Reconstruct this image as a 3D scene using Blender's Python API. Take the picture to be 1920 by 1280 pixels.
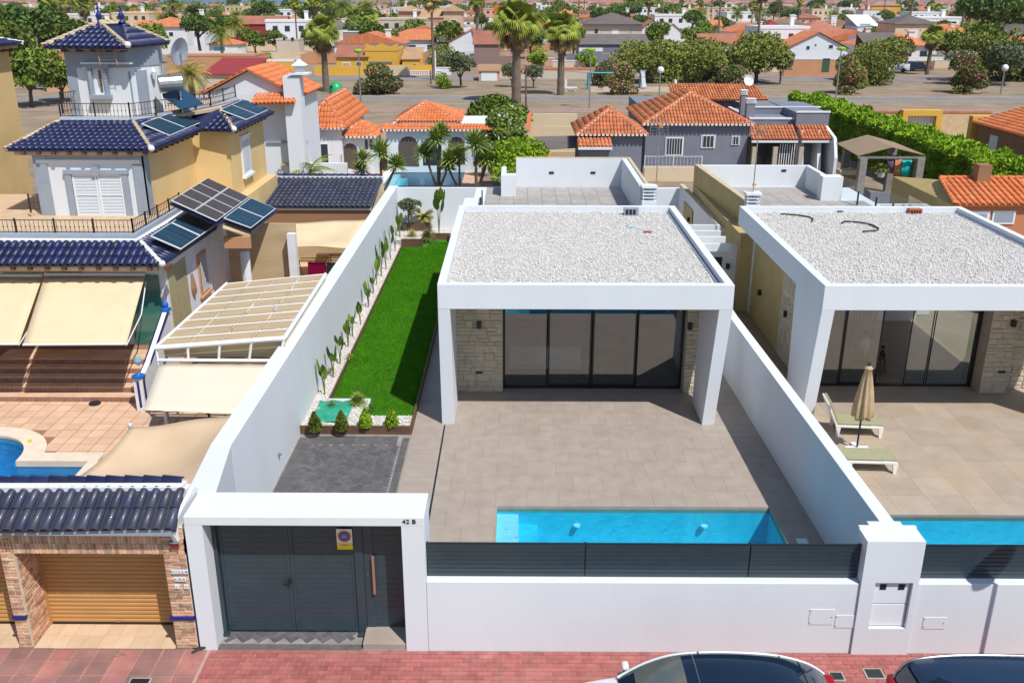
import bpy, math, random
import numpy as np
from mathutils import Vector, Matrix
random.seed(7); rng = np.random.default_rng(7)
for _o in list(bpy.data.objects): bpy.data.objects.remove(_o)
SC = bpy.context.scene
COL = SC.collection
# ------------------------------------------------------------------ camera
F_PX, PITCH, YAW, ROLL, CAM_H = 1755.48, math.radians(20.0863), math.radians(-.3146), math.radians(.0859), 11.2
fw = np.array([math.sin(YAW)*math.cos(PITCH), math.cos(YAW)*math.cos(PITCH), -math.sin(PITCH)])
rt = np.array([math.cos(YAW), -math.sin(YAW), 0.0]); up = np.cross(rt, fw)
rt, up = math.cos(ROLL)*rt+math.sin(ROLL)*up, -math.sin(ROLL)*rt+math.cos(ROLL)*up
cam_d = bpy.data.cameras.new('camera'); cam = bpy.data.objects.new('camera', cam_d); COL.objects.link(cam)
cam_d.sensor_width = 36.0; cam_d.lens = F_PX/1920*36.0; cam_d.clip_start = .1; cam_d.clip_end = 40000
M = Matrix(((rt[0], up[0], -fw[0], 0), (rt[1], up[1], -fw[1], 0), (rt[2], up[2], -fw[2], CAM_H), (0, 0, 0, 1)))
cam.matrix_world = M
SC.camera = cam
# ------------------------------------------------------------------ light
SUN_V = Vector((-.42, .53, -1.0)).normalized()      # the way the sunlight travels
world = bpy.data.worlds.new('World'); SC.world = world; world.use_nodes = True
wn = world.node_tree; bg = wn.nodes['Background']
sky = wn.nodes.new('ShaderNodeTexSky'); sky.sky_type = 'NISHITA'; sky.sun_disc = False
sky.sun_elevation = math.asin(-SUN_V.z)
sky.sun_rotation = math.atan2(-SUN_V.x, -SUN_V.y)
sky.air_density = 1.0; sky.dust_density = .6; sky.ozone_density = 1.5
wn.links.new(sky.outputs[0], bg.inputs[0]); bg.inputs[1].default_value = .115
sl = bpy.data.lights.new('sun', 'SUN'); sl.energy = 4.7; sl.angle = math.radians(.53); sl.color = (1, .972, .93)
sun = bpy.data.objects.new('sun', sl); COL.objects.link(sun)
sun.rotation_euler = SUN_V.to_track_quat('-Z', 'Y').to_euler()
SC.view_settings.view_transform = 'Standard'; SC.view_settings.look = 'None'
SC.view_settings.exposure = 0.0; SC.view_settings.gamma = 1.0
SC.view_settings.use_curve_mapping = False
SC.render.engine = 'CYCLES'
SC.cycles.max_bounces = 8; SC.cycles.transparent_max_bounces = 16
SC.cycles.caustics_reflective = False; SC.cycles.caustics_refractive = False
# ------------------------------------------------------------------ finding places: a sight line met with a plane of the place
def _ray(px, py): return fw*F_PX+rt*(px-960)-up*(py-640)
CP = np.array([0, 0, CAM_H])
def at(px, py, z=0.0):
    d = _ray(px, py); return CP+d*((z-CAM_H)/d[2])
def aty(px, py, Y):
    d = _ray(px, py); return CP+d*(Y/d[1])
def atx(px, py, X):
    d = _ray(px, py); return CP+d*(X/d[0])
# ------------------------------------------------------------------ materials
def mat(name, col, rough=.8, col2=None, nscale=3.0, amt=.5, bump=0.0, bscale=30.0, rnd=0.0, metal=0.0, spec=.5,
        stretch=(1, 1, 1), col3=None, n3=.6, a3=.5, coat=0.0, detail=5.0):
    m = bpy.data.materials.new(name); m.use_nodes = True
    nt = m.node_tree; N = nt.nodes; L = nt.links
    b = N['Principled BSDF']; b.inputs['Roughness'].default_value = rough; b.inputs['Metallic'].default_value = metal
    b.inputs['Specular IOR Level'].default_value = spec
    if coat: b.inputs['Coat Weight'].default_value = coat; b.inputs['Coat Roughness'].default_value = .05
    tc = N.new('ShaderNodeTexCoord'); mp = N.new('ShaderNodeMapping'); mp.inputs['Scale'].default_value = stretch
    geo = N.new('ShaderNodeNewGeometry')
    L.new(geo.outputs['Position'], mp.inputs[0])
    def rgb(c):
        n = N.new('ShaderNodeRGB'); n.outputs[0].default_value = (*c[:3], 1); return n.outputs[0]
    cur = rgb(col)
    def mixc(fac, a, c):
        n = N.new('ShaderNodeMix'); n.data_type = 'RGBA'; L.new(fac, n.inputs[0]); L.new(a, n.inputs[6]); L.new(c, n.inputs[7]); return n.outputs[2]
    def noise(scale, det=detail):
        n = N.new('ShaderNodeTexNoise'); n.inputs['Scale'].default_value = scale; n.inputs['Detail'].default_value = det
        L.new(mp.outputs[0], n.inputs['Vector']); return n.outputs['Fac']
    def ramp(v, lo, hi, mx=1.0):
        n = N.new('ShaderNodeMapRange'); n.inputs[1].default_value = lo; n.inputs[2].default_value = hi; n.inputs[4].default_value = mx
        L.new(v, n.inputs[0]); return n.outputs[0]
    if col2 is not None: cur = mixc(ramp(noise(nscale), .35, .68, amt*2 if amt <= .5 else 1.0), cur, rgb(col2))
    if col3 is not None: cur = mixc(ramp(noise(n3), .5, .75, a3), cur, rgb(col3))
    if rnd:
        oi = N.new('ShaderNodeObjectInfo'); atr = N.new('ShaderNodeAttribute'); atr.attribute_name = 'rnd'
        ad = N.new('ShaderNodeMath'); ad.operation = 'ADD'; L.new(oi.outputs['Random'], ad.inputs[0]); L.new(atr.outputs['Fac'], ad.inputs[1])
        fr = N.new('ShaderNodeMath'); fr.operation = 'FRACT'; L.new(ad.outputs[0], fr.inputs[0])
        mr = N.new('ShaderNodeMapRange'); mr.inputs[3].default_value = 1-rnd; mr.inputs[4].default_value = 1+rnd; L.new(fr.outputs[0], mr.inputs[0])
        hs = N.new('ShaderNodeHueSaturation'); L.new(mr.outputs[0], hs.inputs['Value']); L.new(cur, hs.inputs['Color']); cur = hs.outputs[0]
    L.new(cur, b.inputs['Base Color'])
    if bump:
        bp = N.new('ShaderNodeBump'); bp.inputs['Strength'].default_value = bump; bp.inputs['Distance'].default_value = .02
        L.new(noise(bscale, 3.0), bp.inputs['Height']); L.new(bp.outputs[0], b.inputs['Normal'])
    return m
def glassy(name, tint, refl=.3, rough=.0, wave=0.0, wscale=4.0, base=.05):
    """clear sheet: lets light through, mirrors by angle"""
    m = bpy.data.materials.new(name); m.use_nodes = True; nt = m.node_tree; N = nt.nodes; L = nt.links
    N.remove(N['Principled BSDF']); out = N['Material Output']
    t = N.new('ShaderNodeBsdfTransparent'); t.inputs[0].default_value = (*tint, 1)
    g = N.new('ShaderNodeBsdfGlossy'); g.inputs['Roughness'].default_value = rough
    fr = N.new('ShaderNodeFresnel'); fr.inputs[0].default_value = 1.45
    ma = N.new('ShaderNodeMath'); ma.operation = 'MULTIPLY_ADD'; ma.use_clamp = True; ma.inputs[1].default_value = refl; ma.inputs[2].default_value = base
    mx = N.new('ShaderNodeMixShader')
    L.new(fr.outputs[0], ma.inputs[0]); L.new(ma.outputs[0], mx.inputs[0]); L.new(t.outputs[0], mx.inputs[1]); L.new(g.outputs[0], mx.inputs[2]); L.new(mx.outputs[0], out.inputs[0])
    if wave:
        no = N.new('ShaderNodeTexNoise'); no.inputs['Scale'].default_value = wscale; no.inputs['Detail'].default_value = 3
        ge = N.new('ShaderNodeNewGeometry'); L.new(ge.outputs['Position'], no.inputs['Vector'])
        bp = N.new('ShaderNodeBump'); bp.inputs['Strength'].default_value = wave; bp.inputs['Distance'].default_value = .05
        L.new(no.outputs['Fac'], bp.inputs['Height']); L.new(bp.outputs[0], g.inputs['Normal']); L.new(bp.outputs[0], fr.inputs['Normal'])
    return m
WHITE = mat('white_render', (.69, .72, .755), .85, (.66, .69, .725), 1.2, .35, .12, 60, col3=(.60, .60, .58), n3=.8, a3=.30, stretch=(1, 1, .25))
WHITE2 = mat('white_plaster', (.74, .74, .75), .9, (.66, .66, .67), 2.5, .4, .3, 25)
TANW = mat('cream_coping', (.62, .50, .33), .85, (.5, .4, .25), 3, .5, .2)
OLIVE = mat('ochre_render', (.50, .38, .16), .88, (.42, .31, .12), 1.5, .4, .2, 40)
YELLOW = mat('yellow_render', (.70, .51, .24), .88, (.64, .46, .20), .8, .4, .2, 20, col3=(.52, .36, .17), n3=.4, a3=.4)
PAVER_TILE = mat('stoneware_tile', (.375, .315, .265), .6, (.325, .27, .22), 2.8, .5, .15, 12, rnd=.035, col3=(.42, .36, .30), n3=1.1, a3=.4)
PAVER_TILE2 = mat('warm_stoneware_tile', (.42, .345, .275), .6, (.37, .29, .215), 1.6, .5, .1, 15, rnd=.08, col3=(.46, .33, .2), n3=.6, a3=.5)
GROUT = mat('grout', (.31, .26, .215), .9, (.27, .22, .18), 3, .5)
ROOFTILE = mat('grey_roof_tile', (.40, .37, .34), .7, (.33, .30, .28), 3, .5, .1, rnd=.07)
REDPAV = mat('red_paver', (.40, .125, .11), .75, (.31, .095, .085), 5, .5, .3, 60, rnd=.16, col3=(.46, .20, .16), n3=1.6, a3=.6)
PINKPAV = mat('pink_pavement_tile', (.44, .185, .155), .8, (.34, .14, .125), 3, .5, .3, 50, rnd=.1, col3=(.18, .13, .11), n3=1.1, a3=.6)
MORTAR = mat('pale_mortar', (.47, .30, .26), .9, (.35, .22, .19), 3, .5)
GREYPAV = mat('charcoal_paver', (.125, .12, .125), .7, (.09, .085, .09), 4, .5, .3, 60, rnd=.2, col3=(.17, .155, .15), n3=1.0, a3=.5)
GREYJOINT = mat('sandy_joint', (.31, .29, .27), .9, (.22, .2, .19), 4, .5)
ASPHALT = mat('asphalt', (.055, .055, .058), .9, (.04, .04, .042), 1.0, .5, .4, 40)
ASPHALT_OLD = mat('faded_asphalt', (.25, .225, .21), .9, (.2, .18, .17), .2, .5, .3, 20)
KERB = mat('kerb_stone', (.40, .37, .33), .85, (.3, .28, .25), 3, .5, .2)
DIRT = mat('dry_earth', (.33, .245, .17), .95, (.23, .17, .11), .35, .6, .4, 8, col3=(.17, .15, .07), n3=.16, a3=.8)
ANTH = mat('anthracite_aluminium', (.027, .048, .062), .34, (.035, .058, .073), 3, .4, spec=.6)
ANTHD = mat('dark_aluminium', (.016, .02, .024), .35)
BLACKF = mat('black_frame', (.012, .012, .014), .35)
BLACKM = mat('black_plastic', (.015, .015, .017), .5)
IRON = mat('wrought_iron', (.02, .018, .018), .5)
STEEL = mat('galvanised_steel', (.45, .46, .47), .35, (.35, .35, .36), 6, .5, metal=.8)
STONE = mat('cream_stone', (.58, .51, .39), .85, (.50, .43, .31), 6, .5, .6, 18, rnd=.1, col3=(.60, .49, .31), n3=2.5, a3=.6)
STONEJ = mat('stone_joint', (.50, .44, .34), .9, (.42, .36, .27), 6, .5, .4, 30)
BLUETILE = mat('glazed_blue_tile', (.012, .018, .085), .42, (.022, .026, .07), 2.0, .5, .05, rnd=.3, coat=.0)
BLUEWEATH = mat('weathered_blue_tile', (.032, .038, .075), .42, (.055, .055, .075), 3.0, .5, .1, rnd=.22, coat=.1)
ORANGETILE = mat('terracotta_tile', (.68, .20, .065), .8, (.56, .155, .05), 1.0, .5, .2, rnd=.15, col3=(.64, .26, .12), n3=.5, a3=.5)
BROWNTILE = mat('aged_terracotta_tile', (.56, .18, .07), .8, (.38, .12, .05), 1.3, .6, .2, rnd=.2, col3=(.62, .27, .11), n3=.9, a3=.6)
TERRA = mat('terracotta_roof', (.60, .20, .08), .85, (.48, .15, .06), .5, .5, .5, 3, rnd=.12, stretch=(3, 1, 1))
TERRA_D = mat('dull_tiled_roof', (.40, .15, .09), .85, (.30, .12, .075), .5, .5, .5, 3, rnd=.15)
GREYROOF = mat('grey_tiled_roof', (.16, .13, .12), .8, (.12, .10, .09), .5, .5, .4, 3, rnd=.12)
SANDROOF = mat('sandy_tiled_roof', (.42, .26, .14), .85, (.34, .2, .11), .5, .5, .4, 3, rnd=.12)
BRICK = mat('buff_brick', (.56, .30, .19), .85, (.62, .43, .27), 4, .5, .4, 60, rnd=.35, col3=(.36, .12, .075), n3=6, a3=.8)
BRICKJ = mat('brick_mortar', (.62, .55, .45), .9, (.52, .45, .37), 4, .5)
SALMON = mat('salmon_tile', (.68, .46, .31), .7, (.60, .39, .25), 2, .5, .1, rnd=.09)
SALMONJ = mat('salmon_joint', (.30, .15, .09), .9)
CREAMT = mat('cream_floor_tile', (.62, .46, .31), .7, (.55, .38, .24), 2, .5, .1, rnd=.08)
RISER = mat('patterned_riser', (.34, .19, .14), .6, (.25, .12, .09), 14, .6, rnd=.1)
OCHRED = mat('ochre_roller_slat', (.48, .25, .085), .5, (.44, .225, .075), 2, .5, rnd=.04)
WOOD = mat('brown_board', (.15, .08, .045), .75, (.10, .055, .03), 3, .5, .3, rnd=.15, stretch=(1, .2, 1))
BEAMW = mat('brown_beam', (.13, .05, .025), .8)
CANVAS = mat('cream_canvas', (.70, .56, .36), .85, (.66, .52, .32), 1.3, .5, .12, 6)
CANVASL = mat('ivory_canvas', (.72, .66, .52), .85, (.70, .63, .48), 1.0, .4, .12, 6)
CANVASP = mat('sand_sail_cloth', (.62, .46, .30), .85, (.58, .42, .26), 1.5, .5, .12, 5)
REEDMAT = mat('straw_panel', (.52, .40, .24), .7, (.43, .32, .18), 2.5, .6, .2, stretch=(.3, 3, 1))
WALUM = mat('white_aluminium', (.74, .76, .78), .4, (.70, .72, .74), 3, .3)
LBLUEG = mat('grey_blue_trim', (.30, .34, .40), .8, (.26, .3, .36), 3, .4)
SHUT = mat('white_shutter', (.74, .77, .80), .5)
COBALT = mat('cobalt_glaze', (.012, .02, .17), .4)
COBALTL = mat('blue_paint', (.005, .12, .45), .4)
GREYHOUSE = mat('slate_grey_render', (.20, .215, .265), .9, (.17, .185, .23), .8, .5, .5, 12)
CREAMW = mat('cream_render', (.66, .53, .36), .9, (.60, .47, .31), .5, .4, .3, 10)
BLOCKW = mat('sand_block', (.60, .45, .27), .9, (.5, .37, .21), 2, .5, .3, rnd=.08)
PEACH = mat('peach_render', (.55, .28, .15), .9, (.48, .24, .12), .5, .4)
PINKW = mat('pink_render', (.60, .33, .25), .9, (.54, .29, .22), .4, .4)
BEIGE = mat('beige_render', (.60, .50, .40), .9, (.54, .45, .35), .4, .4)
WARMY = mat('sunny_yellow_render', (.70, .40, .06), .9, (.64, .36, .05), .4, .4)
ORANGEW = mat('orange_render', (.58, .17, .03), .9, (.5, .15, .03), .4, .4)
REDW = mat('crimson_render', (.30, .03, .035), .9, (.25, .03, .03), .4, .4)
BROWNW = mat('brown_render', (.30, .17, .09), .9, (.26, .14, .07), .4, .4, .3)
PANE = mat('dark_pane', (.03, .04, .05), .15, spec=.8)
PANEL_BLUE = None
GRAVEL = mat('white_roof_gravel', (.74, .72, .70), .9, (.64, .61, .56), 18, .5, .3, 60, rnd=.26)
GRAVELB = mat('gravel_bed', (.60, .58, .56), .95, (.48, .46, .44), 20, .5, .5, 60)
PEBBLE = mat('white_pebbles', (.76, .72, .67), .9, (.68, .64, .59), 18, .5, rnd=.15)
TURF = mat('artificial_turf', (.066, .25, .003), .9, (.05, .20, .003), 1.3, .5, spec=.05, rnd=.3, col3=(.095, .26, .012), n3=5, a3=.5)
TURFB = mat('turf_backing', (.05, .17, .008), .95, (.04, .14, .008), 8, .5, .5, 80)
GREENMAT = mat('green_cover_sheet', (.01, .27, .15), .45, (.04, .36, .23), 3, .5, .1)
def leafm(name, c, c2, rnd=.45, ns=.9):
    m = mat(name, c, .75, c2, ns, .5, rnd=rnd, spec=.15); return m
LEAF = leafm('leaf_green', (.18, .24, .035), (.11, .17, .03))
LEAFD = leafm('leaf_dark_green', (.11, .17, .035), (.07, .12, .03))
LEAFO = leafm('leaf_olive', (.23, .25, .05), (.15, .18, .04))
LEAFG = leafm('leaf_grey_green', (.18, .21, .11), (.13, .15, .08))
LEAFB = leafm('leaf_bright_green', (.25, .38, .02), (.16, .28, .018))
PALMG = leafm('palm_green', (.18, .25, .035), (.28, .30, .05))
PALMY = leafm('palm_yellow_green', (.32, .31, .06), (.40, .34, .10))
PALMD = leafm('dead_palm_frond', (.36, .24, .11), (.26, .16, .08))
YUCCA = leafm('yucca_green', (.16, .26, .04), (.28, .34, .08))
PINKFL = leafm('pink_blossom', (.52, .16, .22), (.36, .12, .13))
WHITEFL = leafm('white_blossom', (.75, .75, .7), (.7, .7, .62), .15)
BANANA = leafm('banana_leaf', (.07, .15, .015), (.14, .21, .03), .4, 4)
TRUNK = mat('bark', (.16, .11, .075), .95, (.10, .07, .05), 3, .5, .8, 12)
TRUNKP = mat('palm_bark', (.20, .15, .11), .95, (.12, .09, .07), 4, .5, .9, 8, stretch=(1, 1, 3))
GLASSW = glassy('window_glass', (.50, .62, .62), .9, 0, base=.20)
GLASSR = glassy('railing_glass', (.80, .88, .88), .8, 0, base=.06)
WATER = glassy('pool_water', (.52, .88, .97), .9, .02, .7, 5.0, base=.0)
POOLT = mat('pool_mosaic', (.035, .56, .72), .4, (.06, .66, .80), 3, .5, rnd=.1)
POOLT2 = mat('pale_pool_mosaic', (.55, .82, .90), .4, (.7, .9, .95), 30, .5)
POOLD = mat('deep_blue_mosaic', (.02, .42, .66), .4, (.04, .52, .74), 2, .5)
# ------------------------------------------------------------------ objects
ORG = {}
def _reg(o, org): ORG[o.name] = np.array(org, float)
def tag(o, label=None, cat=None, group=None, kind=None):
    if label: o['label'] = label
    if cat: o['category'] = cat
    if group: o['group'] = group
    if kind: o['kind'] = kind
    return o
def thing(name, label, cat, loc=(0, 0, 0), group=None):
    o = bpy.data.objects.new(name, None); COL.objects.link(o); o.empty_display_size = .2
    o.location = tuple(float(v) for v in loc); _reg(o, loc); return tag(o, label, cat, group)
def mkmesh(name, V, F, m=None, rnd=None, smooth=False, uv=None):
    me = bpy.data.meshes.new(name); V = np.asarray(V, np.float32); F = np.asarray(F, np.int32); k = F.shape[1]
    me.vertices.add(len(V)); me.vertices.foreach_set('co', V.ravel())
    me.loops.add(F.size); me.loops.foreach_set('vertex_index', F.ravel())
    me.polygons.add(len(F)); me.polygons.foreach_set('loop_start', np.arange(0, F.size, k, dtype=np.int32))
    me.polygons.foreach_set('loop_total', np.full(len(F), k, np.int32))
    if smooth: me.polygons.foreach_set('use_smooth', np.ones(len(F), bool))
    if rnd is not None:
        a = me.attributes.new('rnd', 'FLOAT', 'FACE'); a.data.foreach_set('value', np.asarray(rnd, np.float32))
    me.update(); me.validate()
    if m: me.materials.append(m)
    return me
def link(name, me, parent=None, loc=None, rot=None, kind=None):
    """a mesh whose vertices are in world space when loc is None, else placed at world loc"""
    o = bpy.data.objects.new(name, me); COL.objects.link(o)
    if parent is not None:
        po = ORG[parent.name]; o.parent = parent
    else: po = np.zeros(3)
    if loc is None:
        if np.abs(po).max() > 0: me.transform(Matrix.Translation(-Vector(po)))
        _reg(o, po)
    else:
        o.location = tuple(np.asarray(loc, float)-po); _reg(o, loc)
    if rot is not None: o.rotation_euler = rot
    if kind: o['kind'] = kind
    return o
class MB:
    def __init__(s): s.v = []; s.f = []; s.r = []
    def add(s, vs, fs, r=0.0):
        n = len(s.v); s.v += [tuple(map(float, p)) for p in vs]; s.f += [tuple(n+i for i in f) for f in fs]; s.r += [r]*len(fs); return s
    def box(s, x0, x1, y0, y1, z0, z1, r=0.0):
        return s.add([(x0,y0,z0),(x1,y0,z0),(x1,y1,z0),(x0,y1,z0),(x0,y0,z1),(x1,y0,z1),(x1,y1,z1),(x0,y1,z1)],
                     [(0,3,2,1),(4,5,6,7),(0,1,5,4),(1,2,6,5),(2,3,7,6),(3,0,4,7)], r)
    def hexa(s, b, t, r=0.0):     # bottom 4 points, top 4 points (counterclockwise from above)
        return s.add(list(b)+list(t), [(0,3,2,1),(4,5,6,7),(0,1,5,4),(1,2,6,5),(2,3,7,6),(3,0,4,7)], r)
    def poly(s, pts): return s.add(pts, [tuple(range(len(pts)))])
    def prism(s, pts, z0, z1):
        n = len(pts); return s.add([(p[0], p[1], z0) for p in pts]+[(p[0], p[1], z1) for p in pts],
            [tuple(reversed(range(n))), tuple(range(n, 2*n))]+[(i, (i+1) % n, n+(i+1) % n, n+i) for i in range(n)])
    def prismd(s, pts, d):        # polygon pushed along vector d
        n = len(pts); d = np.array(d, float)
        return s.add(list(pts)+[tuple(np.array(p, float)+d) for p in pts],
            [tuple(reversed(range(n))), tuple(range(n, 2*n))]+[(i, (i+1) % n, n+(i+1) % n, n+i) for i in range(n)])
    def tube(s, path, r, seg=6, cap=True):
        P = [np.array(p, float) for p in path]; R = r if hasattr(r, '__len__') else [r]*len(P); n0 = len(s.v); n = len(P)
        for i, p in enumerate(P):
            d = P[min(i+1, n-1)]-P[max(i-1, 0)]; d = d/(np.linalg.norm(d)+1e-9)
            a = np.cross(d, (0, 0, 1) if abs(d[2]) < .9 else (1, 0, 0)); a /= np.linalg.norm(a); b = np.cross(d, a)
            for k in range(seg):
                t = 2*math.pi*k/seg; s.v.append(tuple(p+R[i]*(math.cos(t)*a+math.sin(t)*b)))
        fs = [(n0+i*seg+k, n0+i*seg+(k+1) % seg, n0+(i+1)*seg+(k+1) % seg, n0+(i+1)*seg+k) for i in range(n-1) for k in range(seg)]
        if cap: fs += [tuple(n0+k for k in range(seg)), tuple(n0+(n-1)*seg+k for k in reversed(range(seg)))]
        s.f += fs; s.r += [0.0]*len(fs); return s
    def lathe(s, c, prof, seg=12, cap=True):
        n0 = len(s.v); n = len(prof)
        for (r, z) in prof:
            for k in range(seg):
                t = 2*math.pi*k/seg; s.v.append((c[0]+r*math.cos(t), c[1]+r*math.sin(t), c[2]+z))
        fs = [(n0+i*seg+k, n0+i*seg+(k+1) % seg, n0+(i+1)*seg+(k+1) % seg, n0+(i+1)*seg+k) for i in range(n-1) for k in range(seg)]
        if cap: fs += [tuple(n0+k for k in reversed(range(seg))), tuple(n0+(n-1)*seg+k for k in range(seg))]
        s.f += fs; s.r += [0.0]*len(fs); return s
    def mesh(s, name, m, smooth=False):
        me = bpy.data.meshes.new(name); me.from_pydata(s.v, [], s.f); me.materials.append(m)
        if any(s.r):
            a = me.attributes.new('rnd', 'FLOAT', 'FACE'); a.data.foreach_set('value', np.array(s.r, np.float32))
        if smooth: me.polygons.foreach_set('use_smooth', [True]*len(s.f))
        me.update(); return me
    def build(s, name, m, parent=None, bev=0.0, smooth=False, kind=None, loc=None, rot=None):
        o = link(name, s.mesh(name, m, smooth), parent, loc, rot, kind)
        if bev:
            b = o.modifiers.new('bevel', 'BEVEL'); b.width = bev; b.segments = 2; b.limit_method = 'ANGLE'
        return o
def struct(o): o['kind'] = 'structure'; return o
def dup(root, loc, rz=0.0, sc=1.0, label=None, group=None):
    c = root.copy(); COL.objects.link(c); c.location = tuple(map(float, loc)); c.rotation_euler = (0, 0, rz)
    c.scale = (sc, sc, sc) if not hasattr(sc, '__len__') else sc; _reg(c, loc)
    if label: c['label'] = label
    if group: c['group'] = group
    def rec(s, d):
        for ch in list(s.children):
            k = ch.copy(); COL.objects.link(k); k.parent = d; rec(ch, k)
    rec(root, c); return c
def tagged(name, mb_, m, label, cat, group=None, bev=0.0, smooth=False, kind=None):
    o = mb_.build(name, m, None, bev, smooth, kind); return tag(o, label, cat, group)
# ------------------------------------------------------------------ barrel-tile roofs
def tile_arrays(w, L, seg=5, h=None, taper=.86):
    h = h or w*.42; V = []
    for j, (y, sc, lift) in enumerate(((-.03, 1.0, .028), (L, taper, 0.0))):
        for k in range(seg+1):
            a = math.pi*k/seg; V.append((-w/2*sc*math.cos(a), y, h*sc*math.sin(a)+lift))
    n = seg+1; F = [(k, k+1, n+k+1, n+k) for k in range(seg)]
    V += [(v[0]*.82, v[1], v[2]*.78-.0) for v in V[:n]]       # thickness seen at the lower lip
    F += [(k+1, k, 2*n+k, 2*n+k+1) for k in range(seg)]
    return np.array(V), np.array(F)
def tile_slope(parent, A, B, C, D, s, L, m, indiv=False, w=None, base=None, name='roof_tile', thick=.06, basename='roof_deck'):
    """A,B eave left/right; C,D top right/left (may coincide)"""
    A, B, C, D = [np.array(p, float) for p in (A, B, C, D)]
    u = B-A; U = np.linalg.norm(u); u /= U
    nrm = np.cross(u, (D-A) if np.linalg.norm(D-A) > .01 else (C-A)); nrm /= np.linalg.norm(nrm)
    if nrm[2] < 0: nrm = -nrm
    v = np.cross(nrm, u); w = w or s*.8
    du, dv = (D-A)@u, (D-A)@v; cu, cv = (C-A)@u, (C-A)@v
    Hm = max(dv, cv)
    tv, tf = tile_arrays(w, L)
    R = np.stack([u, v, nrm], 1); tm = mkmesh(name, tv, tf, m, smooth=False) if indiv else None
    if indiv: tm.polygons.foreach_set('use_smooth', [True]*len(tf))
    VV, FF, RR = [], [], []; n = 0
    nc = max(1, int(U/s)); ss = U/nc
    for c in range(nc):
        uc = (c+.5)*ss; lim = Hm
        if du > 1e-3 and uc < du: lim = min(lim, uc/du*dv)
        if cu < U-1e-3 and uc > cu: lim = min(lim, (U-uc)/(U-cu)*cv)
        lo = 0.0
        if du < -1e-3: pass
        r = 0
        while r*L < lim-.12*L:
            ln = min(L, lim-r*L)/L
            p = A+u*uc+v*(r*L)+nrm*.012
            if indiv:
                o = bpy.data.objects.new(name, tm); COL.objects.link(o); o.parent = parent
                mw = Matrix.Identity(4)
                for i in range(3):
                    for j in range(3): mw[i][j] = R[i][j]*(ln if j == 1 else 1)
                q = p-ORG[parent.name]
                for i in range(3): mw[i][3] = q[i]
                o.matrix_local = mw
            else:
                t = tv.copy(); t[:, 1] *= ln; t[:, 2] += rng.normal(0, .003)
                VV.append(t@R.T+p); FF.append(tf+n); n += len(tv); RR += [rng.random()]*len(tf)
            r += 1
    if not indiv and VV:
        me = mkmesh(name+'s', np.concatenate(VV), np.concatenate(FF), m, RR); me.polygons.foreach_set('use_smooth', [True]*len(me.polygons))
        link(name, me, parent, kind='stuff')
    b = MB(); pts = [A, B, C] + ([D] if np.linalg.norm(D-C) > .01 else [])
    b.prismd([tuple(p-nrm*thick) for p in pts], nrm*thick); b.build(basename, base or m, parent)
def caps(parent, P, Q, m, r=.09, L=.34, mort=None, name='ridge_tile', indiv=False):
    P = np.array(P, float); Q = np.array(Q, float); d = Q-P; D = np.linalg.norm(d); d /= D
    side = np.cross(d, (0, 0, 1)); side /= np.linalg.norm(side); nrm = np.cross(side, d)
    if nrm[2] < 0: nrm = -nrm
    tv, tf = tile_arrays(r*2, L, 5, r*.9); R = np.stack([side, d, nrm], 1)
    n = max(1, int(D/L)); VV, FF, RR = [], [], []; k = 0
    tm = mkmesh(name, tv, tf, m, smooth=True) if indiv else None
    for i in range(n):
        p = P+d*(i*D/n)+nrm*.03
        if indiv:
            o = bpy.data.objects.new(name, tm); COL.objects.link(o); o.parent = parent
            mw = Matrix.Identity(4); q = p-ORG[parent.name]
            for a in range(3):
                for b in range(3): mw[a][b] = R[a][b]
                mw[a][3] = q[a]
            o.matrix_local = mw
        else:
            VV.append(tv@R.T+p); FF.append(tf+k); k += len(tv); RR += [rng.random()]*len(tf)
    if not indiv: link(name, mkmesh(name, np.concatenate(VV), np.concatenate(FF), m, RR, True), parent, kind='stuff')
    if mort:
        b = MB(); w = r*1.15; nseg = max(2, int(D/.12))
        for i in range(nseg):
            a0 = P+d*(D*i/nseg); a1 = P+d*(D*(i+1)/nseg); ww = w*(.8+.45*rng.random())
            b.add([a0-side*ww-nrm*.03, a0+side*ww-nrm*.03, a1+side*ww-nrm*.03, a1-side*ww-nrm*.03, a0-side*r*.6+nrm*.07, a0+side*r*.6+nrm*.07, a1+side*r*.6+nrm*.07, a1-side*r*.6+nrm*.07],
                  [(0,3,2,1),(4,5,6,7),(0,1,5,4),(1,2,6,5),(2,3,7,6),(3,0,4,7)])
        b.build('hip_mortar', mort, parent)
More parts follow.
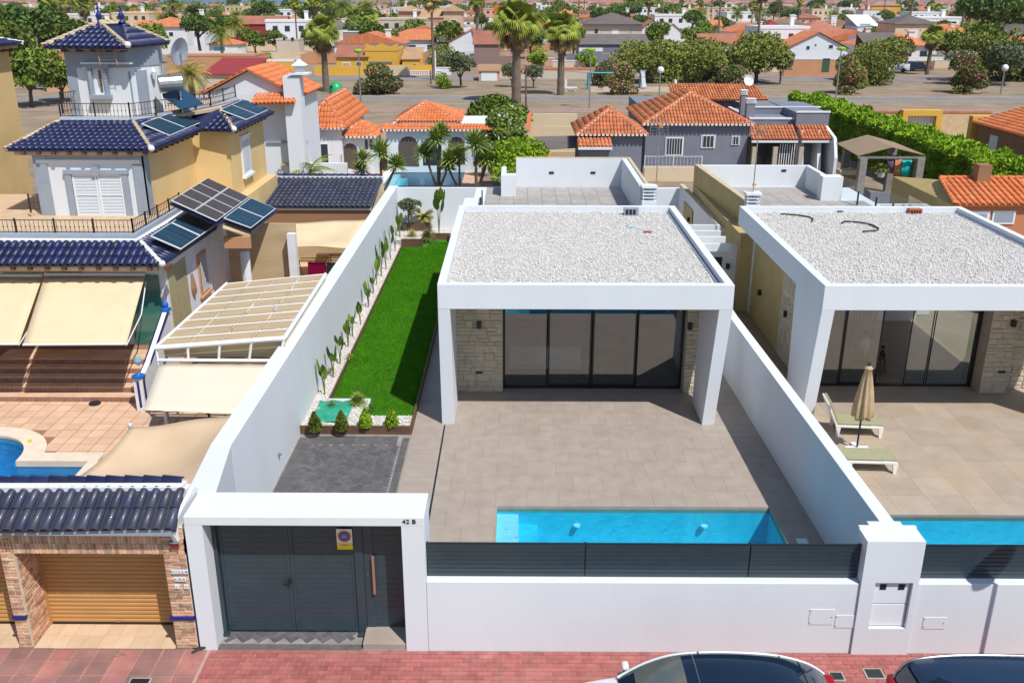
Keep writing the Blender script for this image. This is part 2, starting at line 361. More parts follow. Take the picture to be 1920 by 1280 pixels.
def grid_tiles(parent, x0, x1, y0, y1, z, w, h, m, gap=.004, off=0.0, holes=(), name='floor_tile', th=.02, keep=None, stag=False):
    """separate slabs sharing one mesh where whole; cut ones get a size by scale"""
    b = MB().box(-.5, .5, -.5, .5, -1, 0); me = b.mesh(name, m); n = 0
    j = 0; y = y0
    while y < y1-1e-3:
        ya, yb = y, min(y+h, y1); x = x0-(w*.5 if (stag and j % 2) else 0)+off
        while x < x1-1e-3:
            xa, xb = max(x, x0), min(x+w, x1)
            segs = [(xa, xb, ya, yb)]
            for (hx0, hx1, hy0, hy1) in holes:
                ns = []
                for (a, b_, c, d) in segs:
                    if b_ <= hx0+1e-4 or a >= hx1-1e-4 or d <= hy0+1e-4 or c >= hy1-1e-4: ns.append((a, b_, c, d)); continue
                    if a < hx0: ns.append((a, hx0, c, d))
                    if b_ > hx1: ns.append((hx1, b_, c, d))
                    a2, b2 = max(a, hx0), min(b_, hx1)
                    if c < hy0: ns.append((a2, b2, c, hy0))
                    if d > hy1: ns.append((a2, b2, hy1, d))
                segs = ns
            for (a, b_, c, d) in segs:
                if b_-a < .03 or d-c < .03: continue
                if keep and not keep((a+b_)/2, (c+d)/2): continue
                o = bpy.data.objects.new(name, me); COL.objects.link(o); o.parent = parent
                po = ORG[parent.name] if parent is not None else np.zeros(3)
                o.location = ((a+b_)/2-po[0], (c+d)/2-po[1], z+rng.uniform(-.0008, .0008)-po[2]); o.scale = (b_-a-gap, d-c-gap, th); n += 1
            x += w
        y += h; j += 1
    return n
# ================================================================== the ground
P1 = (-.45, 5.95, 16.3, 19.36); P2 = (7.75, 15.5, 16.3, 19.05); P3 = (-20, -10.95, 19.4, 21.45); P3b = (-15.6, -12.7, 21.45, 23.0)
P4 = (-8.6, -3.6, 58.5, 66.0)
def rect_holes(R, holes):
    segs = [R]
    for (hx0, hx1, hy0, hy1) in holes:
        ns = []
        for (a, b_, c, d) in segs:
            if b_ <= hx0 or a >= hx1 or d <= hy0 or c >= hy1: ns.append((a, b_, c, d)); continue
            if a < hx0: ns.append((a, hx0, c, d))
            if b_ > hx1: ns.append((hx1, b_, c, d))
            a2, b2 = max(a, hx0), min(b_, hx1)
            if c < hy0: ns.append((a2, b2, c, hy0))
            if d > hy1: ns.append((a2, b2, hy1, d))
        segs = ns
    return segs
g = MB()
def grow(R, e=.1): return (R[0]-e, R[1]+e, R[2]-e, R[3]+e)
for (a, b_, c, d) in rect_holes((-900, 900, -60, 2150), [grow(P1), grow(P2), P3, P3b, grow(P4)]): g.add([(a, c, -.03), (b_, c, -.03), (b_, d, -.03), (a, d, -.03)], [(0, 1, 2, 3)])
g.add([(-3000, 2150, -.03), (3000, 2150, -.03), (3000, 2700, -.03), (-3000, 2700, -.03)], [(0, 1, 2, 3)])
struct(g.build('ground', DIRT))
SEA = mat('sea_water', (.02, .13, .36), .35, (.03, .16, .40), .01, .4)
struct(MB().add([(-15000, 2150, -.5), (15000, 2150, -.5), (15000, 30000, -.5), (-15000, 30000, -.5)], [(0, 1, 2, 3)]).build('sea', SEA))
# street and pavement in front
struct(MB().box(-60, 60, 4.0, 12.9, -.12, -.10).build('road', ASPHALT))
pv = struct(MB().box(-30, 30, 13.05, 14.16, -.06, -.022).build('pavement', MORTAR))
struct(MB().box(-30, 30, 12.9, 13.04, -.12, 0.0).build('kerb', KERB, bev=.015))
ORG['pavement'] = np.zeros(3)
def paver_field(parent, x0, x1, y0, y1, z, w, h, m, limit=300, cen=None, name='paver', clip=None, gap=.012):
    """running bond across y rows; nearest `limit` single, the rest joined"""
    items = []; j = 0; y = y0
    while y < y1-.02:
        x = x0-(w/2 if j % 2 else 0)
        while x < x1:
            a, b_ = max(x, x0), min(x+w, x1)
            if b_-a > .03: items.append(((a+b_)/2, (y+min(y+h, y1))/2, b_-a, min(y+h, y1)-y))
            x += w
        y += h; j += 1
    place_rects(parent, items, z, m, limit, cen, name, gap)
def place_rects(parent, items, z, m, limit, cen, name, gap=.012, th=.03):
    if cen: items.sort(key=lambda t: (t[0]-cen[0])**2+(t[1]-cen[1])**2)
    me = MB().box(-.5, .5, -.5, .5, -1, 0).mesh(name, m); po = ORG[parent.name]
    for it in items[:limit]:
        x, y, w, h = it[:4]; an = it[4] if len(it) > 4 else 0
        o = bpy.data.objects.new(name, me); COL.objects.link(o); o.parent = parent
        o.location = (x-po[0], y-po[1], z+random.uniform(-.002, .002)-po[2]); o.scale = (w-gap, h-gap, th); o.rotation_euler = (random.uniform(-.004, .004), random.uniform(-.004, .004), an)
    b = MB()
    for it in items[limit:]:
        x, y, w, h = it[:4]; an = it[4] if len(it) > 4 else 0; c, s_ = math.cos(an), math.sin(an)
        zz = z+random.uniform(-.002, .002); w = (w-gap)/2; h = (h-gap)/2
        q = [(x+a*w*c-d*h*s_, y+a*w*s_+d*h*c) for a, d in ((-1, -1), (1, -1), (1, 1), (-1, 1))]
        b.hexa([(u, v, zz-th) for u, v in q], [(u, v, zz) for u, v in q], random.random())
    if b.v: b.build(name, m, parent, kind='stuff')
paver_field(pv, -5.6, 12.0, 13.05, 14.155, -.012, .215, .1125, REDPAV, 300, (0, 14.1), 'paver')
# left pavement: larger pinkish tiles with ribbed ones
items = []
rib = MB()
for i in range(14):
    for j in range(3):
        cx, cy = -5.85-i*.4, 13.25+j*.4
        if cy > 14.1: continue
        items.append((cx, cy, .4, .4))
        if i % 3 != 0:
            for k in range(9): rib.box(cx-.18+k*.04, cx-.162+k*.04, cy-.18, cy+.18, -.012, -.002, .15 if i % 4 else .9)
items = [(x, min(y, 13.98), w, h if y < 13.9 else .36) for (x, y, w, h) in items]
place_rects(pv, items, -.012, PINKPAV, 60, (-7, 14), 'pavement_tile', gap=.022)
rib.build('paving_rib', mat('worn_rib', (.30, .19, .165), .85, (.14, .11, .10), 1.3, .6, rnd=.1), pv, kind='stuff')
# manholes
def cover(px, py, w, h, label):
    p = at(px, py, 0); t = thing('access_cover', label, 'access cover', (p[0], p[1], 0), 'service covers in the pavement')
    MB().box(p[0]-w/2, p[0]+w/2, p[1]-h/2, p[1]+h/2, -.01, .004).build('frame', KERB, t)
    MB().box(p[0]-w/2+.03, p[0]+w/2-.03, p[1]-h/2+.03, p[1]+h/2-.03, .004, .008).build('plate', ANTHD if w < .4 else GREYJOINT, t)
cover(1569, 1267, .26, .24, 'small dark cast cover in the red pavement behind the white car')
cover(1639, 1262, .34, .28, 'speckled grey access cover in the red pavement beside the dark car')
cover(262, 1277, .38, .2, 'dark slotted cover in the pink pavement at the bottom left')
b = MB(); c = at(375, 1213, 0); b.tube([(c[0]+.12, c[1]-.02, .03), (c[0], c[1]-.06, .02), (c[0]-.1, c[1]-.16, .0)], [.03, .035, .02], 6)
tagged('rubber_strip', b, BLACKM, 'short black rubber strip lying at the foot of the white gate post', 'rubber strip')
c = at(222, 1230, 0)
tagged('chalk_squiggle', MB().tube([(c[0]+.13*math.cos(t), c[1]+.04*math.sin(2*t)+.02*t, -.002) for t in np.linspace(0, 5.5, 24)], .006, 4), BROWNW, 'brown painted squiggle on the pink pavement before the roller door', 'paint mark')
# ================================================================== our villa's plot
tb = MB()
for (a, b_, c, d) in rect_holes((-6.0, 7.0, 14.2, 46.2), [grow(P1, .055)]): tb.box(a, b_, c, d, -.2, -.012)
terr = struct(tb.build('terrace', GROUT))
PW = .75
grid_tiles(terr, -2.0+.012, 6.85, 19.36+.0, 27.2, 0, PW, PW, PAVER_TILE, stag=True)
grid_tiles(terr, -2.0+.012, 6.85, 14.75, 19.36, 0, PW, PW, PAVER_TILE, holes=[P1], stag=True)
grid_tiles(terr, -2.87, -2.03, 14.75, 44.5, 0, .84, PW, PAVER_TILE)
grid_tiles(terr, 5.8, 8.0, 27.2, 46, 0, PW, PW, PAVER_TILE)
dr = tagged('drain_channel', MB().box(-2.03, -1.99, 14.8, 23.8, -.02, .003), BLACKF, 'long thin black slot drain running across the terrace beside the pool', 'drain')
# pool shell + water
def pool(R, name, label, zt=-.01, depth=1.35, wm=WATER, lz=-.07, tile=POOLT, steps=True, group=None):
    x0, x1, y0, y1 = R; t = thing(name, label, 'pool', ((x0+x1)/2, (y0+y1)/2, 0), group)
    b = MB(); e = .12
    b.box(x0, x1, y0, y1, -depth-.1, -depth); b.build('floor', tile, t)
    w = MB(); w.box(x0-e, x0, y0-e, y1+e, -depth-.1, zt-.155); w.box(x1, x1+e, y0-e, y1+e, -depth-.1, zt-.155); w.box(x0, x1, y1, y1+e, -depth-.1, zt-.155); w.box(x0, x1, y0-e, y0, -depth-.1, zt-.155)
    w.build('pool_wall', tile, t)
    if steps:
        MB().box(x0, x0+.5, y0, y1, -depth, -.22).build('step', POOLT2, t); MB().box(x0+.5, x0+.95, y0, y1, -depth, -.5).build('step', POOLT, t)
    nx = 2
    s = MB().add([(x0, y0, lz), (x1, y0, lz), (x1, y1, lz), (x0, y1, lz)], [(0, 1, 2, 3)]); s.build('water', wm, t)
    return t
p1 = pool(P1, 'swimming_pool', 'rectangular turquoise pool on the front terrace behind the slatted fence')
for px, py in ((1080, 972), (1315, 974)):
    q = at(px, py, -.5); MB().lathe((q[0], 19.26, -.45), [(.08, -.02), (.08, .01)], 16).build('pool_light', POOLT2, p1, rot=None)
p2 = pool(P2, 'swimming_pool', 'neighbouring turquoise pool at the right edge, beyond the meter pillar')
for R, lab in ((P1, None), (P2, None)):
    pass
cb = MB(); x0, x1, y0, y1 = P1
cb.box(x0-.05, x1+.05, y1, y1+.05, -.164, -.024); cb.box(x1, x1+.05, y0, y1, -.164, -.024); cb.box(x0-.05, x0, y0, y1, -.164, -.024); cb.build('pool_edge', PAVER_TILE, p1)
tagged('skimmer_lid', MB().box(6.18, 6.42, 17.78, 18.0, 0.002, .012), WALUM, 'pale square skimmer lid in the shaded strip right of the pool', 'skimmer lid', bev=.004)
# driveway herringbone
drv = struct(MB().box(-5.95, -2.9, 14.2, 23.2, -.18, -.010).build('driveway', GREYJOINT))
bw, bl = .105, .21
def herring(x0, x1, y0, y1):
    """45 degree herringbone: (x, y, w, h, turn)"""
    out = []; c45 = math.cos(math.pi/4); n = int(max(x1-x0, y1-y0)/bw*1.6)+4; ox, oy = (x0+x1)/2, (y0+y1)/2
    for i in range(-n, n):
        for j in range(-n, n):
            k = (i-j) % 4
            if k == 0: cx, cy, w, h = (i+1)*bw, (j+.5)*bw, bl, bw
            elif k == 3: cx, cy, w, h = (i+.5)*bw, (j+1)*bw, bw, bl
            else: continue
            X, Y = ox+(cx-cy)*c45, oy+(cx+cy)*c45
            if x0+.07 <= X <= x1-.07 and y0+.07 <= Y <= y1-.07: out.append((X, Y, w, h, math.pi/4))
    return out
hz = herring(-5.55, -3.03, 18.95, 22.66)
place_rects(drv, hz, 0.0, GREYPAV, 300, (-4.3, 20.4), 'paver')
bd = [(x, y, .35, .2) for y in np.arange(15.1, 23.1, .2) for x in (-2.99, -5.72, -5.40)][:0]
bd += [(-3.0, y, .19, .38) for y in np.arange(15.2, 23.1, .38)]+[(-5.68, y, .42, .38) for y in np.arange(15.2, 23.1, .38)]+[(x, 22.84, .38, .5) for x in np.arange(-5.3, -3.1, .38)]
bd += [(x, y, .38, .38) for x in np.arange(-5.3, -3.1, .38) for y in np.arange(15.2, 19, .38)]
place_rects(drv, bd, 0.0, mat('brown_grey_paver', (.12, .112, .11), .8, (.085, .08, .078), 4, .5, .3, rnd=.12), 140, None, 'edging_paver', gap=.008)
# planting bed: kerbs, pebbles, lawn
bed = thing('planting_bed', 'white pebble planting bed with brown edging along the left boundary wall', 'planting bed', (-5.3, 24, 0))
MB().box(-5.93, -2.88, 23.2, 23.26, -.02, .24).build('kerb_board', WOOD, bed, bev=.006)
MB().box(-5.50, -5.455, 25.14, 43.4, -.02, .24).build('kerb_board', WOOD, bed)
MB().box(-5.50, -4.27, 25.10, 25.14, -.02, .215).build('kerb_board', WALUM, bed)
MB().box(-4.31, -4.27, 24.02, 25.10, -.02, .215).build('kerb_board', WALUM, bed)
MB().box(-2.92, -2.87, 23.26, 44.9, -.02, .22).build('kerb_board', WOOD, bed)
for (x0, x1, y0, y1, z1) in ((-5.5, -4.55, 43.36, 43.42, .5), (-4.58, -4.52, 43.42, 44.9, .5), (-4.52, -3.3, 44.85, 44.9, .42), (-3.32, -3.26, 44.4, 44.9, .42), (-3.32, -2.1, 44.35, 44.4, .42), (-5.6, -4.3, 45.3, 45.36, .85)):
    MB().box(x0, x1, y0, y1, -.02, z1).build('kerb_board', WOOD, bed)
gb = MB(); gb.box(-5.93, -4.31, 23.26, 25.10, 0, .165); gb.box(-4.27, -2.92, 23.26, 24.05, 0, .165); gb.box(-4.31, -4.27, 23.26, 24.02, 0, .165); gb.box(-5.93, -5.50, 25.10, 46.2, 0, .165)
gb.box(-5.5, -4.6, 43.42, 46.2, 0, .40); gb.box(-4.6, -2.1, 44.9, 46.2, 0, .34)
gb.build('bed_fill', GRAVELB, bed)
def pebbles(parent, regions, m, size=.05, dens=260, name='pebbles', jit=.4):
    base = np.array([(1,0,0),(-1,0,0),(0,1,0),(0,-1,0),(0,0,1),(0,0,-1)], float); fc = np.array([(0,2,4),(2,1,4),(1,3,4),(3,0,4),(2,0,5),(1,2,5),(3,1,5),(0,3,5)])
    V, Fc, Rn = [], [], []; n = 0
    for (x0, x1, y0, y1, z) in regions:
        k = int((x1-x0)*(y1-y0)*dens); P = np.stack([rng.uniform(x0, x1, k), rng.uniform(y0, y1, k), z+rng.uniform(-.3, .35, k)*size], 1)
        S = size*rng.uniform(.45, 1.0, (k, 1))*np.stack([rng.uniform(.5, .9, k), rng.uniform(.5, .9, k), rng.uniform(.35, .6, k)], 1)
        th = rng.uniform(0, 6.28, k); c, s = np.cos(th), np.sin(th); q = base[None]*S[:, None]
        X = q[..., 0]*c[:, None]-q[..., 1]*s[:, None]; Y = q[..., 0]*s[:, None]+q[..., 1]*c[:, None]
        V.append((np.stack([X, Y, q[..., 2]], -1)+P[:, None]).reshape(-1, 3)); Fc.append((fc[None]+(np.arange(k)*6)[:, None, None]+n).reshape(-1, 3)); n += 6*k
        Rn.append(np.repeat(rng.random(k), 8))
    return link(name, mkmesh(name, np.concatenate(V), np.concatenate(Fc), m, np.concatenate(Rn)), parent, kind='stuff')
pebbles(bed, [(-5.9, -4.33, 23.28, 25.08, .18), (-4.33, -2.94, 23.28, 24.03, .18), (-5.9, -5.52, 25.08, 43.3, .18), (-5.9, -4.62, 43.45, 46.1, .41), (-4.6, -2.15, 44.92, 46.1, .35)], PEBBLE, .045, 700)
lt = struct(MB().box(-5.455, -2.92, 24.05, 44.9, -.015, .10).build('lawn_base', TURFB))
def blades(regions, m, name, dens=1500, h=.035, label='short bright green artificial grass of the narrow side lawn'):
    V, R = [], []
    for (x0, x1, y0, y1, z) in regions:
        k = int((x1-x0)*(y1-y0)*dens); P = np.stack([rng.uniform(x0, x1, k), rng.uniform(y0, y1, k), np.full(k, z)], 1)
        th = rng.uniform(0, 6.28, k); w = .012; d = np.stack([np.cos(th)*w, np.sin(th)*w, np.zeros(k)], 1)
        tip = P+np.stack([rng.normal(0, .015, k), rng.normal(0, .015, k), h*rng.uniform(.6, 1.2, k)], 1)
        V.append(np.stack([P-d, P+d, tip], 1).reshape(-1, 3)); R.append(rng.random(k))
    V = np.concatenate(V); Fc = np.arange(len(V)).reshape(-1, 3)
    o = link(name, mkmesh(name, V, Fc, m, np.concatenate(R)), None, kind='stuff'); return tag(o, label, 'grass')
blades([(-5.45, -4.27, 25.15, 43.3, .1), (-4.26, -2.93, 24.07, 44.3, .1)], TURF, 'lawn', 2600)
gm = at(655, 785, .19)
cx0, cx1, cy0, cy1 = -5.72, -4.72, 23.55, 24.98
V = []; Fq = []; nx, ny = 14, 12
for j in range(ny+1):
    for i in range(nx+1):
        V.append((cx0+(cx1-cx0)*i/nx, cy0+(cy1-cy0)*j/ny, .215+.018*math.sin(i*.9+j*.5)*math.cos(j*.8)))
for j in range(ny):
    for i in range(nx): Fq.append((j*(nx+1)+i, j*(nx+1)+i+1, (j+1)*(nx+1)+i+1, (j+1)*(nx+1)+i))
o = link('ground_cover_sheet', mkmesh('ground_cover_sheet', V, Fq, GREENMAT, None, True)); sm = o.modifiers.new('s', 'SOLIDIFY'); sm.thickness = .01
tag(o, 'shiny green plastic sheet laid over the white pebbles of the bed', 'cover sheet')
# ================================================================== walls of the plot
WZ = 1.47
lw = thing('boundary_wall', 'tall white rendered boundary wall left of the lawn, sloping to the gate', 'wall', (-6.1, 30, 0))
b = MB()
b.prism([(-6.36, 17.5), (-5.93, 17.5), (-5.93, 46.2), (-6.36, 46.2)], -.1, 2.5)
b.hexa([(-6.2, 15.03, -.1), (-5.47, 15.03, -.1), (-5.93, 17.5, -.1), (-6.36, 17.5, -.1)], [(-6.0, 15.03, 2.765), (-5.47, 15.03, 2.765), (-5.93, 17.5, 2.5), (-6.36, 17.5, 2.5)])
b.build('wall', WHITE, lw, bev=.012)
c = at(528, 852, 0); MB().lathe((-5.9, 20.9, .55), [(.05, -.02), (.05, .02)], 10).build('tap_fitting', STEEL, lw)
bwl = tagged('back_wall', MB().box(-6.36, 8.3, 46.2, 46.45, 0, 2.4), WHITE, 'white rendered rear boundary wall behind the lawn and the house', 'wall', bev=.012)
rw = thing('boundary_wall', 'slanting white boundary wall between the two villas, right of the pool', 'wall', (6.7, 22, 0))
MB().hexa([(6.84, 14.75, -.1), (7.12, 14.75, -.1), (6.82, 27.6, -.1), (6.56, 27.6, -.1)], [(6.84, 14.75, 2.0), (7.12, 14.75, 2.0), (6.82, 27.6, 2.0), (6.56, 27.6, 2.0)]).build('wall', WHITE, rw, bev=.01)
MB().hexa([(6.56, 27.61, -.1), (6.82, 27.61, -.1), (6.82, 36, -.1), (6.56, 36, -.1)], [(6.56, 27.61, 2.0), (6.82, 27.61, 2.0), (6.82, 36, 2.0), (6.56, 36, 2.0)]).build('wall', WHITE, rw)
# gate portal
gp = thing('gate_portal', 'white rendered gate portal framing the dark gates, number 42 B on its lintel', 'gate portal', (-3.7, 14.6, 0))
YF, YB = 14.165, 15.03
MB().box(-5.78, -5.47, YF, YB, -.03, 2.595).build('post', WHITE, gp)
MB().box(-2.0, -1.60, YF, YB, -.03, 2.595).build('post', WHITE, gp)
MB().box(-5.78, -1.60, YF, YB, 2.595, 2.77).build('lintel', WHITE, gp, bev=.01)
def text(s, loc, size, m, parent=None, rot=(math.pi/2, 0, 0), ext=.004, name='lettering', align='CENTER', sx=1.0):
    cu = bpy.data.curves.new(name, 'FONT'); cu.body = s; cu.size = size; cu.extrude = ext; cu.align_x = align; cu.align_y = 'CENTER'; cu.resolution_u = 3
    to = bpy.data.objects.new(name, cu); COL.objects.link(to); dg = bpy.context.evaluated_depsgraph_get()
    me = bpy.data.meshes.new_from_object(to.evaluated_get(dg)); bpy.data.objects.remove(to); me.materials.clear(); me.materials.append(m)
    o = bpy.data.objects.new(name, me); COL.objects.link(o); po = ORG[parent.name] if parent is not None else np.zeros(3)
    o.parent = parent; o.location = tuple(np.array(loc)-po); o.rotation_euler = rot; o.scale = (sx, 1, 1); _reg(o, loc); return o
p = aty(767, 977.5, YF)
text('42 B', (p[0], YF-.006, 2.69), .115, BLACKM, gp, sx=1.15, ext=.006, name='house_number')
# double gate
gt = thing('driveway_gate', 'anthracite double driveway gate of fine horizontal boards in the white portal', 'gate', (-4.2, 14.65, 0))
GY = 14.66
def boards(parent, x0, x1, z0, z1, n, y0, y1, m, name='board', gap=.004):
    h = (z1-z0)/n; me = MB().box(x0, x1, y0, y1, 0, h-gap).mesh(name, m)
    for i in range(n):
        o = bpy.data.objects.new(name, me); COL.objects.link(o); o.parent = parent; po = ORG[parent.name]
        o.location = (-po[0], -po[1], z0+i*h-po[2])
x0, xm, x1 = -5.44, -4.12, -2.93
MB().box(-5.47, -5.40, GY-.10, GY+.05, -.0, 2.594).build('gate_post', ANTH, gt); MB().box(-2.93, -2.78, GY-.06, GY+.06, 0, 2.594).build('gate_post', ANTH, gt)
MB().box(-5.52, -5.36, GY-.14, GY-.02, -.0, .05).build('post_foot', ANTH, gt); MB().box(-2.95, -2.78, GY-.14, GY-.02, 0, .05).build('post_foot', ANTH, gt)
for (a, c) in ((-5.39, xm-.004), (xm+.004, x1-.01)):
    f = MB(); f.box(a, a+.06, GY-.02, GY+.03, .06, 2.56); f.box(c-.06, c, GY-.02, GY+.03, .06, 2.56); f.box(a+.06, c-.06, GY-.02, GY+.03, .06, .12); f.box(a+.06, c-.06, GY-.02, GY+.03, 2.5, 2.56); f.build('leaf_frame', ANTH, gt)
    boards(gt, a+.06, c-.06, .12, 2.5, 22, GY-.006, GY+.02, ANTH)
MB().box(xm-.14, xm-.02, GY-.075, GY-.055, 1.16, 1.18).box(xm-.05, xm-.02, GY-.075, GY-.02, 1.1, 1.2).build('handle', BLACKM, gt)
# pedestrian gate
pg = thing('pedestrian_gate', 'anthracite pedestrian gate with a long copper coloured pull handle', 'gate', (-2.4, 14.7, 0))
a, c = -2.775, -2.02
f = MB(); f.box(a, a+.17, GY-.03, GY+.03, .15, 2.58); f.box(c-.04, c, GY-.02, GY+.03, .15, 2.58); f.box(a+.17, c-.04, GY-.02, GY+.03, .15, .2); f.box(a+.17, c-.04, GY-.02, GY+.03, 2.5, 2.58); f.build('leaf_frame', ANTH, pg)
boards(pg, a+.17, c-.04, .2, 2.5, 18, GY-.012, GY+.02, ANTH)
cop = mat('copper_handle', (.45, .25, .17), .4, metal=.5)
MB().box(-2.62, -2.575, GY-.10, GY-.06, .92, 1.72).box(-2.61, -2.585, GY-.07, GY-.02, 1.0, 1.03).box(-2.61, -2.585, GY-.07, GY-.02, 1.6, 1.63).build('pull_handle', cop, pg)
MB().box(-2.72, -2.705, GY-.04, GY-.02, 1.3, 1.33).build('lock', STEEL, pg)
# no-parking plate
pl = thing('no_parking_sign', 'white, blue, red and yellow no-parking plate hung at the top of the gate', 'sign', (-3.15, GY-.06, 2.3))
SY = GY-.055; _a, _b = aty(630, 991, SY), aty(662, 1029, SY); sx0, sx1, sz0, sz1 = _a[0], _b[0], _b[2], _a[2]; HH = sz1-sz0; RK = (sx1-sx0)/.25
MB().box(sx0, sx1, SY-.006, SY, sz0, sz1).build('plate', mat('enamel_white', (.72, .74, .74), .4), pl)
MB().box(sx0, sx1, SY-.009, SY-.006, sz0, sz0+HH*.32).build('yellow_strip', mat('sign_yellow', (.75, .60, .02), .5), pl)
def disc(r0, y, m, name, cx=(sx0+sx1)/2, cz=sz1-HH*.35):
    b = MB(); n = 28; b.add([(cx+r0*math.cos(2*math.pi*k/n), y, cz+r0*math.sin(2*math.pi*k/n)) for k in range(n)]+[(cx+r0*math.cos(2*math.pi*k/n), y+.003, cz+r0*math.sin(2*math.pi*k/n)) for k in range(n)],
        [tuple(range(n))]+[(k, (k+1) % n, n+(k+1) % n, n+k) for k in range(n)]); b.build(name, m, pl)
disc(.112*RK, SY-.0095, mat('sign_gold', (.62, .42, .12), .5), 'outer_ring'); disc(.095*RK, SY-.0125, mat('sign_red', (.50, .03, .02), .5), 'red_ring'); disc(.07*RK, SY-.0155, mat('sign_blue', (.03, .10, .42), .5), 'blue_disc')
text('NO', ((sx0+sx1)/2, SY-.017, sz1-HH*.35+.017), .036, SHUT, pl, ext=.001); text('APARCAR', ((sx0+sx1)/2, SY-.017, sz1-HH*.35-.015), .026, SHUT, pl, ext=.001)
text('VADO', ((sx0+sx1)/2, SY-.011, sz0+HH*.22), .05, COBALTL, pl, ext=.001)
# threshold strip and step
thr = struct(MB().box(-5.47, -2.0, 14.165, 15.1, -.16, -.008).build('gate_threshold', GREYJOINT))
th_items = [(x, 14.24, .38, .15) for x in np.arange(-5.28, -2.8, .38)]
place_rects(thr, th_items, .004, mat('grey_threshold_tile', (.14, .12, .11), .8, (.10, .09, .08), 5, .5, .3), 20, None, 'threshold_tile', .008)
place_rects(thr, herring(-5.45, -2.9, 14.33, 14.95), .002, GREYPAV, 100, None, 'paver')
st = tagged('gate_step', MB().add([(-2.80, 14.18, -.02), (-2.02, 14.18, -.02), (-2.02, 14.62, -.02), (-2.80, 14.62, -.02), (-2.80, 14.18, .12), (-2.02, 14.18, .12), (-2.02, 14.66, .15), (-2.80, 14.66, .15)],
   [(0,3,2,1),(4,5,6,7),(0,1,5,4),(1,2,6,5),(2,3,7,6),(3,0,4,7)]), PAVER_TILE, 'beige stone step before the pedestrian gate', 'step', bev=.008)
# street wall
sw = thing('street_wall', 'long low white street wall carrying the slatted fence in front of the pool', 'wall', (3, 14.3, 0))
PL0, PL1 = aty(1628, 1010, 14.12)[0], aty(1738, 1010, 14.12)[0]
MB().box(-1.597, PL0-.003, 14.165, 14.42, -.03, WZ).build('wall', WHITE, sw, bev=.012)
sw2 = thing('street_wall', 'low white street wall at the right edge with the shadow of a road sign', 'wall', (12, 14.3, 0))
MB().box(PL1+.003, 20, 14.165, 14.42, -.03, WZ).build('wall', WHITE, sw2, bev=.012)
def panel(wall, px0, py0, px1, py1, proud=.004):
    a = aty(px0, py0, 14.165); c = aty(px1, py1, 14.165); t = MB().box(a[0], c[0], 14.165-proud-.006, 14.1645, c[2], a[2]).build('service_door', WHITE, wall, bev=.004)
    MB().box(c[0]-.05, c[0]-.035, 14.165-proud-.012, 14.165-proud-.006, (a[2]+c[2])/2-.01, (a[2]+c[2])/2+.01).build('lock', STEEL, t)
    for zz in (a[2]-.04, c[2]+.04): MB().box(a[0]+.01, a[0]+.03, 14.165-proud-.010, 14.165-proud-.006, zz-.008, zz+.008).build('hinge', STEEL, t)
panel(sw, 1519, 1141, 1561, 1170); panel(sw, 1567, 1152, 1609, 1176); panel(sw2, 1732, 1156, 1771, 1178)
def fence(x0, x1, joints, label, wm):
    t = thing('slatted_fence', label, 'fence', ((x0+x1)/2, 14.35, WZ)); z0, z1 = WZ+.012, 2.15; n = 8; h = (z1-z0)/n; xs = [x0]+joints+[x1]
    for a, c in zip(xs[:-1], xs[1:]):
        me = MB().add([(a+.012, 14.335, 0), (c-.012, 14.335, 0), (c-.012, 14.36, 0), (a+.012, 14.36, 0), (a+.012, 14.325, h-.006), (c-.012, 14.325, h-.006), (c-.012, 14.36, h-.006), (a+.012, 14.36, h-.006)],
            [(0,3,2,1),(4,5,6,7),(0,1,5,4),(1,2,6,5),(2,3,7,6),(3,0,4,7)]).mesh('slat', ANTH)
        for i in range(n):
            o = bpy.data.objects.new('slat', me); COL.objects.link(o); o.parent = t; po = ORG[t.name]; o.location = (-po[0], -po[1], z0+i*h-po[2])
    for x in xs: MB().box(x-.03 if x != x0 else x, x+.03 if x != x1 else x, 14.361, 14.42, WZ, 2.14).build('post', ANTHD, t)
    MB().box(x0, x1, 14.322, 14.365, 2.145, 2.162).build('top_rail', ANTHD, t)
fence(-1.595, PL0-.005, [aty(1097, 1050, 14.34)[0], aty(1405, 1050, 14.34)[0]], 'anthracite slatted fence on the low wall in front of the pool', sw)
fence(PL1+.005, 20, [10.3, 13.4, 16.6], 'anthracite slatted fence at the right edge, crossed by a round sign shadow', sw2)
# meter pillar
mp = thing('meter_pillar', 'white rendered pillar with stepped top holding two white meter cupboards', 'pillar', (6.6, 14.4, 0))
rx0, rx1, rz0, rz1 = aty(1643, 1091, 14.12)[0]-.01, aty(1713, 1091, 14.12)[0]+.0, .55, 1.52
PT = 2.36
for (a, c, z0, z1) in ((PL0, rx0, -.03, PT), (rx1, PL1, -.03, PT), (rx0, rx1, -.03, rz0), (rx0, rx1, rz1, PT)): MB().box(a, c, 14.12, 14.24, z0, z1).build('pillar_face', WHITE, mp)
MB().box(PL0, PL1, 14.24, 14.62, -.03, PT).build('pillar_core', WHITE, mp)
MB().box(PL0+.22, PL1-.20, 14.62, 14.80, 1.2, PT).build('pillar_back', WHITE, mp); MB().box(PL0, PL1, 14.55, 14.62, PT, PT+.03).build('cap_step', WHITE, mp)
for i, (z0, z1) in enumerate(((rz0+.02, 1.02), (1.04, rz1-.02))):
    d = MB().box(rx0+.02, rx1-.16 if False else rx1-.02, 14.19, 14.235, z0, z1).build('cupboard_door', SHUT, mp, bev=.006)
    if i:
        for xx in (rx0+.12, rx1-.22): MB().box(xx, xx+.11, 14.18, 14.19, z1-.16, z1-.05).build('sight_glass', BLACKM, d)
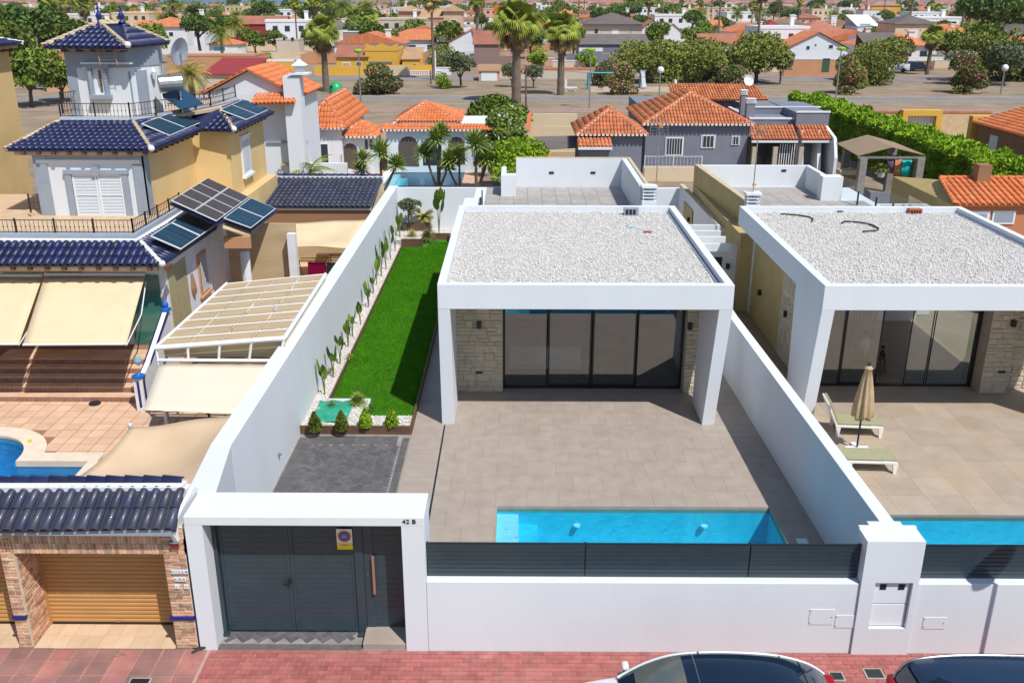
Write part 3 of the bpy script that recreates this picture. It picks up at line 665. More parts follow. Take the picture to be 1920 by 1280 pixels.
# sign whose shadow falls on the right wall: stands on the pavement, outside the picture at lower right
# ================================================================== villas 1 and 2
def stone_face(parent, origin, ux, W, Hh, nrm, m=STONE, jm=STONEJ, limit=300, size=.22):
    """random ashlar: rows of uneven stones standing proud of a jointed backing"""
    origin = np.array(origin, float); ux = np.array(ux, float); nrm = np.array(nrm, float); uz = np.array([0, 0, 1.0])
    b = MB(); q = [origin, origin+ux*W, origin+ux*W+uz*Hh, origin+uz*Hh]; b.prismd([tuple(p) for p in q], -nrm*.05); b.build('stone_backing', jm, parent)
    cells = []; z = 0
    while z < Hh-.02:
        h = min(random.uniform(.10, .24)*size/.2, Hh-z)
        if Hh-z-h < .06: h = Hh-z
        x = 0
        while x < W-.02:
            w = min(random.uniform(.14, .42)*size/.2, W-x)
            if W-x-w < .08: w = W-x
            if h > .19 and random.random() < .35: cells += [(x, z, w, h/2), (x, z+h/2, w, h/2)]
            else: cells.append((x, z, w, h))
            x += w
        z += h
    for (x, z, w, h) in cells[:limit]:
        g_ = .012; j = lambda: random.uniform(-.014, .014)
        pts = [(x+g_+j()*.5, z+g_+j()*.5), (x+w-g_+j()*.5, z+g_+j()*.5), (x+w-g_+j()*.5, z+h-g_+j()*.5), (x+g_+j()*.5, z+h-g_+j()*.5)]
        d = random.uniform(.012, .035); cen = origin+ux*(x+w/2)+uz*(z+h/2)
        V = [tuple(origin+ux*a+uz*c-cen) for a, c in pts]
        V2 = [tuple(origin+ux*(x+w/2+(a-x-w/2)*.86)+uz*(z+h/2+(c-z-h/2)*.82)+nrm*(d+random.uniform(-.006, .006))-cen) for a, c in pts]
        mb_ = MB().add(V+V2, [(4,5,6,7),(0,1,5,4),(1,2,6,5),(2,3,7,6),(3,0,4,7)])
        mb_.build('stone', m, parent, loc=cen)
def wall_lamp(parent, x, y, z, nrm=(0, -1, 0)):
    n = np.array(nrm, float); s = np.array([-n[1], n[0], 0]); p = np.array([x, y, z], float)
    c = p+n*.06; MB().box(c[0]-.06, c[0]+.06, c[1]-.06, c[1]+.06, z-.10, z+.10).build('wall_light', BLACKM, parent)
def villa_front(t, X0, X1, mir, lt, rt_, glass, gp, stone_l, stone_r, ZT=4.15, YT=23.62, YBk=33.7, first=True):
    """portico frame with tapering legs, gravel roof, glass front. legs: (top x0,x1, base x0,x1)"""
    ZB = 3.47; YF0 = 23.62
    # roof frame
    e = .22
    MB().box(X0, X1, YF0, YF0+e, ZB, ZT).build('roof_fascia', WHITE, t, bev=.01)
    for a, c in ((X0, X0+e), (X1-e, X1)): MB().box(a, c, YF0+e, YBk-e, ZB-.0, ZT-.001).build('roof_fascia', WHITE, t)
    MB().box(X0, X1, YBk-e, YBk, 2.0 if False else ZB, ZT).build('roof_fascia', WHITE, t)
    MB().box(X0+e, X1-e, YF0+e, YBk-e, ZB+.002, ZT-.20).build('roof_slab', GRAVELB, t)
    MB().box(X1-e-.10, X1-e-.002, YF0+e+.01, YBk-e-.01, ZT-.2, ZT-.16).build('membrane_upstand', LBLUEG, t)
    pebbles(t, [(X0+e, X1-e-.12, YF0+e, YBk-e, ZT-.185)], GRAVEL, .046, 360, 'gravel')
    for (tx0, tx1, bx0, bx1) in (lt, rt_):
        MB().hexa([(bx0, 23.88, -.02), (bx1, 23.88, -.02), (bx1, 25.42, -.02), (bx0, 25.42, -.02)], [(tx0, YF0+.004, ZB), (tx1, YF0+.004, ZB), (tx1, 26.1, ZB), (tx0, 26.1, ZB)]).build('portico_leg', WHITE, t, bev=.008)
# ---- villa 1
v1 = thing('modern_villa', 'white flat-roofed modern villa with gravel roof and glass front, behind the near pool', 'villa', (1.8, 26, 0))
villa_front(v1, -2.10, 5.72, 0, (-2.10, -1.78, -2.09, -1.75), (5.36, 5.72, 5.19, 5.53), None, None, None, None)
GYf = 26.52
# body walls
MB().box(-2.0, -1.82, 26.16, 33.5, 0, 3.46).build('side_wall', WHITE, v1)
MB().box(5.62, 5.72, 26.2, 33.5, 0, 3.46).build('side_wall', WHITE, v1)
MB().box(-1.81, -.42, 26.2, 26.62, 0, 3.46).build('stone_pier', STONEJ, v1); stone_face(v1, (-1.81, 26.19, 0), (1, 0, 0), 1.39, 3.4, (0, -1, 0), limit=140)
MB().box(5.02, 5.60, 26.13, 26.62, 0, 3.46).build('stone_pier', STONEJ, v1); stone_face(v1, (5.02, 26.12, 0), (1, 0, 0), .58, 3.4, (0, -1, 0), limit=90, size=.2)
p = aty(898, 609, 26.1); wall_lamp(v1, p[0], 26.15, p[2]); p = aty(1293, 610, 26.1); wall_lamp(v1, p[0], 26.08, p[2])
p = aty(898, 699, 26.1); MB().box(p[0]-.10, p[0]+.10, 26.12, 26.16, p[2]-.03, p[2]+.03).build('air_vent', BLACKM, v1)
def glazing(t, x0, x1, splits, z1=3.2, y=GYf, thick=(), openp=None):
    xs = [x0]+splits+[x1]
    MB().box(x0-.03, x1+.03, y-.05, y+.12, 0, .035).build('door_track', BLACKF, t)
    MB().box(x0-.03, x1+.03, y-.05, y+.12, z1, z1+.08).build('head_frame', BLACKF, t); MB().box(x0, x1, y+.0, y+.1, z1+.08, 3.46).build('head_wall', WHITE, t)
    for x in (x0, x1): MB().box(x-.03, x+.03, y-.06, y+.12, 0, z1).build('jamb', BLACKF, t)
    for i, (a, c) in enumerate(zip(xs[:-1], xs[1:])):
        if i == openp: continue
        dy = .03 if i in (1, 2) else 0
        t2 = MB(); w = .045 if i in (1, 2) else .022
        t2.box(a+.02, a+.02+w, y-.02+dy, y+.02+dy, .035, z1); t2.box(c-.02-w, c-.02, y-.02+dy, y+.02+dy, .035, z1); t2.box(a+.02+w, c-.02-w, y-.02+dy, y+.02+dy, .035, .035+.03+(.05 if i in (1, 2) else 0)); t2.box(a+.02+w, c-.02-w, y-.02+dy, y+.02+dy, z1-.04, z1)
        fr = t2.build('sliding_door', BLACKF, t)
        z0 = .065+(.05 if i in (1, 2) else 0)
        MB().add([(a+.02+w, y+dy, z0), (c-.02-w, y+dy, z0), (c-.02-w, y+dy, z1-.04), (a+.02+w, y+dy, z1-.04)], [(0, 1, 2, 3)]).build('pane', GLASSW, fr)
glazing(v1, -.39, 4.98, [.93, 2.27, 3.62])
# room behind
ROOMW = mat('room_wall', (.62, .60, .58), .9); ROOMF = mat('room_floor', (.34, .27, .20), .5, (.3, .23, .17), 2, .5); SOFA = mat('white_sofa_cloth', (.85, .86, .84), .9, (.8, .8, .8), 8, .4)
MB().box(-1.8, 5.6, 26.64, 33.0, -.01, .0).build('room_floor', ROOMF, v1); MB().box(-1.8, 5.6, 33.0, 33.1, 0, 3.46).build('room_back_wall', ROOMW, v1); MB().box(-1.8, 5.6, 26.7, 33.1, 3.0, 3.46).build('ceiling', ROOMW, v1)
def sofa(x, y, w, label):
    t = thing('sofa', label, 'sofa', (x, y, 0)); MB().box(x-w/2, x+w/2, y-.45, y+.45, .1, .42).build('seat', SOFA, t, bev=.04)
    MB().box(x-w/2, x+w/2, y-.47, y-.25, .42, .85).build('backrest', SOFA, t, bev=.05)
    for s in (-1, 1): MB().box(x+s*(w/2-.1)-.1, x+s*(w/2-.1)+.1, y-.25, y+.45, .42, .62).build('armrest', SOFA, t, bev=.04)
    for s in (-.5, 0, .5): MB().box(x+s*w*.55-.28, x+s*w*.55+.28, y-.24, y-.05, .45, .8).build('cushion', SOFA, t, bev=.06)
sofa(.9, 28.2, 2.3, 'white two-seat sofa seen dimly through the glass doors of the near villa')
t = thing('pendant_lamp', 'white pendant lamp with several petals hanging behind the glass', 'lamp', (3.1, 28.6, 2.1))
MB().tube([(3.1, 28.6, 3.0), (3.1, 28.6, 2.2)], .008, 4).build('cable', BLACKM, t)
for k in range(6): a = k*1.047; MB().lathe((3.1+.3*math.cos(a), 28.6+.3*math.sin(a), 2.1), [(.02, .08), (.09, 0), (.02, -.05)], 8).build('shade', SOFA, t)
# rear part with roof terrace
MB().box(-2.1, -1.9, 33.72, 39.6, 0, 3.0).build('rear_wall', WHITE, v1); MB().box(-1.9, 5.5, 33.72, 43.3, 0, 2.98).build('rear_block', WHITE, v1)
MB().box(-2.1, -1.42, 33.72, 37.0, 3.0, 3.75).build('terrace_parapet', WHITE, v1, bev=.01)
grid_tiles(v1, -1.4, 4.75, 34.0, 43.1, 3.02, .62, .62, ROOFTILE, gap=.012, name='roof_floor_tile', th=.03)
MB().box(-.06, 5.15, 43.12, 43.32, 3.0, 4.35).build('terrace_parapet', WHITE, v1, bev=.01); MB().box(-.72, -.06, 41.0, 41.5, 2.9, 3.95).box(-.72, -.5, 41.5, 43.3, 2.9, 3.95).build('terrace_parapet', WHITE, v1, bev=.01)
MB().box(4.78, 5.02, 36.3, 43.1, 3.0, 4.35).build('terrace_parapet', WHITE, v1); MB().box(5.02, 5.16, 36.3, 43.1, 4.352, 4.40).box(-.06, 5.16, 43.12, 43.36, 4.352, 4.375).build('coping', TANW, v1)
for px in (1034, 1112): q = aty(px, 324, 43.11); MB().box(q[0]-.11, q[0]+.11, 43.095, 43.118, q[2]-.05, q[2]+.05).build('recessed_light', BLACKM, v1)
for y in (34.2, 35.4, 36.8): MB().box(-1.42, -1.37, y-.03, y+.03, 3.03, 4.1).build('rail_post', ANTHD, v1)
MB().add([(-1.39, 34.2, 3.1), (-1.39, 36.8, 3.1), (-1.39, 36.8, 4.05), (-1.39, 34.2, 4.05)], [(0, 1, 2, 3)]).build('glass_rail', GLASSR, v1)
def chimney_cowl(x, y, z, label):
    t = thing('roof_vent', label, 'roof vent', (x, y, z)); MB().box(x-.28, x+.28, y-.25, y+.25, z-.3, z+.15).build('base', WHITE, t, bev=.01)
    for i in range(3): MB().box(x-.26, x+.26, y-.23, y+.23, z+.24+i*.13, z+.28+i*.13).build('louvre', SHUT, t)
    MB().box(x-.30, x+.30, y-.27, y+.27, z+.64, z+.72).build('cap', SHUT, t)
    for sx in (-.22, .22):
        for sy in (-.18, .18): MB().box(x+sx-.02, x+sx+.02, y+sy-.02, y+sy+.02, z+.15, z+.64).build('strut', SHUT, t)
def antenna(x, y, z, h, label, flat=True):
    t = thing('tv_antenna', label, 'antenna', (x, y, z)); MB().tube([(x, y, z), (x, y, z+h)], .022, 6).build('mast', STEEL, t)
    OR = mat('antenna_orange', (.6, .25, .05), .5)
    MB().box(x-.05, x+.09, y-.04, y+.04, z+h*.35, z+h*.35+.06).build('clamp', OR, t)
    zc = z+h; b = MB()
    for i in range(6):
        a = -.3+i*.11; b.tube([(x-.35, y, zc+a), (x+.05, y-.2, zc+a*.8), (x+.35, y-.05, zc+a)], .008, 3)
    for xx in (-.33, -.1, .12, .33): b.tube([(x+xx, y-.1+abs(xx)*.2, zc-.35), (x+xx, y-.1+abs(xx)*.2, zc+.3)], .012, 4)
    b.build('reflector', STEEL, t)
    MB().box(x-.06, x+.1, y-.28, y-.2, zc-.05, zc+.07).build('dipole', OR, t); MB().tube([(x, y, zc), (x, y-.5, zc+.05)], .012, 4).build('boom', STEEL, t)
q = aty(1215, 388, 36.0); chimney_cowl(q[0], 36.0, 3.75, 'small white louvred roof vent beside the antenna behind the near gravel roof')
q = aty(1229, 372, 36.2); antenna(q[0], 36.2, 3.4, 3.3, 'grey television antenna on a mast behind the near gravel roof')
# pergola slats between the houses
pgl = thing('pergola', 'short white pergola of four boards between the two villas', 'pergola', (6.7, 35, 2.6))
for i, (px0, px1, py) in enumerate(((1288, 1350, 422), (1296, 1352, 433), (1304, 1361, 444), (1314, 1372, 457))):
    a = at(px0, py, 2.75); c = at(px1, py, 2.75); y = 37.4-i*1.0
    MB().box(5.72, c[0], c[1], c[1]+.12, 2.45, 2.75).build('board', WHITE, pgl, bev=.005)
# roof clutter
def clut(name, px, py, fn, label, cat, m, z=3.98):
    p = at(px, py, z); b = MB(); fn(b, p[0], p[1], z); o = b.build(name, m); tag(o, label, cat); return o
t = thing('vent_grille', 'small grey vent box with dark slots at the back of the near gravel roof', 'vent', at(1183, 400, 3.98)); p = at(1183, 402, 3.98)
MB().box(p[0]-.26, p[0]+.26, p[1]-.12, p[1]+.12, 3.96, 4.22).build('box', LBLUEG, t)
for k in range(3): MB().box(p[0]-.2+k*.13, p[0]-.11+k*.13, p[1]-.135, p[1]-.12, 4.0, 4.18).build('slot', BLACKM, t)
clut('broken_tile', 1214, 436, lambda b, x, y, z: b.add([(x-.14, y-.05, z), (x+.12, y-.07, z), (x+.14, y+.05, z), (x-.1, y+.08, z), (x-.14, y-.05, z+.05), (x+.12, y-.07, z+.05), (x+.14, y+.05, z+.05), (x-.1, y+.08, z+.05)], [(4,5,6,7),(0,1,5,4),(1,2,6,5),(2,3,7,6),(3,0,4,7)]), 'small reddish broken tile on the near gravel roof', 'tile', REDPAV)
clut('crumpled_wrapper', 1182, 425, lambda b, x, y, z: b.add([(x-.11, y-.1, z), (x+.1, y-.12, z+.02), (x+.12, y+.12, z), (x-.1, y+.14, z+.03), (x, y, z+.08)], [(0,1,4),(1,2,4),(2,3,4),(3,0,4)]), 'crumpled pale blue wrapper on the near gravel roof', 'litter', mat('wrapper', (.35, .55, .62), .5))
# ---- villa 2
v2 = thing('modern_villa', 'white flat-roofed modern villa at the right, its gravel roof littered with black hoses', 'villa', (12, 26, 0))
villa_front(v2, 8.08, 16.1, 0, (8.08, 8.42, 7.93, 8.27), (15.5, 16.1, 15.3, 15.8), None, None, None, None)
MB().box(8.78, 8.9, 26.5, 29.7, 0, 3.46).build('side_wall', STONEJ, v2); stone_face(v2, (8.77, 29.7, 0), (0, -1, 0), 3.2, 3.4, (-1, 0, 0), limit=200)
MB().box(8.78, 8.9, 29.7, 33.7, 0, 3.46).build('side_wall', OLIVE, v2)
p = atx(1427, 548, 8.78); wall_lamp(v2, 8.78, p[1], p[2], (-1, 0, 0)); p = atx(1490, 604, 8.78); wall_lamp(v2, 8.78, 28.9, p[2], (-1, 0, 0))
g0, g1 = 8.95, 13.95
glazing(v2, g0, g1, [9.92, 11.1, 11.9, 12.59], y=26.78, openp=2)
MB().box(8.9, g0-.03, 26.7, 26.9, 0, 3.46).build('side_wall', WHITE, v2)
MB().box(g1+.06, 14.72, 26.2, 27.0, 0, 3.46).build('stone_pier', STONEJ, v2); stone_face(v2, (g1+.05, 26.19, 0), (1, 0, 0), .78, 3.4, (0, -1, 0), limit=100)
MB().box(14.73, 17, 26.6, 27.0, 0, 3.46).build('stone_pier', STONEJ, v2); stone_face(v2, (14.73, 26.59, 0), (1, 0, 0), 1.6, 3.4, (0, -1, 0), limit=140)
p = aty(1899, 605, 26.15); wall_lamp(v2, p[0], 26.15, p[2]); p = aty(1878, 697, 26.15); MB().box(p[0]-.10, p[0]+.10, 26.12, 26.16, p[2]-.03, p[2]+.03).build('air_vent', BLACKM, v2)
MB().box(8.9, 14.8, 26.92, 33, -.01, 0).build('room_floor', ROOMF, v2); MB().box(8.9, 14.8, 33, 33.1, 0, 3.46).build('room_back_wall', ROOMW, v2); MB().box(8.9, 14.8, 27.0, 33.1, 3.1, 3.46).build('ceiling', ROOMW, v2)
CURT = mat('ochre_curtain', (.30, .24, .13), .9); cb2 = MB()
for k in range(16): cb2.tube([(10.3+k*.13, 30.4+.04*math.sin(k*2), .05), (10.3+k*.13, 30.4+.04*math.sin(k*2), 3.0)], .06, 5)
tag(cb2.build('curtain', CURT), 'pleated ochre curtain inside the open door of the right villa', 'curtain')
# boards, terrace and walls behind villa 2
tb2 = MB()
for (a, b_, c, d) in rect_holes((7.13, 18, 14.3, 27), [grow(P2, .055)]): tb2.box(a, b_, c, d, -.2, -.012)
terr2 = struct(tb2.build('terrace', GROUT)); ORG[terr2.name] = np.zeros(3)
grid_tiles(terr2, 7.13, 7.75, 14.5, 19.05, 0, .9, .9, PAVER_TILE2)
grid_tiles(terr2, 7.13, 16.8, 19.05, 27.4, 0, .9, .9, PAVER_TILE2, keep=lambda x, y: x > 6.9+(27-y)*0)
e2 = MB(); x0, x1, y0, y1 = P2; e2.box(x0-.4, x1+.05, y1, y1+.05, -.164, -.024); e2.build('pool_edge', GROUT, p2)
MB().box(8.3, 8.78, 34.0, 44.1, 0, 3.0).build('rear_wall', OLIVE, v2); MB().box(8.78, 15.6, 33.72, 44.0, 0, 2.88).build('rear_block', WHITE, v2)
MB().hexa([(8.75, 35.9, 3.0), (8.95, 35.9, 3.0), (8.55, 44.1, 3.0), (8.3, 44.1, 3.0)], [(8.75, 35.9, 3.9), (8.95, 35.9, 3.9), (8.55, 44.1, 3.9), (8.3, 44.1, 3.9)]).build('terrace_parapet', OLIVE, v2)
MB().hexa([(8.75, 35.9, 3.902), (8.95, 35.9, 3.902), (8.55, 44.1, 3.902), (8.3, 44.1, 3.902)], [(8.75, 35.9, 3.94), (8.95, 35.9, 3.94), (8.55, 44.1, 3.94), (8.3, 44.1, 3.94)]).build('coping', TANW, v2)
MB().box(8.56, 13.5, 44.0, 44.2, 2.88, 3.9).build('terrace_parapet', WHITE, v2, bev=.01); MB().box(13.5, 13.7, 41.4, 44.2, 2.88, 3.9).build('terrace_parapet', WHITE, v2)
MB().box(13.3, 14.2, 40.8, 41.4, 2.88, 3.95).build('terrace_parapet', WHITE, v2, bev=.01)
for px in (1470,): q = aty(px, 320, 43.98); MB().box(q[0]-.11, q[0]+.11, 43.975, 43.998, q[2]-.05, q[2]+.05).build('recessed_light', BLACKM, v2)
grid_tiles(v2, 9.0, 13.5, 34.0, 43.9, 2.90, .62, .62, ROOFTILE, gap=.012, name='roof_floor_tile', th=.03)
grid_tiles(v2, 13.5, 15.2, 34.0, 40.8, 2.90, .62, .62, ROOFTILE, gap=.012, name='roof_floor_tile', th=.03)
gr = thing('glass_balustrade', 'clear glass balustrade with dark clamps round the roof terrace of the right villa', 'balustrade', (15.3, 38, 2.9))
pts = [(14.25, 41.0), (15.3, 37.2), (15.4, 34.4)]
xs = [(14.3, 41.2), (14.6, 39.9), (14.9, 38.6), (15.1, 37.3), (15.3, 36.0), (15.45, 34.7)]
for (a, c) in zip(xs[:-1], xs[1:]):
    MB().add([(a[0], a[1], 2.95), (c[0], c[1], 2.95), (c[0], c[1], 3.9), (a[0], a[1], 3.9)], [(0, 1, 2, 3)]).build('glass_panel', GLASSR, gr)
for a in xs: MB().box(a[0]-.03, a[0]+.03, a[1]-.03, a[1]+.03, 2.9, 3.5).build('clamp_post', ANTHD, gr)
# lower white walls right of the terrace (staircase / light well)
lw2 = thing('light_well_wall', 'white low walls and inner glass rail beside the right roof terrace', 'wall', (17, 38, 0))
MB().box(15.2, 17.9, 42.2, 42.4, 0, 2.45).build('wall', WHITE, lw2, bev=.01); MB().box(17.9, 18.1, 33.5, 42.4, 0, 2.45).build('wall', WHITE, lw2)
MB().add([(17.7, 35, 1.6), (17.7, 42.1, 1.6), (17.7, 42.1, 2.9), (17.7, 35, 2.9)], [(0, 1, 2, 3)]).build('glass_rail', GLASSR, lw2)
q = aty(1405, 385, 35.6); chimney_cowl(8.95, 35.4, 3.6, 'small white louvred roof vent beside the antenna of the right villa')
q = aty(1411, 370, 35.4); antenna(q[0], 35.4, 3.4, 3.35, 'grey television antenna on a mast behind the right gravel roof')
# low wall between the plots at the rear
sv = thing('service_wall', 'low grey wall with ochre coping running back between the villas', 'wall', (8, 41, 0))
MB().hexa([(8.12, 36.8, 0), (8.3, 36.8, 0), (8.2, 46.1, 0), (8.02, 46.1, 0)], [(8.12, 36.8, 2.6), (8.3, 36.8, 2.6), (8.2, 46.1, 2.6), (8.02, 46.1, 2.6)]).build('wall', WHITE2, sv)
MB().hexa([(8.10, 36.8, 2.602), (8.32, 36.8, 2.602), (8.22, 46.1, 2.602), (8.0, 46.1, 2.602)], [(8.10, 36.8, 2.64), (8.32, 36.8, 2.64), (8.22, 46.1, 2.64), (8.0, 46.1, 2.64)]).build('coping', TANW, sv)
MB().box(8.00, 8.018, 42.3, 44.6, .2, 2.1).build('ochre_patch', OLIVE, sv); wall_lamp(sv, 8.0, 42.8, 1.6, (-1, 0, 0))
MB().box(6.95, 8.78, 34.4, 34.6, 0, 2.5).build('cross_wall', WHITE2, sv); MB().box(7.2, 7.75, 34.37, 34.4, 0, 2.05).build('door', ANTHD, sv)
MB().box(7.28, 7.67, 34.35, 34.37, .1, 1.95).build('door_panel', PANE, sv); wall_lamp(sv, 7.98, 34.4, 1.7)
# roof clutter villa 2
def hose(pts, label): tagged('hose', MB().tube([tuple(at(px, py, 4.0)) for px, py in pts], .03, 6), BLACKM, label, 'hose')
hose([(1464, 401), (1480, 402), (1500, 404), (1518, 407), (1524, 411), (1522, 415)], 'thin black hose curled at the back left of the right gravel roof')
hose([(1578, 418), (1584, 415), (1600, 416), (1620, 418), (1635, 422), (1647, 428), (1645, 432), (1632, 433), (1618, 434)], 'thicker black hose bent like a hook on the right gravel roof')
hose([(1570, 397), (1585, 396), (1600, 394)], 'short straight dark bar by the rear edge of the right gravel roof')
q = at(1716, 398, 4.0)
t = thing('brick_block', 'orange hollow brick lying on the right gravel roof', 'brick', q); MB().box(q[0]-.26, q[0]+.2, q[1]-.14, q[1]+.16, 3.97, 4.14).build('block', mat('hollow_brick', (.48, .13, .06), .85, (.38, .1, .05), 6, .5), t, bev=.008)
for k in range(4): MB().box(q[0]-.22+k*.1, q[0]-.15+k*.1, q[1]-.146, q[1]-.139, 4.0, 4.10).build('hollow', BLACKM, t)
clut('scrap', 1628, 448+0, lambda b, x, y, z: b.box(x-.03, x+.03, y-.03, y+.03, z, z+.05), 'tiny dark scrap in the front part of the right gravel roof', 'litter', BLACKM) if False else None
# sun loungers and parasol
LF = mat('lounger_plastic', (.74, .73, .69), .5); LC = mat('olive_cushion', (.34, .33, .20), .9, (.3, .29, .17), 5, .4, .2)
def lounger(label, raised, loc, rz):
    t = thing('sun_lounger', label, 'sun lounger', loc, 'sun loungers by the right-hand pool'); t.rotation_euler = (0, 0, rz); ORG[t.name] = np.zeros(3)
    L, W = 1.9, .66
    b = MB()
    for s in (-1, 1):
        b.box(0, 1.25, s*W/2-.03, s*W/2+.03, .26, .32); 
    b.box(1.19, 1.25, -W/2, W/2, .26, .32); b.build('frame', LF, t, bev=.01)
    for lx in (.04, 1.17):
        for s in (-1, 1): MB().hexa([(lx-.0, s*(W/2+.02)-.03, 0), (lx+.07, s*(W/2+.02)-.03, 0), (lx+.07, s*(W/2+.02)+.03, 0), (lx, s*(W/2+.02)+.03, 0)], [(lx-.03, s*W/2-.03, .28), (lx+.1, s*W/2-.03, .28), (lx+.1, s*W/2+.03, .28), (lx-.03, s*W/2+.03, .28)]).build('leg', LF, t)
    MB().box(.0, 1.26, -W/2+.02, W/2-.02, .325, .385).build('cushion', LC, t, bev=.02)
    a = 1.15 if raised else .12; c, s_ = math.cos(a), math.sin(a)
    def rot(x, z): return (-(x*c-z*s_), z*c+x*s_)
    for (y0, y1, z0, z1, m, nm) in ((-W/2, W/2, 0, .05, LF, 'backrest'), (-W/2+.03, W/2-.03, .05, .12, LC, 'back_cushion')):
        q = [rot(x, z) for x, z in ((0, z0), (.72, z0), (.72, z1), (0, z1))]
        MB().prismd([(x, y0, z+.30) for x, z in q], (0, y1-y0, 0)).build(nm, m, t, bev=.012)
    return t
l1 = at(1556, 812, 0); l2 = at(1600, 878, 0)
lounger('sun lounger with raised back standing behind the closed parasol', True, (8.72, 23.55, 0), -.08)
lounger('sun lounger lying flat in front of the parasol base', False, (8.32, 21.45, 0), -.05)
pb = at(1606, 842, 0)
par = thing('parasol', 'closed beige parasol on a dark pole between the two loungers', 'parasol', pb)
MB().tube([(pb[0], pb[1], .05), (pb[0]+.02, pb[1], 2.35)], .026, 8).build('pole', BLACKM, par)
MB().box(pb[0]-.30, pb[0]+.3, pb[1]-.07, pb[1]+.07, .0, .07).box(pb[0]-.07, pb[0]+.07, pb[1]-.3, pb[1]+.3, 0.001, .071).build('base', SHUT, par)
cx, cy = pb[0]+.02, pb[1]; V, Fq = [], []; nseg = 32; prof = [(2.40, .03), (2.33, .12), (2.30, .14), (2.27, .10), (2.0, .15), (1.6, .22), (1.25, .27), (1.0, .29), (.93, .27), (.90, .15)]
for z, r0 in prof:
    for k in range(nseg):
        a = 2*math.pi*k/nseg; r1 = r0*.8*(1+.28*math.cos(8*a+z*1.2)*(1 if z < 2.25 else .25)); V.append((cx+r1*math.cos(a), cy+r1*math.sin(a)*.9, z+.03*math.cos(4*a)*(z < 1.1)))
for i in range(len(prof)-1):
    for k in range(nseg): Fq.append((i*nseg+k, (i+1)*nseg+k, (i+1)*nseg+(k+1) % nseg, i*nseg+(k+1) % nseg))
link('folded_canopy', mkmesh('folded_canopy', V, Fq, mat('beige_parasol_cloth', (.50, .37, .22), .9, (.42, .3, .17), 6, .5), None, True), par)
MB().lathe((cx, cy, 2.38), [(.04, 0), (.05, .04), (.02, .09)], 8).build('finial', BLACKM, par)
# ================================================================== left neighbour: brick garage front
gf = thing('garage', 'brick garage front with blue tiled roof, ochre roller doors and VILLA lettering', 'garage', (-8.5, 14.5, 0))
def brick_wall(parent, origin, ux, W, H, nrm, bl_=.26, bh=.040, gap=.024, m=BRICK, joined=True, vert=False):
    origin = np.array(origin, float); ux = np.array(ux, float); uz = np.array([0, 0, 1.0]); nrm = np.array(nrm, float)
    MB().prismd([tuple(origin), tuple(origin+ux*W), tuple(origin+ux*W+uz*H), tuple(origin+uz*H)], -nrm*.03).build('mortar_bed', BRICKJ, parent)
    b = MB(); rows = int(H/(bh+gap)) if not vert else 1
    if vert:
        n = int(W/(bh+gap))
        for k in range(n):
            x = k*W/n; p = origin+ux*x; d = random.uniform(.008, .018)
            b.prismd([tuple(p), tuple(p+ux*(W/n-gap)), tuple(p+ux*(W/n-gap)+uz*H), tuple(p+uz*H)], nrm*d); b.r[-6:] = [random.random()]*6
    else:
        hh = H/max(1, rows)
        for r_ in range(rows):
            x = -(bl_/2 if r_ % 2 else 0)
            while x < W:
                a, c = max(x, 0)+gap/2, min(x+bl_, W)-gap/2
                if c-a > .02:
                    p = origin+ux*a+uz*(r_*hh); d = random.uniform(.008, .02)
                    b.prismd([tuple(p), tuple(p+ux*(c-a)), tuple(p+ux*(c-a)+uz*(hh-gap)), tuple(p+uz*(hh-gap))], nrm*d); b.r[-6:] = [random.random()]*6
                x += bl_
    b.build('brick', m, parent, kind='stuff')
GY0, GYD = 14.17, 14.88
# right pillar
MB().box(-6.23, -5.83, GY0+.035, 15.2, -.03, 2.32).build('pillar', BRICKJ, gf); brick_wall(gf, (-6.23, GY0+.03, 0), (1, 0, 0), .40, .62, (0, -1, 0)); brick_wall(gf, (-6.23, GY0+.03, .70), (1, 0, 0), .40, 1.6, (0, -1, 0))
MB().box(-6.27, -6.035, GY0-.02, GY0+.04, .63, .70).build('glazed_band_tile', COBALT, gf, bev=.012); MB().box(-6.03, -5.815, GY0-.02, GY0+.04, .63, .70).build('glazed_band_tile', COBALT, gf, bev=.012)
# left pillar
MB().box(-9.12, -8.90, GY0+.035, 15.2, -.03, 2.32).build('pillar', BRICKJ, gf)
MB().hexa([(-8.90, GY0+.06, -.03), (-8.88, GY0+.06, -.03), (-8.88, GYD, -.03), (-8.90, GYD, -.03)], [(-8.90, GY0+.06, 2.32), (-8.88, GY0+.06, 2.32), (-8.88, GYD, 2.32), (-8.90, GYD, 2.32)]).build('pillar', BRICKJ, gf)
brick_wall(gf, (-9.12, GY0+.03, 0), (1, 0, 0), .24, .62, (0, -1, 0)); brick_wall(gf, (-9.12, GY0+.03, .70), (1, 0, 0), .24, 1.6, (0, -1, 0)); brick_wall(gf, (-8.875, GY0+.06, 0), (0, 1, 0), .62, 2.3, (1, 0, 0))
MB().box(-9.14, -8.87, GY0-.02, GY0+.04, .63, .70).build('glazed_band_tile', COBALT, gf, bev=.012)
# lintel
MB().box(-14, -5.83, GY0+.035, 14.8, 2.0, 2.50).build('lintel', BRICKJ, gf); brick_wall(gf, (-11.5, GY0+.03, 2.0), (1, 0, 0), 5.28, .2, (0, -1, 0), vert=True); brick_wall(gf, (-11.5, GY0+.03, 2.21), (1, 0, 0), 5.28, .2, (0, -1, 0), vert=True)
brick_wall(gf, (-6.23, GY0+.03, 2.0), (1, 0, 0), .40, .5, (0, -1, 0))
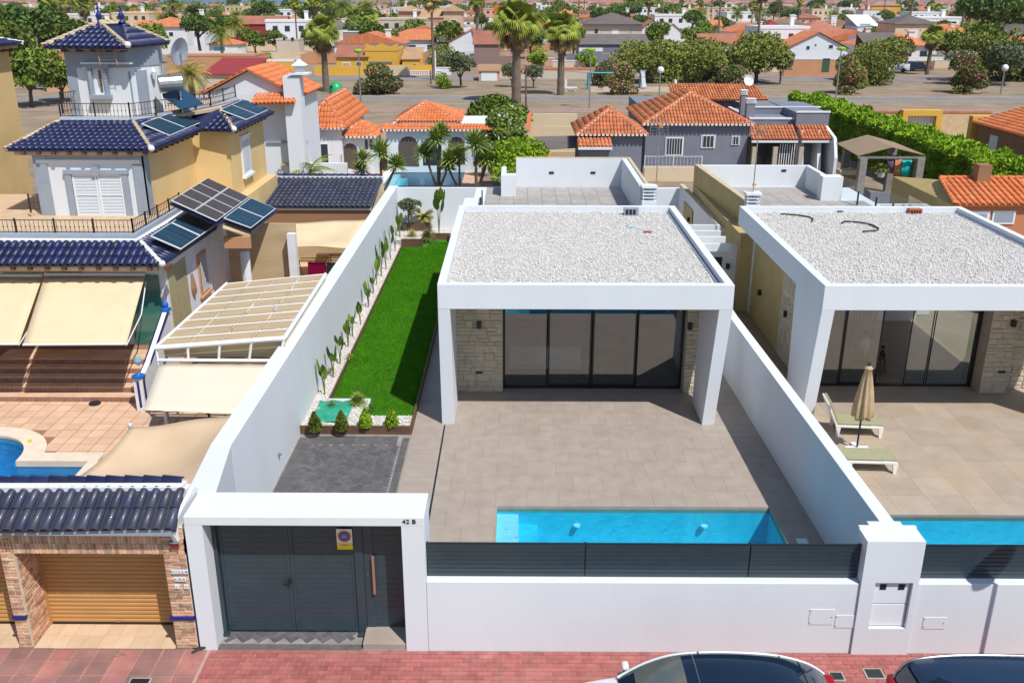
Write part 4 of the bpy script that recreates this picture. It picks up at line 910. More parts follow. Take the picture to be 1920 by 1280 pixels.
# lettering tiles VILLA LAS ...
for word, pys, x0_, x1_ in (('VILLA', 1071, 321, 353), ('LAS', 1085, 327, 349), ('J-V', 1099, 328, 354)):
    a = aty(x0_, pys, 14.17); c = aty(x1_, pys, 14.17); n = len(word); w = (c[0]-a[0])/n
    for k, ch in enumerate(word):
        x = a[0]+w*(k+.5); tl = MB().box(x-w*.45, x+w*.45, GY0-.012, GY0+.008, a[2]-.04, a[2]+.04).build('letter_tile', SHUT, gf) if ch != '-' else None
        text(ch, (x, GY0-.014, a[2]), .075, COBALT, gf, ext=.001)
a = aty(328, 1022, GY0); MB().box(a[0]-.07, a[0]+.07, GY0-.03, GY0+.01, a[2]-.05, a[2]+.07).build('letter_box', mat('red_box', (.22, .02, .03), .4), gf); MB().box(a[0]-.08, a[0]+.08, GY0-.06, GY0+.01, a[2]+.07, a[2]+.1).build('box_hood', LBLUEG, gf)
# roller door
def roller(x0, x1, label):
    t = thing('roller_door', label, 'roller door', ((x0+x1)/2, GYD, 0), 'ochre roller doors of the brick garage')
    n = 22; h = 1.98/n; V = []
    prof = [(0, 0), (-.012, h*.2), (-.014, h*.5), (-.012, h*.8), (0, h*.95)]
    b = MB(); m_ = len(prof)
    b.v = [(x, y, z) for x in (x0+.05, x1-.05) for (y, z) in prof]; b.f = [(k, k+m_, k+1+m_, k+1) for k in range(m_-1)]; b.r = [0]*len(b.f)
    me = b.mesh('slat', OCHRED, smooth=True)
    for i in range(n):
        o = bpy.data.objects.new('slat', me); COL.objects.link(o); o.parent = t; po = ORG[t.name]; o.location = (-po[0], GYD+.015-po[1], .03+i*h-po[2])
    MB().box(x0, x1, GYD+.02, GYD+.05, 0, 2.05).build('door_backing', BROWNW, t)
    for x in (x0, x1-.05): MB().box(x, x+.05, GYD-.03, GYD+.02, 0, 2.0).build('guide_rail', OCHRED, t)
    MB().box(x0+.05, x1-.05, GYD-.01, GYD+.01, -.005, .03).build('bottom_seal', BLACKM, t); MB().box((x0+x1)/2-.04, (x0+x1)/2+.04, GYD-.03, GYD-.01, .06, .09).build('lock', BROWNW, t)
    return t
roller(-8.88, -6.26, 'closed ochre roller door between the two brick pillars'); roller(-12.2, -9.14, 'ochre roller door cut off by the left picture edge')
gfl = struct(MB().box(-13, -6.24, 14.165, 14.92, -.1, -.012).build('garage_apron', SALMONJ)); ORG[gfl.name] = np.zeros(3)
grid_tiles(gfl, -8.86, -6.25, 14.17, 14.88, .0, .29, .36, CREAMT, name='floor_tile'); grid_tiles(gfl, -13, -9.14, 14.17, 14.88, .0, .29, .36, CREAMT, name='floor_tile')
# blue tiled roof of the gate
tile_slope(gf, (-11.4, 13.90, 2.60), (-5.86, 13.98, 2.62), (-5.98, 14.74, 3.00), (-11.4, 14.70, 2.98), .207, .44, BLUEWEATH, True, w=.17, base=BLUEWEATH, name='roof_tile')
MB().box(-11.4, -5.92, 13.97, 14.17, 2.50, 2.62).build('soffit', LBLUEG, gf); MB().prism([(-11.4, 14.62), (-5.98, 14.70), (-5.94, 14.95), (-11.4, 14.9)], 2.90, 3.05).build('mortar_ridge', WHITE2, gf)
caps(gf, (-11.4, 14.88, 3.02), (-5.98, 14.92, 3.04), BLUETILE, r=.085, L=.33, indiv=True)
MB().prismd([(-5.93, 13.96, 2.60), (-5.80, 14.9, 2.96), (-5.80, 15.1, 2.8), (-5.86, 15.0, 2.3), (-5.9, 14.1, 2.3)], (-.07, 0, .0)).build('plaster_end', WHITE2, gf)
MB().box(-11.4, -5.9, 14.85, 15.0, 2.0, 2.95).build('rear_wall', WHITE2, gf)
# ================================================================== neighbour's yard
yb = MB()
for (a, b_, c, d) in rect_holes((-26, -6.36, 15.0, 46.5), [P3, P3b]): yb.box(a, b_, c, d, -.2, -.012)
yard = struct(yb.build('patio', SALMONJ)); ORG[yard.name] = np.zeros(3)
grid_tiles(yard, -15.9, -6.4, 19.6, 25.33, 0, .42, .42, SALMON, holes=[(P3[0]-.01, P3[1]+.36, P3[2], P3[3]+.3), ], keep=lambda x, y: not (x > -9.2 and y < 21.5) and (x+14.2)**2+(y-21.55)**2 > 1.95**2, gap=.022)
grid_tiles(yard, -9.8, -6.4, 33, 41, 0, .8, .8, SALMON)
p3 = thing('swimming_pool', 'deep blue pool with rounded end and cream coping in the left garden', 'pool', (-13, 21.5, 0))
MB().box(-20, -10.95, 19.4, 21.46, -1.4, -1.3).box(-15.6, -12.7, 21.45, 23.0, -1.4, -1.3).build('floor', POOLD, p3)
w = MB(); w.box(-10.96, -10.8, 19.3, 21.43, -1.4, -.03); w.box(-12.9, -10.8, 21.43, 21.6, -1.4, -.03); w.box(-20, -10.8, 19.25, 19.4, -1.4, -.03); w.build('pool_wall', POOLD, p3)
# rounded end: ring wall
cxr, cyr, rr = -14.2, 21.55, 1.35
ring = [(cxr+rr*math.cos(t), cyr+rr*math.sin(t)) for t in np.linspace(0, math.pi, 22)]; rout = [(cxr+(rr+.55)*math.cos(t), cyr+(rr+.55)*math.sin(t)) for t in np.linspace(0, math.pi, 22)]
rin2 = [(cxr+(rr+2.0)*math.cos(t), cyr+(rr+2.0)*math.sin(t)) for t in np.linspace(0, math.pi, 22)]
b = MB()
for k in range(21): b.add([(ring[k][0], ring[k][1], -1.35), (ring[k+1][0], ring[k+1][1], -1.35), (ring[k+1][0], ring[k+1][1], .0), (ring[k][0], ring[k][1], .0)], [(0, 1, 2, 3)])
b.build('pool_wall', POOLD, p3)
COPE = mat('cream_coping_stone', (.74, .63, .49), .8, (.66, .55, .42), 3, .5, .2)
b = MB()
for k in range(21): b.hexa([(*ring[k], -.1), (*rout[k], -.1), (*rout[k+1], -.1), (*ring[k+1], -.1)], [(*ring[k], .07), (*rout[k], .06), (*rout[k+1], .06), (*ring[k+1], .07)])
b.box(cxr+rr, -10.75, 21.42, 21.9, -.1, .065); b.box(-10.98, -10.45, 19.3, 21.42, -.1, .06); b.build('coping', COPE, p3, smooth=False)
b = MB()
for k in range(21): b.hexa([(*rout[k], -.1), (*rin2[k], -.1), (*rin2[k+1], -.1), (*rout[k+1], -.1)], [(*rout[k], -.019), (*rin2[k], -.019), (*rin2[k+1], -.019), (*rout[k+1], -.019)])
b.build('surround', SALMONJ, p3)
MB().add([(-20, 19.4, -.12), (-10.95, 19.4, -.12), (-10.95, 21.44, -.12), (-20, 21.44, -.12)], [(0, 1, 2, 3)]).add([(-15.6, 21.44, -.12), (-12.85, 21.44, -.12), (-12.85, 22.95, -.12), (-15.6, 22.95, -.12)], [(0, 1, 2, 3)]).build('water', glassy('deep_pool_water', (.35, .72, .90), .9, .02, .4, 3.0, base=0), p3)
q = at(60, 828, .07); tagged('pool_toy', MB().box(q[0]-.1, q[0]-.03, q[1]-.05, q[1]+.05, .07, .13), mat('toy_yellow', (.7, .6, .05), .5), 'tiny yellow toy lying on the rounded pool coping', 'toy')
q = at(178, 757, 0); tagged('rubber_disc', MB().lathe((q[0], q[1], 0), [(.17, 0), (.17, .04), (.10, .05)], 14), BLACKM, 'small dark rubber disc at the foot of the patio steps', 'disc')
# steps
stp = thing('patio_steps', 'wide terracotta steps with patterned risers leading up to the left villa', 'steps', (-14, 26, 0))
sy = 25.33; nst = 5; trd = .36; rh = .16
for k in range(nst):
    y = sy+k*trd
    MB().box(-22, -10.9, y+.012, 30 if k == nst-1 else y+trd+.1, -.05 if k == 0 else k*rh-.01, (k+1)*rh-.014).build('step_core', SALMONJ, stp)
    rm = MB().box(-.5, .5, 0, .02, 0, 1).mesh('riser_tile', RISER); po = ORG[stp.name]
    x = -15.9
    while x < -10.95:
        o = bpy.data.objects.new('riser_tile', rm); COL.objects.link(o); o.parent = stp; o.location = (x+.14-po[0], y-.006-po[1], k*rh+.005-po[2]); o.scale = (.27, 1, rh-.03)
        MBdot = None; x += .28
    grid_tiles(stp, -16, -10.9, y-.015, y+trd-.02 if k < nst-1 else 27.6, (k+1)*rh, .42, .42, SALMON, name='tread_tile')
dots = MB()
for k in range(nst):
    x = -15.9
    while x < -10.95: dots.box(x+.12, x+.16, sy+k*trd-.012, sy+k*trd-.006, k*rh+.055, k*rh+.095); x += .28
dots.build('riser_motif', BROWNW, stp, kind='stuff')
# blue-white stair wall with finials
bw_ = thing('stair_wall', 'white stair wall edged in cobalt blue with glazed finials', 'wall', (-10.9, 26, 0))
a0 = at(283, 752, 0); XW = -10.72
MB().prismd([(XW, 24.9, 0), (XW, 24.9, 1.02), (XW, 25.5, 1.25), (XW, 27.2, 2.2), (XW, 27.4, 2.2), (XW, 27.4, 0)], (-.14, 0, 0)).build('wall', WHITE2, bw_)
MB().box(XW-.24, XW+.02, 24.66, 24.9, 0, 1.02).build('pier', WHITE2, bw_)
MB().box(XW-.145, XW-.075, 24.65, 24.66, .12, .92).box(XW+.0205, XW+.03, 24.72, 24.84, .12, .92).build('cobalt_stripe', COBALT, bw_)
MB().lathe((XW-.11, 24.78, 1.02), [(.19, 0), (.19, .05), (.08, .08), (.04, .12)], 14).build('pier_cap', COBALTL, bw_)
MB().lathe((XW-.2, 25.1, 1.25), [(.02, 0), (.10, .06), (.12, .14), (.08, .24), (.02, .27)], 10).build('lantern_globe', mat('frosted_blue', (.2, .4, .5), .3), bw_)
b = MB(); b.prismd([(XW+.004, 25.42, 1.15), (XW+.004, 25.5, 1.27), (XW+.004, 27.2, 2.22), (XW+.004, 27.2, 2.08)], (.02, 0, 0)); b.prismd([(XW-.17, 25.0, 1.03), (XW-.17, 25.5, 1.26), (XW-.17, 27.2, 2.21), (XW-.17, 27.2, 2.1)], (.02, 0, 0)); b.prismd([(XW+.004, 24.95, .1), (XW+.004, 27.3, 1.3), (XW+.004, 27.3, 1.18), (XW+.004, 25.05, 0.04)], (.02, 0, 0)); b.build('cobalt_stripe', COBALT, bw_)
MB().lathe((XW-.07, 27.3, 2.2), [(.16, 0), (.16, .06), (.07, .1), (.10, .17), (.08, .24), (.02, .32)], 12).build('finial', COBALTL, bw_)
q = at(478, 500, 1.6)
ff = thing('garden_column', 'white and purple striped column with blue glazed finial beside the rear porch', 'column', (-8.3, 31.0, 0))
MB().box(-8.55, -8.15, 30.9, 31.2, 0, 1.6).build('shaft', WHITE2, ff); MB().box(-8.5, -8.42, 30.89, 30.9, .1, 1.5).box(-8.28, -8.2, 30.89, 30.9, .1, 1.5).build('stripe', COBALT, ff)
MB().lathe((-8.35, 31.05, 1.6), [(.2, 0), (.2, .06), (.08, .1), (.12, .18), (.02, .34)], 12).build('finial', COBALTL, ff)
# ================================================================== left villa
nv = thing('tiled_villa', 'yellow and white three-storey villa with glazed blue roofs, tower and solar panels', 'villa', (-14, 34, 0))
# ground storey
MB().box(-24, -11.05, 28.1, 36, 0, 3.62).build('lower_wall', WHITE2, nv)
MB().box(-11.04, -10.98, 28.1, 33.0, .8, 3.5).build('side_wall', WHITE2, nv)
MB().box(-11.06, -10.955, 28.25, 29.9, .8, 3.2).build('ochre_panel', mat('khaki_blind', (.42, .36, .2), .8, (.34, .29, .15), 3, .5, stretch=(1, 4, 1)), nv)
# side window with salmon frame and grille
MB().box(-10.98, -10.93, 31.0, 31.9, 1.5, 2.95).build('window_frame', PEACH, nv); MB().box(-10.929, -10.92, 31.12, 31.78, 1.65, 2.8).build('pane', PANE, nv)
gq = MB()
for k in range(7): gq.tube([(-10.9, 31.12+k*.11, 1.6), (-10.9, 31.12+k*.11, 2.85)], .012, 4)
gq.build('window_grille', SHUT, nv); MB().box(-10.98, -10.85, 30.9, 32.0, 1.42, 1.5).build('window_sill', PEACH, nv)
MB().lathe((-10.95, 30.3, 1.8), [(.10, 0), (.13, .2), (.09, .45), (.05, .7)], 8).build('wall_plaque', BROWNW, nv)
MB().tube([(-9.9, 33.0, .0), (-9.9, 33.0, 2.6)], .17, 10).build('flue_pipe', SHUT, nv)
MB().box(-8.55, -8.25, 33.9, 34.2, 0, 3.0).build('porch_post', WHITE2, nv); MB().box(-10.9, -8.3, 34.3, 34.4, .0, 3.3).build('straw_screen', REEDMAT, nv); MB().box(-10.1, -9.2, 31.4, 31.55, 3.1, 3.5).build('beam_end', PEACH, nv)
# green glass door under the awning
MB().box(-12.2, -11.2, 28.04, 28.08, .8, 3.1).build('glass_door', mat('green_glass', (.04, .16, .13), .1, spec=1.0), nv)
MB().box(-13.9, -13.6, 28.04, 28.08, 1.0, 3.4).box(-16, -13.9, 28.03, 28.08, .8, 3.3).build('straw_screen', REEDMAT, nv)
# lower roof
ZE, ZR = 3.62, 4.08
A = (-16.6, 27.25, ZE); B = (-10.72, 27.30, ZE); C = (-11.72, 28.35, ZR); D = (-16.6, 28.3, ZR)
tile_slope(nv, A, B, C, D, .225, .40, BLUETILE, True, base=BLUETILE, name='roof_tile')
tile_slope(nv, B, (-10.55, 32.2, ZE), (-11.68, 32.2, ZR), C, .225, .40, BLUETILE, False, base=BLUETILE, name='roof_tile')
caps(nv, B, C, WHITE2, r=.07, L=.25, mort=TANW, name='hip_cap')
def sphere(mb_, c, r, seg=12): mb_.lathe(c, [(r*math.sin(t)+.001, -r*math.cos(t)) for t in np.linspace(0, math.pi, 8)], seg)
s_ = MB(); sphere(s_, (B[0], B[1], ZE+.06), .10); s_.build('roof_ball', WHITE2, nv, smooth=True)
MB().box(-17, -10.95, 27.42, 27.6, ZE-.22, ZE-.07).build('eave_board', TANW, nv)
for k in range(12): MB().box(-16.4+k*.52, -16.28+k*.52, 27.3, 27.7, ZE-.17, ZE-.05).build('rafter_end', BEAMW, nv)
MB().prism([(-17, 28.3), (-11.68, 28.36), (-11.64, 33.2), (-11.9, 33.2), (-11.95, 28.62), (-17, 28.62)], ZR-.06, ZR+.05).build('mortar_ridge', WHITE2, nv)
MB().prism([(-17, 28.62), (-11.95, 28.66), (-11.92, 33.2), (-12.15, 33.2), (-12.2, 28.9), (-17, 28.9)], ZR-.02, ZR+.19).build('balcony_kerb', LBLUEG, nv, bev=.02)
MB().box(-24, -12.0, 28.9, 36, 3.8, 4.05).build('balcony_floor', CREAMT, nv)
def railing(parent, pts, z, h=.42, post=1.15, step=.14, mt=IRON, name='railing'):
    for (p, q) in zip(pts[:-1], pts[1:]):
        p, q = np.array(p, float), np.array(q, float); D = np.linalg.norm(q-p); d = (q-p)/D
        zp, zq = (z, z) if not hasattr(z, '__len__') else z
        b = MB(); b.tube([(p[0], p[1], zp+h), (q[0], q[1], zq+h)], .014, 4); b.tube([(p[0], p[1], zp+.05), (q[0], q[1], zq+.05)], .010, 4)
        n = max(1, int(D/step))
        for k in range(n+1):
            c = p+d*(D*k/n); b.tube([(c[0], c[1], zp), (c[0], c[1], zp+h)], .0085, 4)
            b.lathe((c[0], c[1], zp+h*.5), [(.004, -.05), (.024, 0), (.004, .05)], 4, cap=False)
        b.build(name, mt, parent); m_ = max(1, round(D/post)); pb_ = MB()
        for k in range(m_+1):
            c = p+d*(D*k/m_); pb_.box(c[0]-.022, c[0]+.022, c[1]-.022, c[1]+.022, zp-.05, zp+h+.06)
        pb_.build(name+'_post', mt, parent, kind='stuff')
railing(nv, [(-17, 28.78), (-12.08, 28.78), (-12.04, 33.0)], ZR+.17)
# balcony at far left: stair rail
railing(nv, [(-16.9, 32.0), (-15.6, 33.4)], 4.25, .55); 
# upper storey
MB().box(-16.62, -12.92, 32.3, 36, 4.0, 6.3).build('upper_wall', WHITE, nv)
MB().box(-12.93, -12.90, 32.45, 37.6, 3.6, 6.3).build('side_wall', YELLOW, nv)
for x0, x1 in ((-16.66, -16.2), (-13.25, -12.86)): MB().box(x0, x1, 32.24, 32.3, 4.0, 6.3).build('corner_strip', LBLUEG, nv)
MB().box(-12.90, -12.86, 32.24, 32.75, 4.0, 6.3).build('corner_strip', LBLUEG, nv)
MB().box(-16.55, -12.95, 32.22, 32.3, 5.86, 6.0).build('cornice', WHITE, nv, bev=.02)
MB().box(-16.6, -12.9, 32.26, 32.3, 6.02, 6.3).build('frieze', LBLUEG, nv)
# shutters
sh = thing('dummy', 'x', 'x') if False else None
MB().box(-15.62, -15.42, 32.2, 32.3, 4.03, 5.55).box(-13.66, -13.46, 32.2, 32.3, 4.03, 5.55).box(-15.66, -13.42, 32.18, 32.3, 5.5, 5.64).build('door_surround', LBLUEG, nv); MB().box(-14.66, -14.42, 32.16, 32.3, 5.46, 5.74).build('keystone', LBLUEG, nv)
for i, (a, c) in enumerate(((-15.40, -14.55), (-14.53, -13.68))):
    f = MB(); f.box(a, a+.06, 32.24, 32.29, 4.03, 5.48).box(c-.06, c, 32.24, 32.29, 4.03, 5.48); 
    for z in (4.03, 4.75, 5.43): f.box(a+.06, c-.06, 32.24, 32.29, z, z+.06)
    so = f.build('shutter', SHUT, nv); l_ = MB().hexa([(a+.06, 32.25, 0), (c-.06, 32.25, 0), (c-.06, 32.29, .02), (a+.06, 32.29, .02)], [(a+.06, 32.25, .012), (c-.06, 32.25, .012), (c-.06, 32.29, .045), (a+.06, 32.29, .045)]).mesh('louvre', SHUT)
    for z in list(np.arange(4.10, 4.72, .052))+list(np.arange(4.82, 5.40, .052)):
        o = bpy.data.objects.new('louvre', l_); COL.objects.link(o); o.parent = so; o.location = (0, 0, z)
        ORG[so.name] = ORG[nv.name]; o.location = tuple(np.array((0, 0, z))-ORG[nv.name])
    MB().box(a+.06, c-.06, 32.292, 32.296, 4.03, 5.48).build('dark_backing', LBLUEG, nv)
# right wing upper walls
MB().box(-12.93, -11.5, 37.6, 43.0, 3.0, 6.3).build('upper_wall', YELLOW, nv); MB().box(-16.6, -12.93, 36, 43, 4.0, 6.3).build('core', YELLOW, nv)
MB().box(-13, -11.06, 33.3, 43.0, 0, 3.6).build('lower_wall', YELLOW, nv)
# yellow face facing camera between wings, and side face
w_ = thing('x', 'x', 'x') if False else None
wx, wy0, wy1 = -11.5, 39.3, 40.3; 
fr = MB().box(wx+.001, wx+.06, wy0-.12, wy1+.12, 4.2, 5.75).build('window_frame', SHUT, nv); MB().box(wx+.061, wx+.07, wy0, wy1, 4.4, 5.6).build('shutter', LBLUEG, fr)
b = MB()
for z in np.arange(4.42, 5.6, .07): b.box(wx+.07, wx+.085, wy0, wy1, z, z+.035)
b.build('louvre', SHUT, nv, kind='stuff'); MB().box(wx, wx+.16, wy0-.2, wy1+.2, 4.1, 4.2).box(wx, wx+.12, wy0-.2, wy1+.2, 5.75, 5.85).build('window_sill', SHUT, nv)
# upper roof
E1, E2 = 6.36, 6.9
pA = (-17.4, 32.0, E1); pB = (-12.40, 31.95, E1); pC = (-14.15, 35.1, E2); pD = (-17.0, 35.3, E2)
tile_slope(nv, pA, pB, pC, pD, .225, .40, BLUETILE, True, base=BLUETILE)
tile_slope(nv, pB, (-12.35, 37.2, E1), (-13.75, 37.2, E2), pC, .225, .40, BLUETILE, False, base=BLUETILE)
tile_slope(nv, (-12.35, 37.2, E1), (-11.05, 37.05, E1), (-12.4, 40.0, E2), (-13.7, 39.6, E2), .225, .40, BLUETILE, False, base=BLUETILE)
tile_slope(nv, (-11.05, 37.05, E1), (-10.95, 43.0, E1), (-12.35, 43, E2), (-12.4, 40.0, E2), .225, .40, BLUETILE, False, base=BLUETILE)
tile_slope(nv, (-17.9, 38, E1), pA, pD, (-17.2, 38, E2), .225, .40, BLUETILE, False, base=BLUETILE)
for P_, Q_ in ((pB, pC), (pA, pD), ((-11.05, 37.05, E1), (-12.4, 39.9, E2))): caps(nv, P_, Q_, TANW, r=.07, L=.25, mort=TANW, name='hip_cap')
for q_ in (pB, (-11.05, 37.05, E1)): s_ = MB(); sphere(s_, (q_[0], q_[1], q_[2]+.06), .11); s_.build('roof_ball', WHITE2, nv, smooth=True)
MB().box(-17.2, -12.6, 32.12, 32.3, E1-.2, E1-.07).box(-12.75, -12.6, 32.3, 37.3, E1-.2, E1-.07).box(-11.35, -11.2, 37.3, 43, E1-.2, E1-.07).build('eave_board', TANW, nv)
for k in range(9): MB().box(-16.9+k*.52, -16.78+k*.52, 32.0, 32.3, E1-.17, E1-.05).build('rafter_end', BEAMW, nv)
for k in range(9): MB().box(-12.7, -12.45, 32.5+k*.55, 32.62+k*.55, E1-.17, E1-.05).build('rafter_end', BEAMW, nv)
for k in range(9): MB().box(-11.4, -11.1, 37.6+k*.55, 37.72+k*.55, E1-.17, E1-.05).build('rafter_end', BEAMW, nv)
MB().prism([(-17.05, 35.25), (-14.2, 35.05), (-12.45, 39.9), (-12.4, 43), (-17.1, 43)], E2-.1, E2+.02).build('deck', CREAMT, nv)
kb = [(-17.0, 35.45), (-14.35, 35.3), (-13.4, 38.0), (-12.9, 40.2), (-12.5, 42.9)]
for p_, q_ in zip(kb[:-1], kb[1:]): MB().tube([(p_[0], p_[1], E2+.06), (q_[0], q_[1], E2+.06)], .11, 4).build('deck_kerb', LBLUEG, nv)
railing(nv, [(-14.35, 35.35), (-13.25, 37.6), (-12.8, 40.0), (-12.55, 42.8)], E2+.14, .5); railing(nv, [(-17.0, 35.5), (-14.35, 35.35)], E2+.14, .5)
railing(nv, [(-16.95, 35.6), (-16.6, 37.2), (-15.8, 37.0)], E2+.3, .7)
# tower
tw = [(-16.95, 36.5), (-14.75, 36.5), (-14.15, 38.3), (-14.8, 40.5), (-16.95, 40.5)]
MB().prism([(x, y) for x, y in tw], E2, 9.46).build('tower_wall', WHITE, nv)
MB().prism([(x*1, y) for x, y in [(-16.98, 36.47), (-14.73, 36.47), (-14.12, 38.28), (-14.77, 40.53), (-16.98, 40.53)]], 8.75, 9.45).build('tower_frieze', LBLUEG, nv)
MB().box(-16.98, -16.62, 36.46, 36.5, E2, 8.75).build('corner_strip', LBLUEG, nv)
# tower window box
q0 = aty(166, 127, 36.4); q1 = aty(206, 178, 36.4)
MB().box(q0[0]-.15, q1[0]+.12, 36.25, 36.5, q0[2]-.02, q0[2]+.12).box(q0[0]-.02, q0[0]+.1, 36.3, 36.5, q1[2], q0[2]).box(q1[0]-.1, q1[0], 36.3, 36.5, q1[2], q0[2]).box(q0[0]-.06, q1[0]+.06, 36.2, 36.5, q1[2]-.14, q1[2]).build('window_surround', LBLUEG, nv)
fr = MB().box(q0[0]+.1, q1[0]-.1, 36.44, 36.48, q1[2], q0[2]).build('window_frame', SHUT, nv); MB().box(q0[0]+.32, q1[0]-.24, 36.42, 36.44, q1[2]+.1, q0[2]-.1).build('pane', mat('amber_pane', (.16, .11, .06), .2), fr)
MB().box(q0[0]-.2, q1[0]+1.0, 36.2, 36.5, q0[2]+.13, q0[2]+.2).build('string_course', WHITE, nv)
MB().box(-14.7, -14.68, 36.6, 36.9, E2, 8.6).build('pilaster', LBLUEG, nv)
f0 = np.array([-14.75, 36.5]); f1 = np.array([-14.15, 38.3]); fd = (f1-f0)/np.linalg.norm(f1-f0); fn = np.array([fd[1], -fd[0]])
def onf(s, o=0.0): r_ = f0+fd*s+fn*o; return (r_[0], r_[1])
MB().prism([onf(.5), onf(1.1), onf(1.1, .04), onf(.5, .04)], E2+.1, 8.6).build('door_leaf', LBLUEG, nv)
t = thing('wall_lantern', 'white wall lantern on the tower beside the narrow door', 'lantern', (*onf(1.35, .1), 8.4)); MB().lathe((*onf(1.35, .16), 8.25), [(.05, 0), (.1, .25), (.11, .27), (.02, .42)], 8).build('lamp', SHUT, t)
# tower roof
TE, TP = 9.5, 10.28
r1 = (-17.5, 36.0, TE); r2 = (-14.25, 35.75, TE); r3 = (-14.0, 39.4, TE); r4 = (-17.6, 40.9, TE); tA = (-16.12, 38.0, TP); tB = (-15.33, 38.2, TP)
tile_slope(nv, r1, r2, tA, tA, .225, .40, BLUETILE, False, base=BLUETILE)
MB().add([r1, r2, tB, tA], [(0, 1, 2, 3)]).add([r2, r3, tB], [(0, 1, 2)]).add([r3, r4, tA, tB], [(0, 1, 2, 3)]).add([r4, r1, tA], [(0, 1, 2)]).add([r1, r2, r3, r4], [(3, 2, 1, 0)]).build('roof_deck', BLUETILE, nv)
tile_slope(nv, r2, r3, tB, tB, .225, .40, BLUETILE, False, base=BLUETILE)
for P_, Q_ in ((r1, tA), (r2, tA), (r3, tB), (tA, tB)): caps(nv, (P_[0], P_[1], P_[2]+.05), (Q_[0], Q_[1], Q_[2]+.05), TANW, r=.06, L=.22, mort=TANW, name='hip_cap')
s_ = MB(); sphere(s_, (r2[0], r2[1], TE+.1), .12); s_.build('roof_ball', WHITE2, nv, smooth=True)
for q_ in (tA, tB): MB().lathe((q_[0], q_[1], TP), [(.16, 0), (.14, .08), (.06, .12), (.09, .2), (.13, .28), (.06, .4), (.03, .5), (.05, .56), (.01, .7)], 10).build('roof_finial', COBALT, nv, smooth=True)
MB().prism([(-17.2, 36.25), (-14.5, 36.05), (-14.3, 39.2), (-17.3, 40.6)], TE-.1, TE-.03).build('eave_board', TANW, nv)
for k in range(5): MB().box(-16.9+k*.55, -16.78+k*.55, 36.1, 36.5, TE-.17, TE-.06).build('rafter_end', BEAMW, nv)
# ladder-like antenna
ta = thing('roof_antenna', 'copper coloured grid antenna standing before the tower window', 'antenna', (-15.4, 36.0, 8.6)); q = aty(188, 122, 36.0); q2 = aty(214, 84, 36.0); b = MB()
b.tube([(q[0], 36, q[2]), (q[0]-.05, 36, q2[2])], .022, 4); b.tube([(q2[0]+.02, 36, q[2]), (q2[0]-.08, 36, q2[2])], .022, 4); b.build('side_pole', mat('copper_pipe', (.5, .22, .12), .5), ta)
b = MB()
for k in range(6): z = q[2]+(q2[2]-q[2])*(k+.5)/6; b.tube([(q[0], 36, z), (q2[0]-.02, 36, z)], .010, 4)
b.build('rung', STEEL, ta)
# boiler
bo = thing('solar_water_heater', 'silver tank solar water heater leaning behind the tower railing', 'water heater', (-13.2, 39.0, 7))
c = aty(318, 157, 37.5); MB().tube([(c[0]-.35, 37.3, c[2]), (c[0]+.40, 37.7, c[2]+.03)], .32, 16).build('tank', STEEL, bo, smooth=False)
q0 = aty(318, 176, 37.7); q1 = aty(372, 200, 37.7)
MB().prismd([(q0[0]-.3, 37.5, q0[2]-.05), (q0[0]+.3, 38.4, q0[2]+.1), (q1[0]+.1, 38.0, q1[2]+.05), (q1[0]-.5, 37.1, q1[2]-.05)], (0, 0, .05)).build('collector', mat('collector_blue', (.02, .06, .12), .15, spec=.8), bo)
MB().tube([(c[0]-.3, 37.2, c[2]), (c[0]-.2, 37.2, 6.95)], .04, 6).tube([(c[0]+.3, 37.7, c[2]), (c[0]+.3, 37.7, 6.95)], .03, 6).build('stand', SHUT, bo)
sd = thing('satellite_dish', 'large grey satellite dish edge-on behind the tower roof', 'satellite dish', (-13.0, 40.5, 9)); c = aty(337, 97, 40.5); V = []
b = MB(); n = 18
for k in range(n): a = 2*math.pi*k/n; b.v.append((c[0]+.18*math.cos(a)+.1*math.sin(a), 40.5+.5*math.cos(a), c[2]+.55*math.sin(a)))
b.v += [(c[0]-.15, 40.6, c[2])]; b.f += [(k, (k+1) % n, n) for k in range(n)]; b.r += [0]*n; o = b.build('dish', LBLUEG, sd); sm = o.modifiers.new('s', 'SOLIDIFY'); sm.thickness = .03
MB().tube([(c[0], 40.5, c[2]-.4), (c[0]+.6, 40.4, c[2]-.35)], .02, 4).tube([(c[0], 40.6, c[2]), (c[0]-.1, 40.8, 7.0)], .03, 5).build('arm', STEEL, sd)
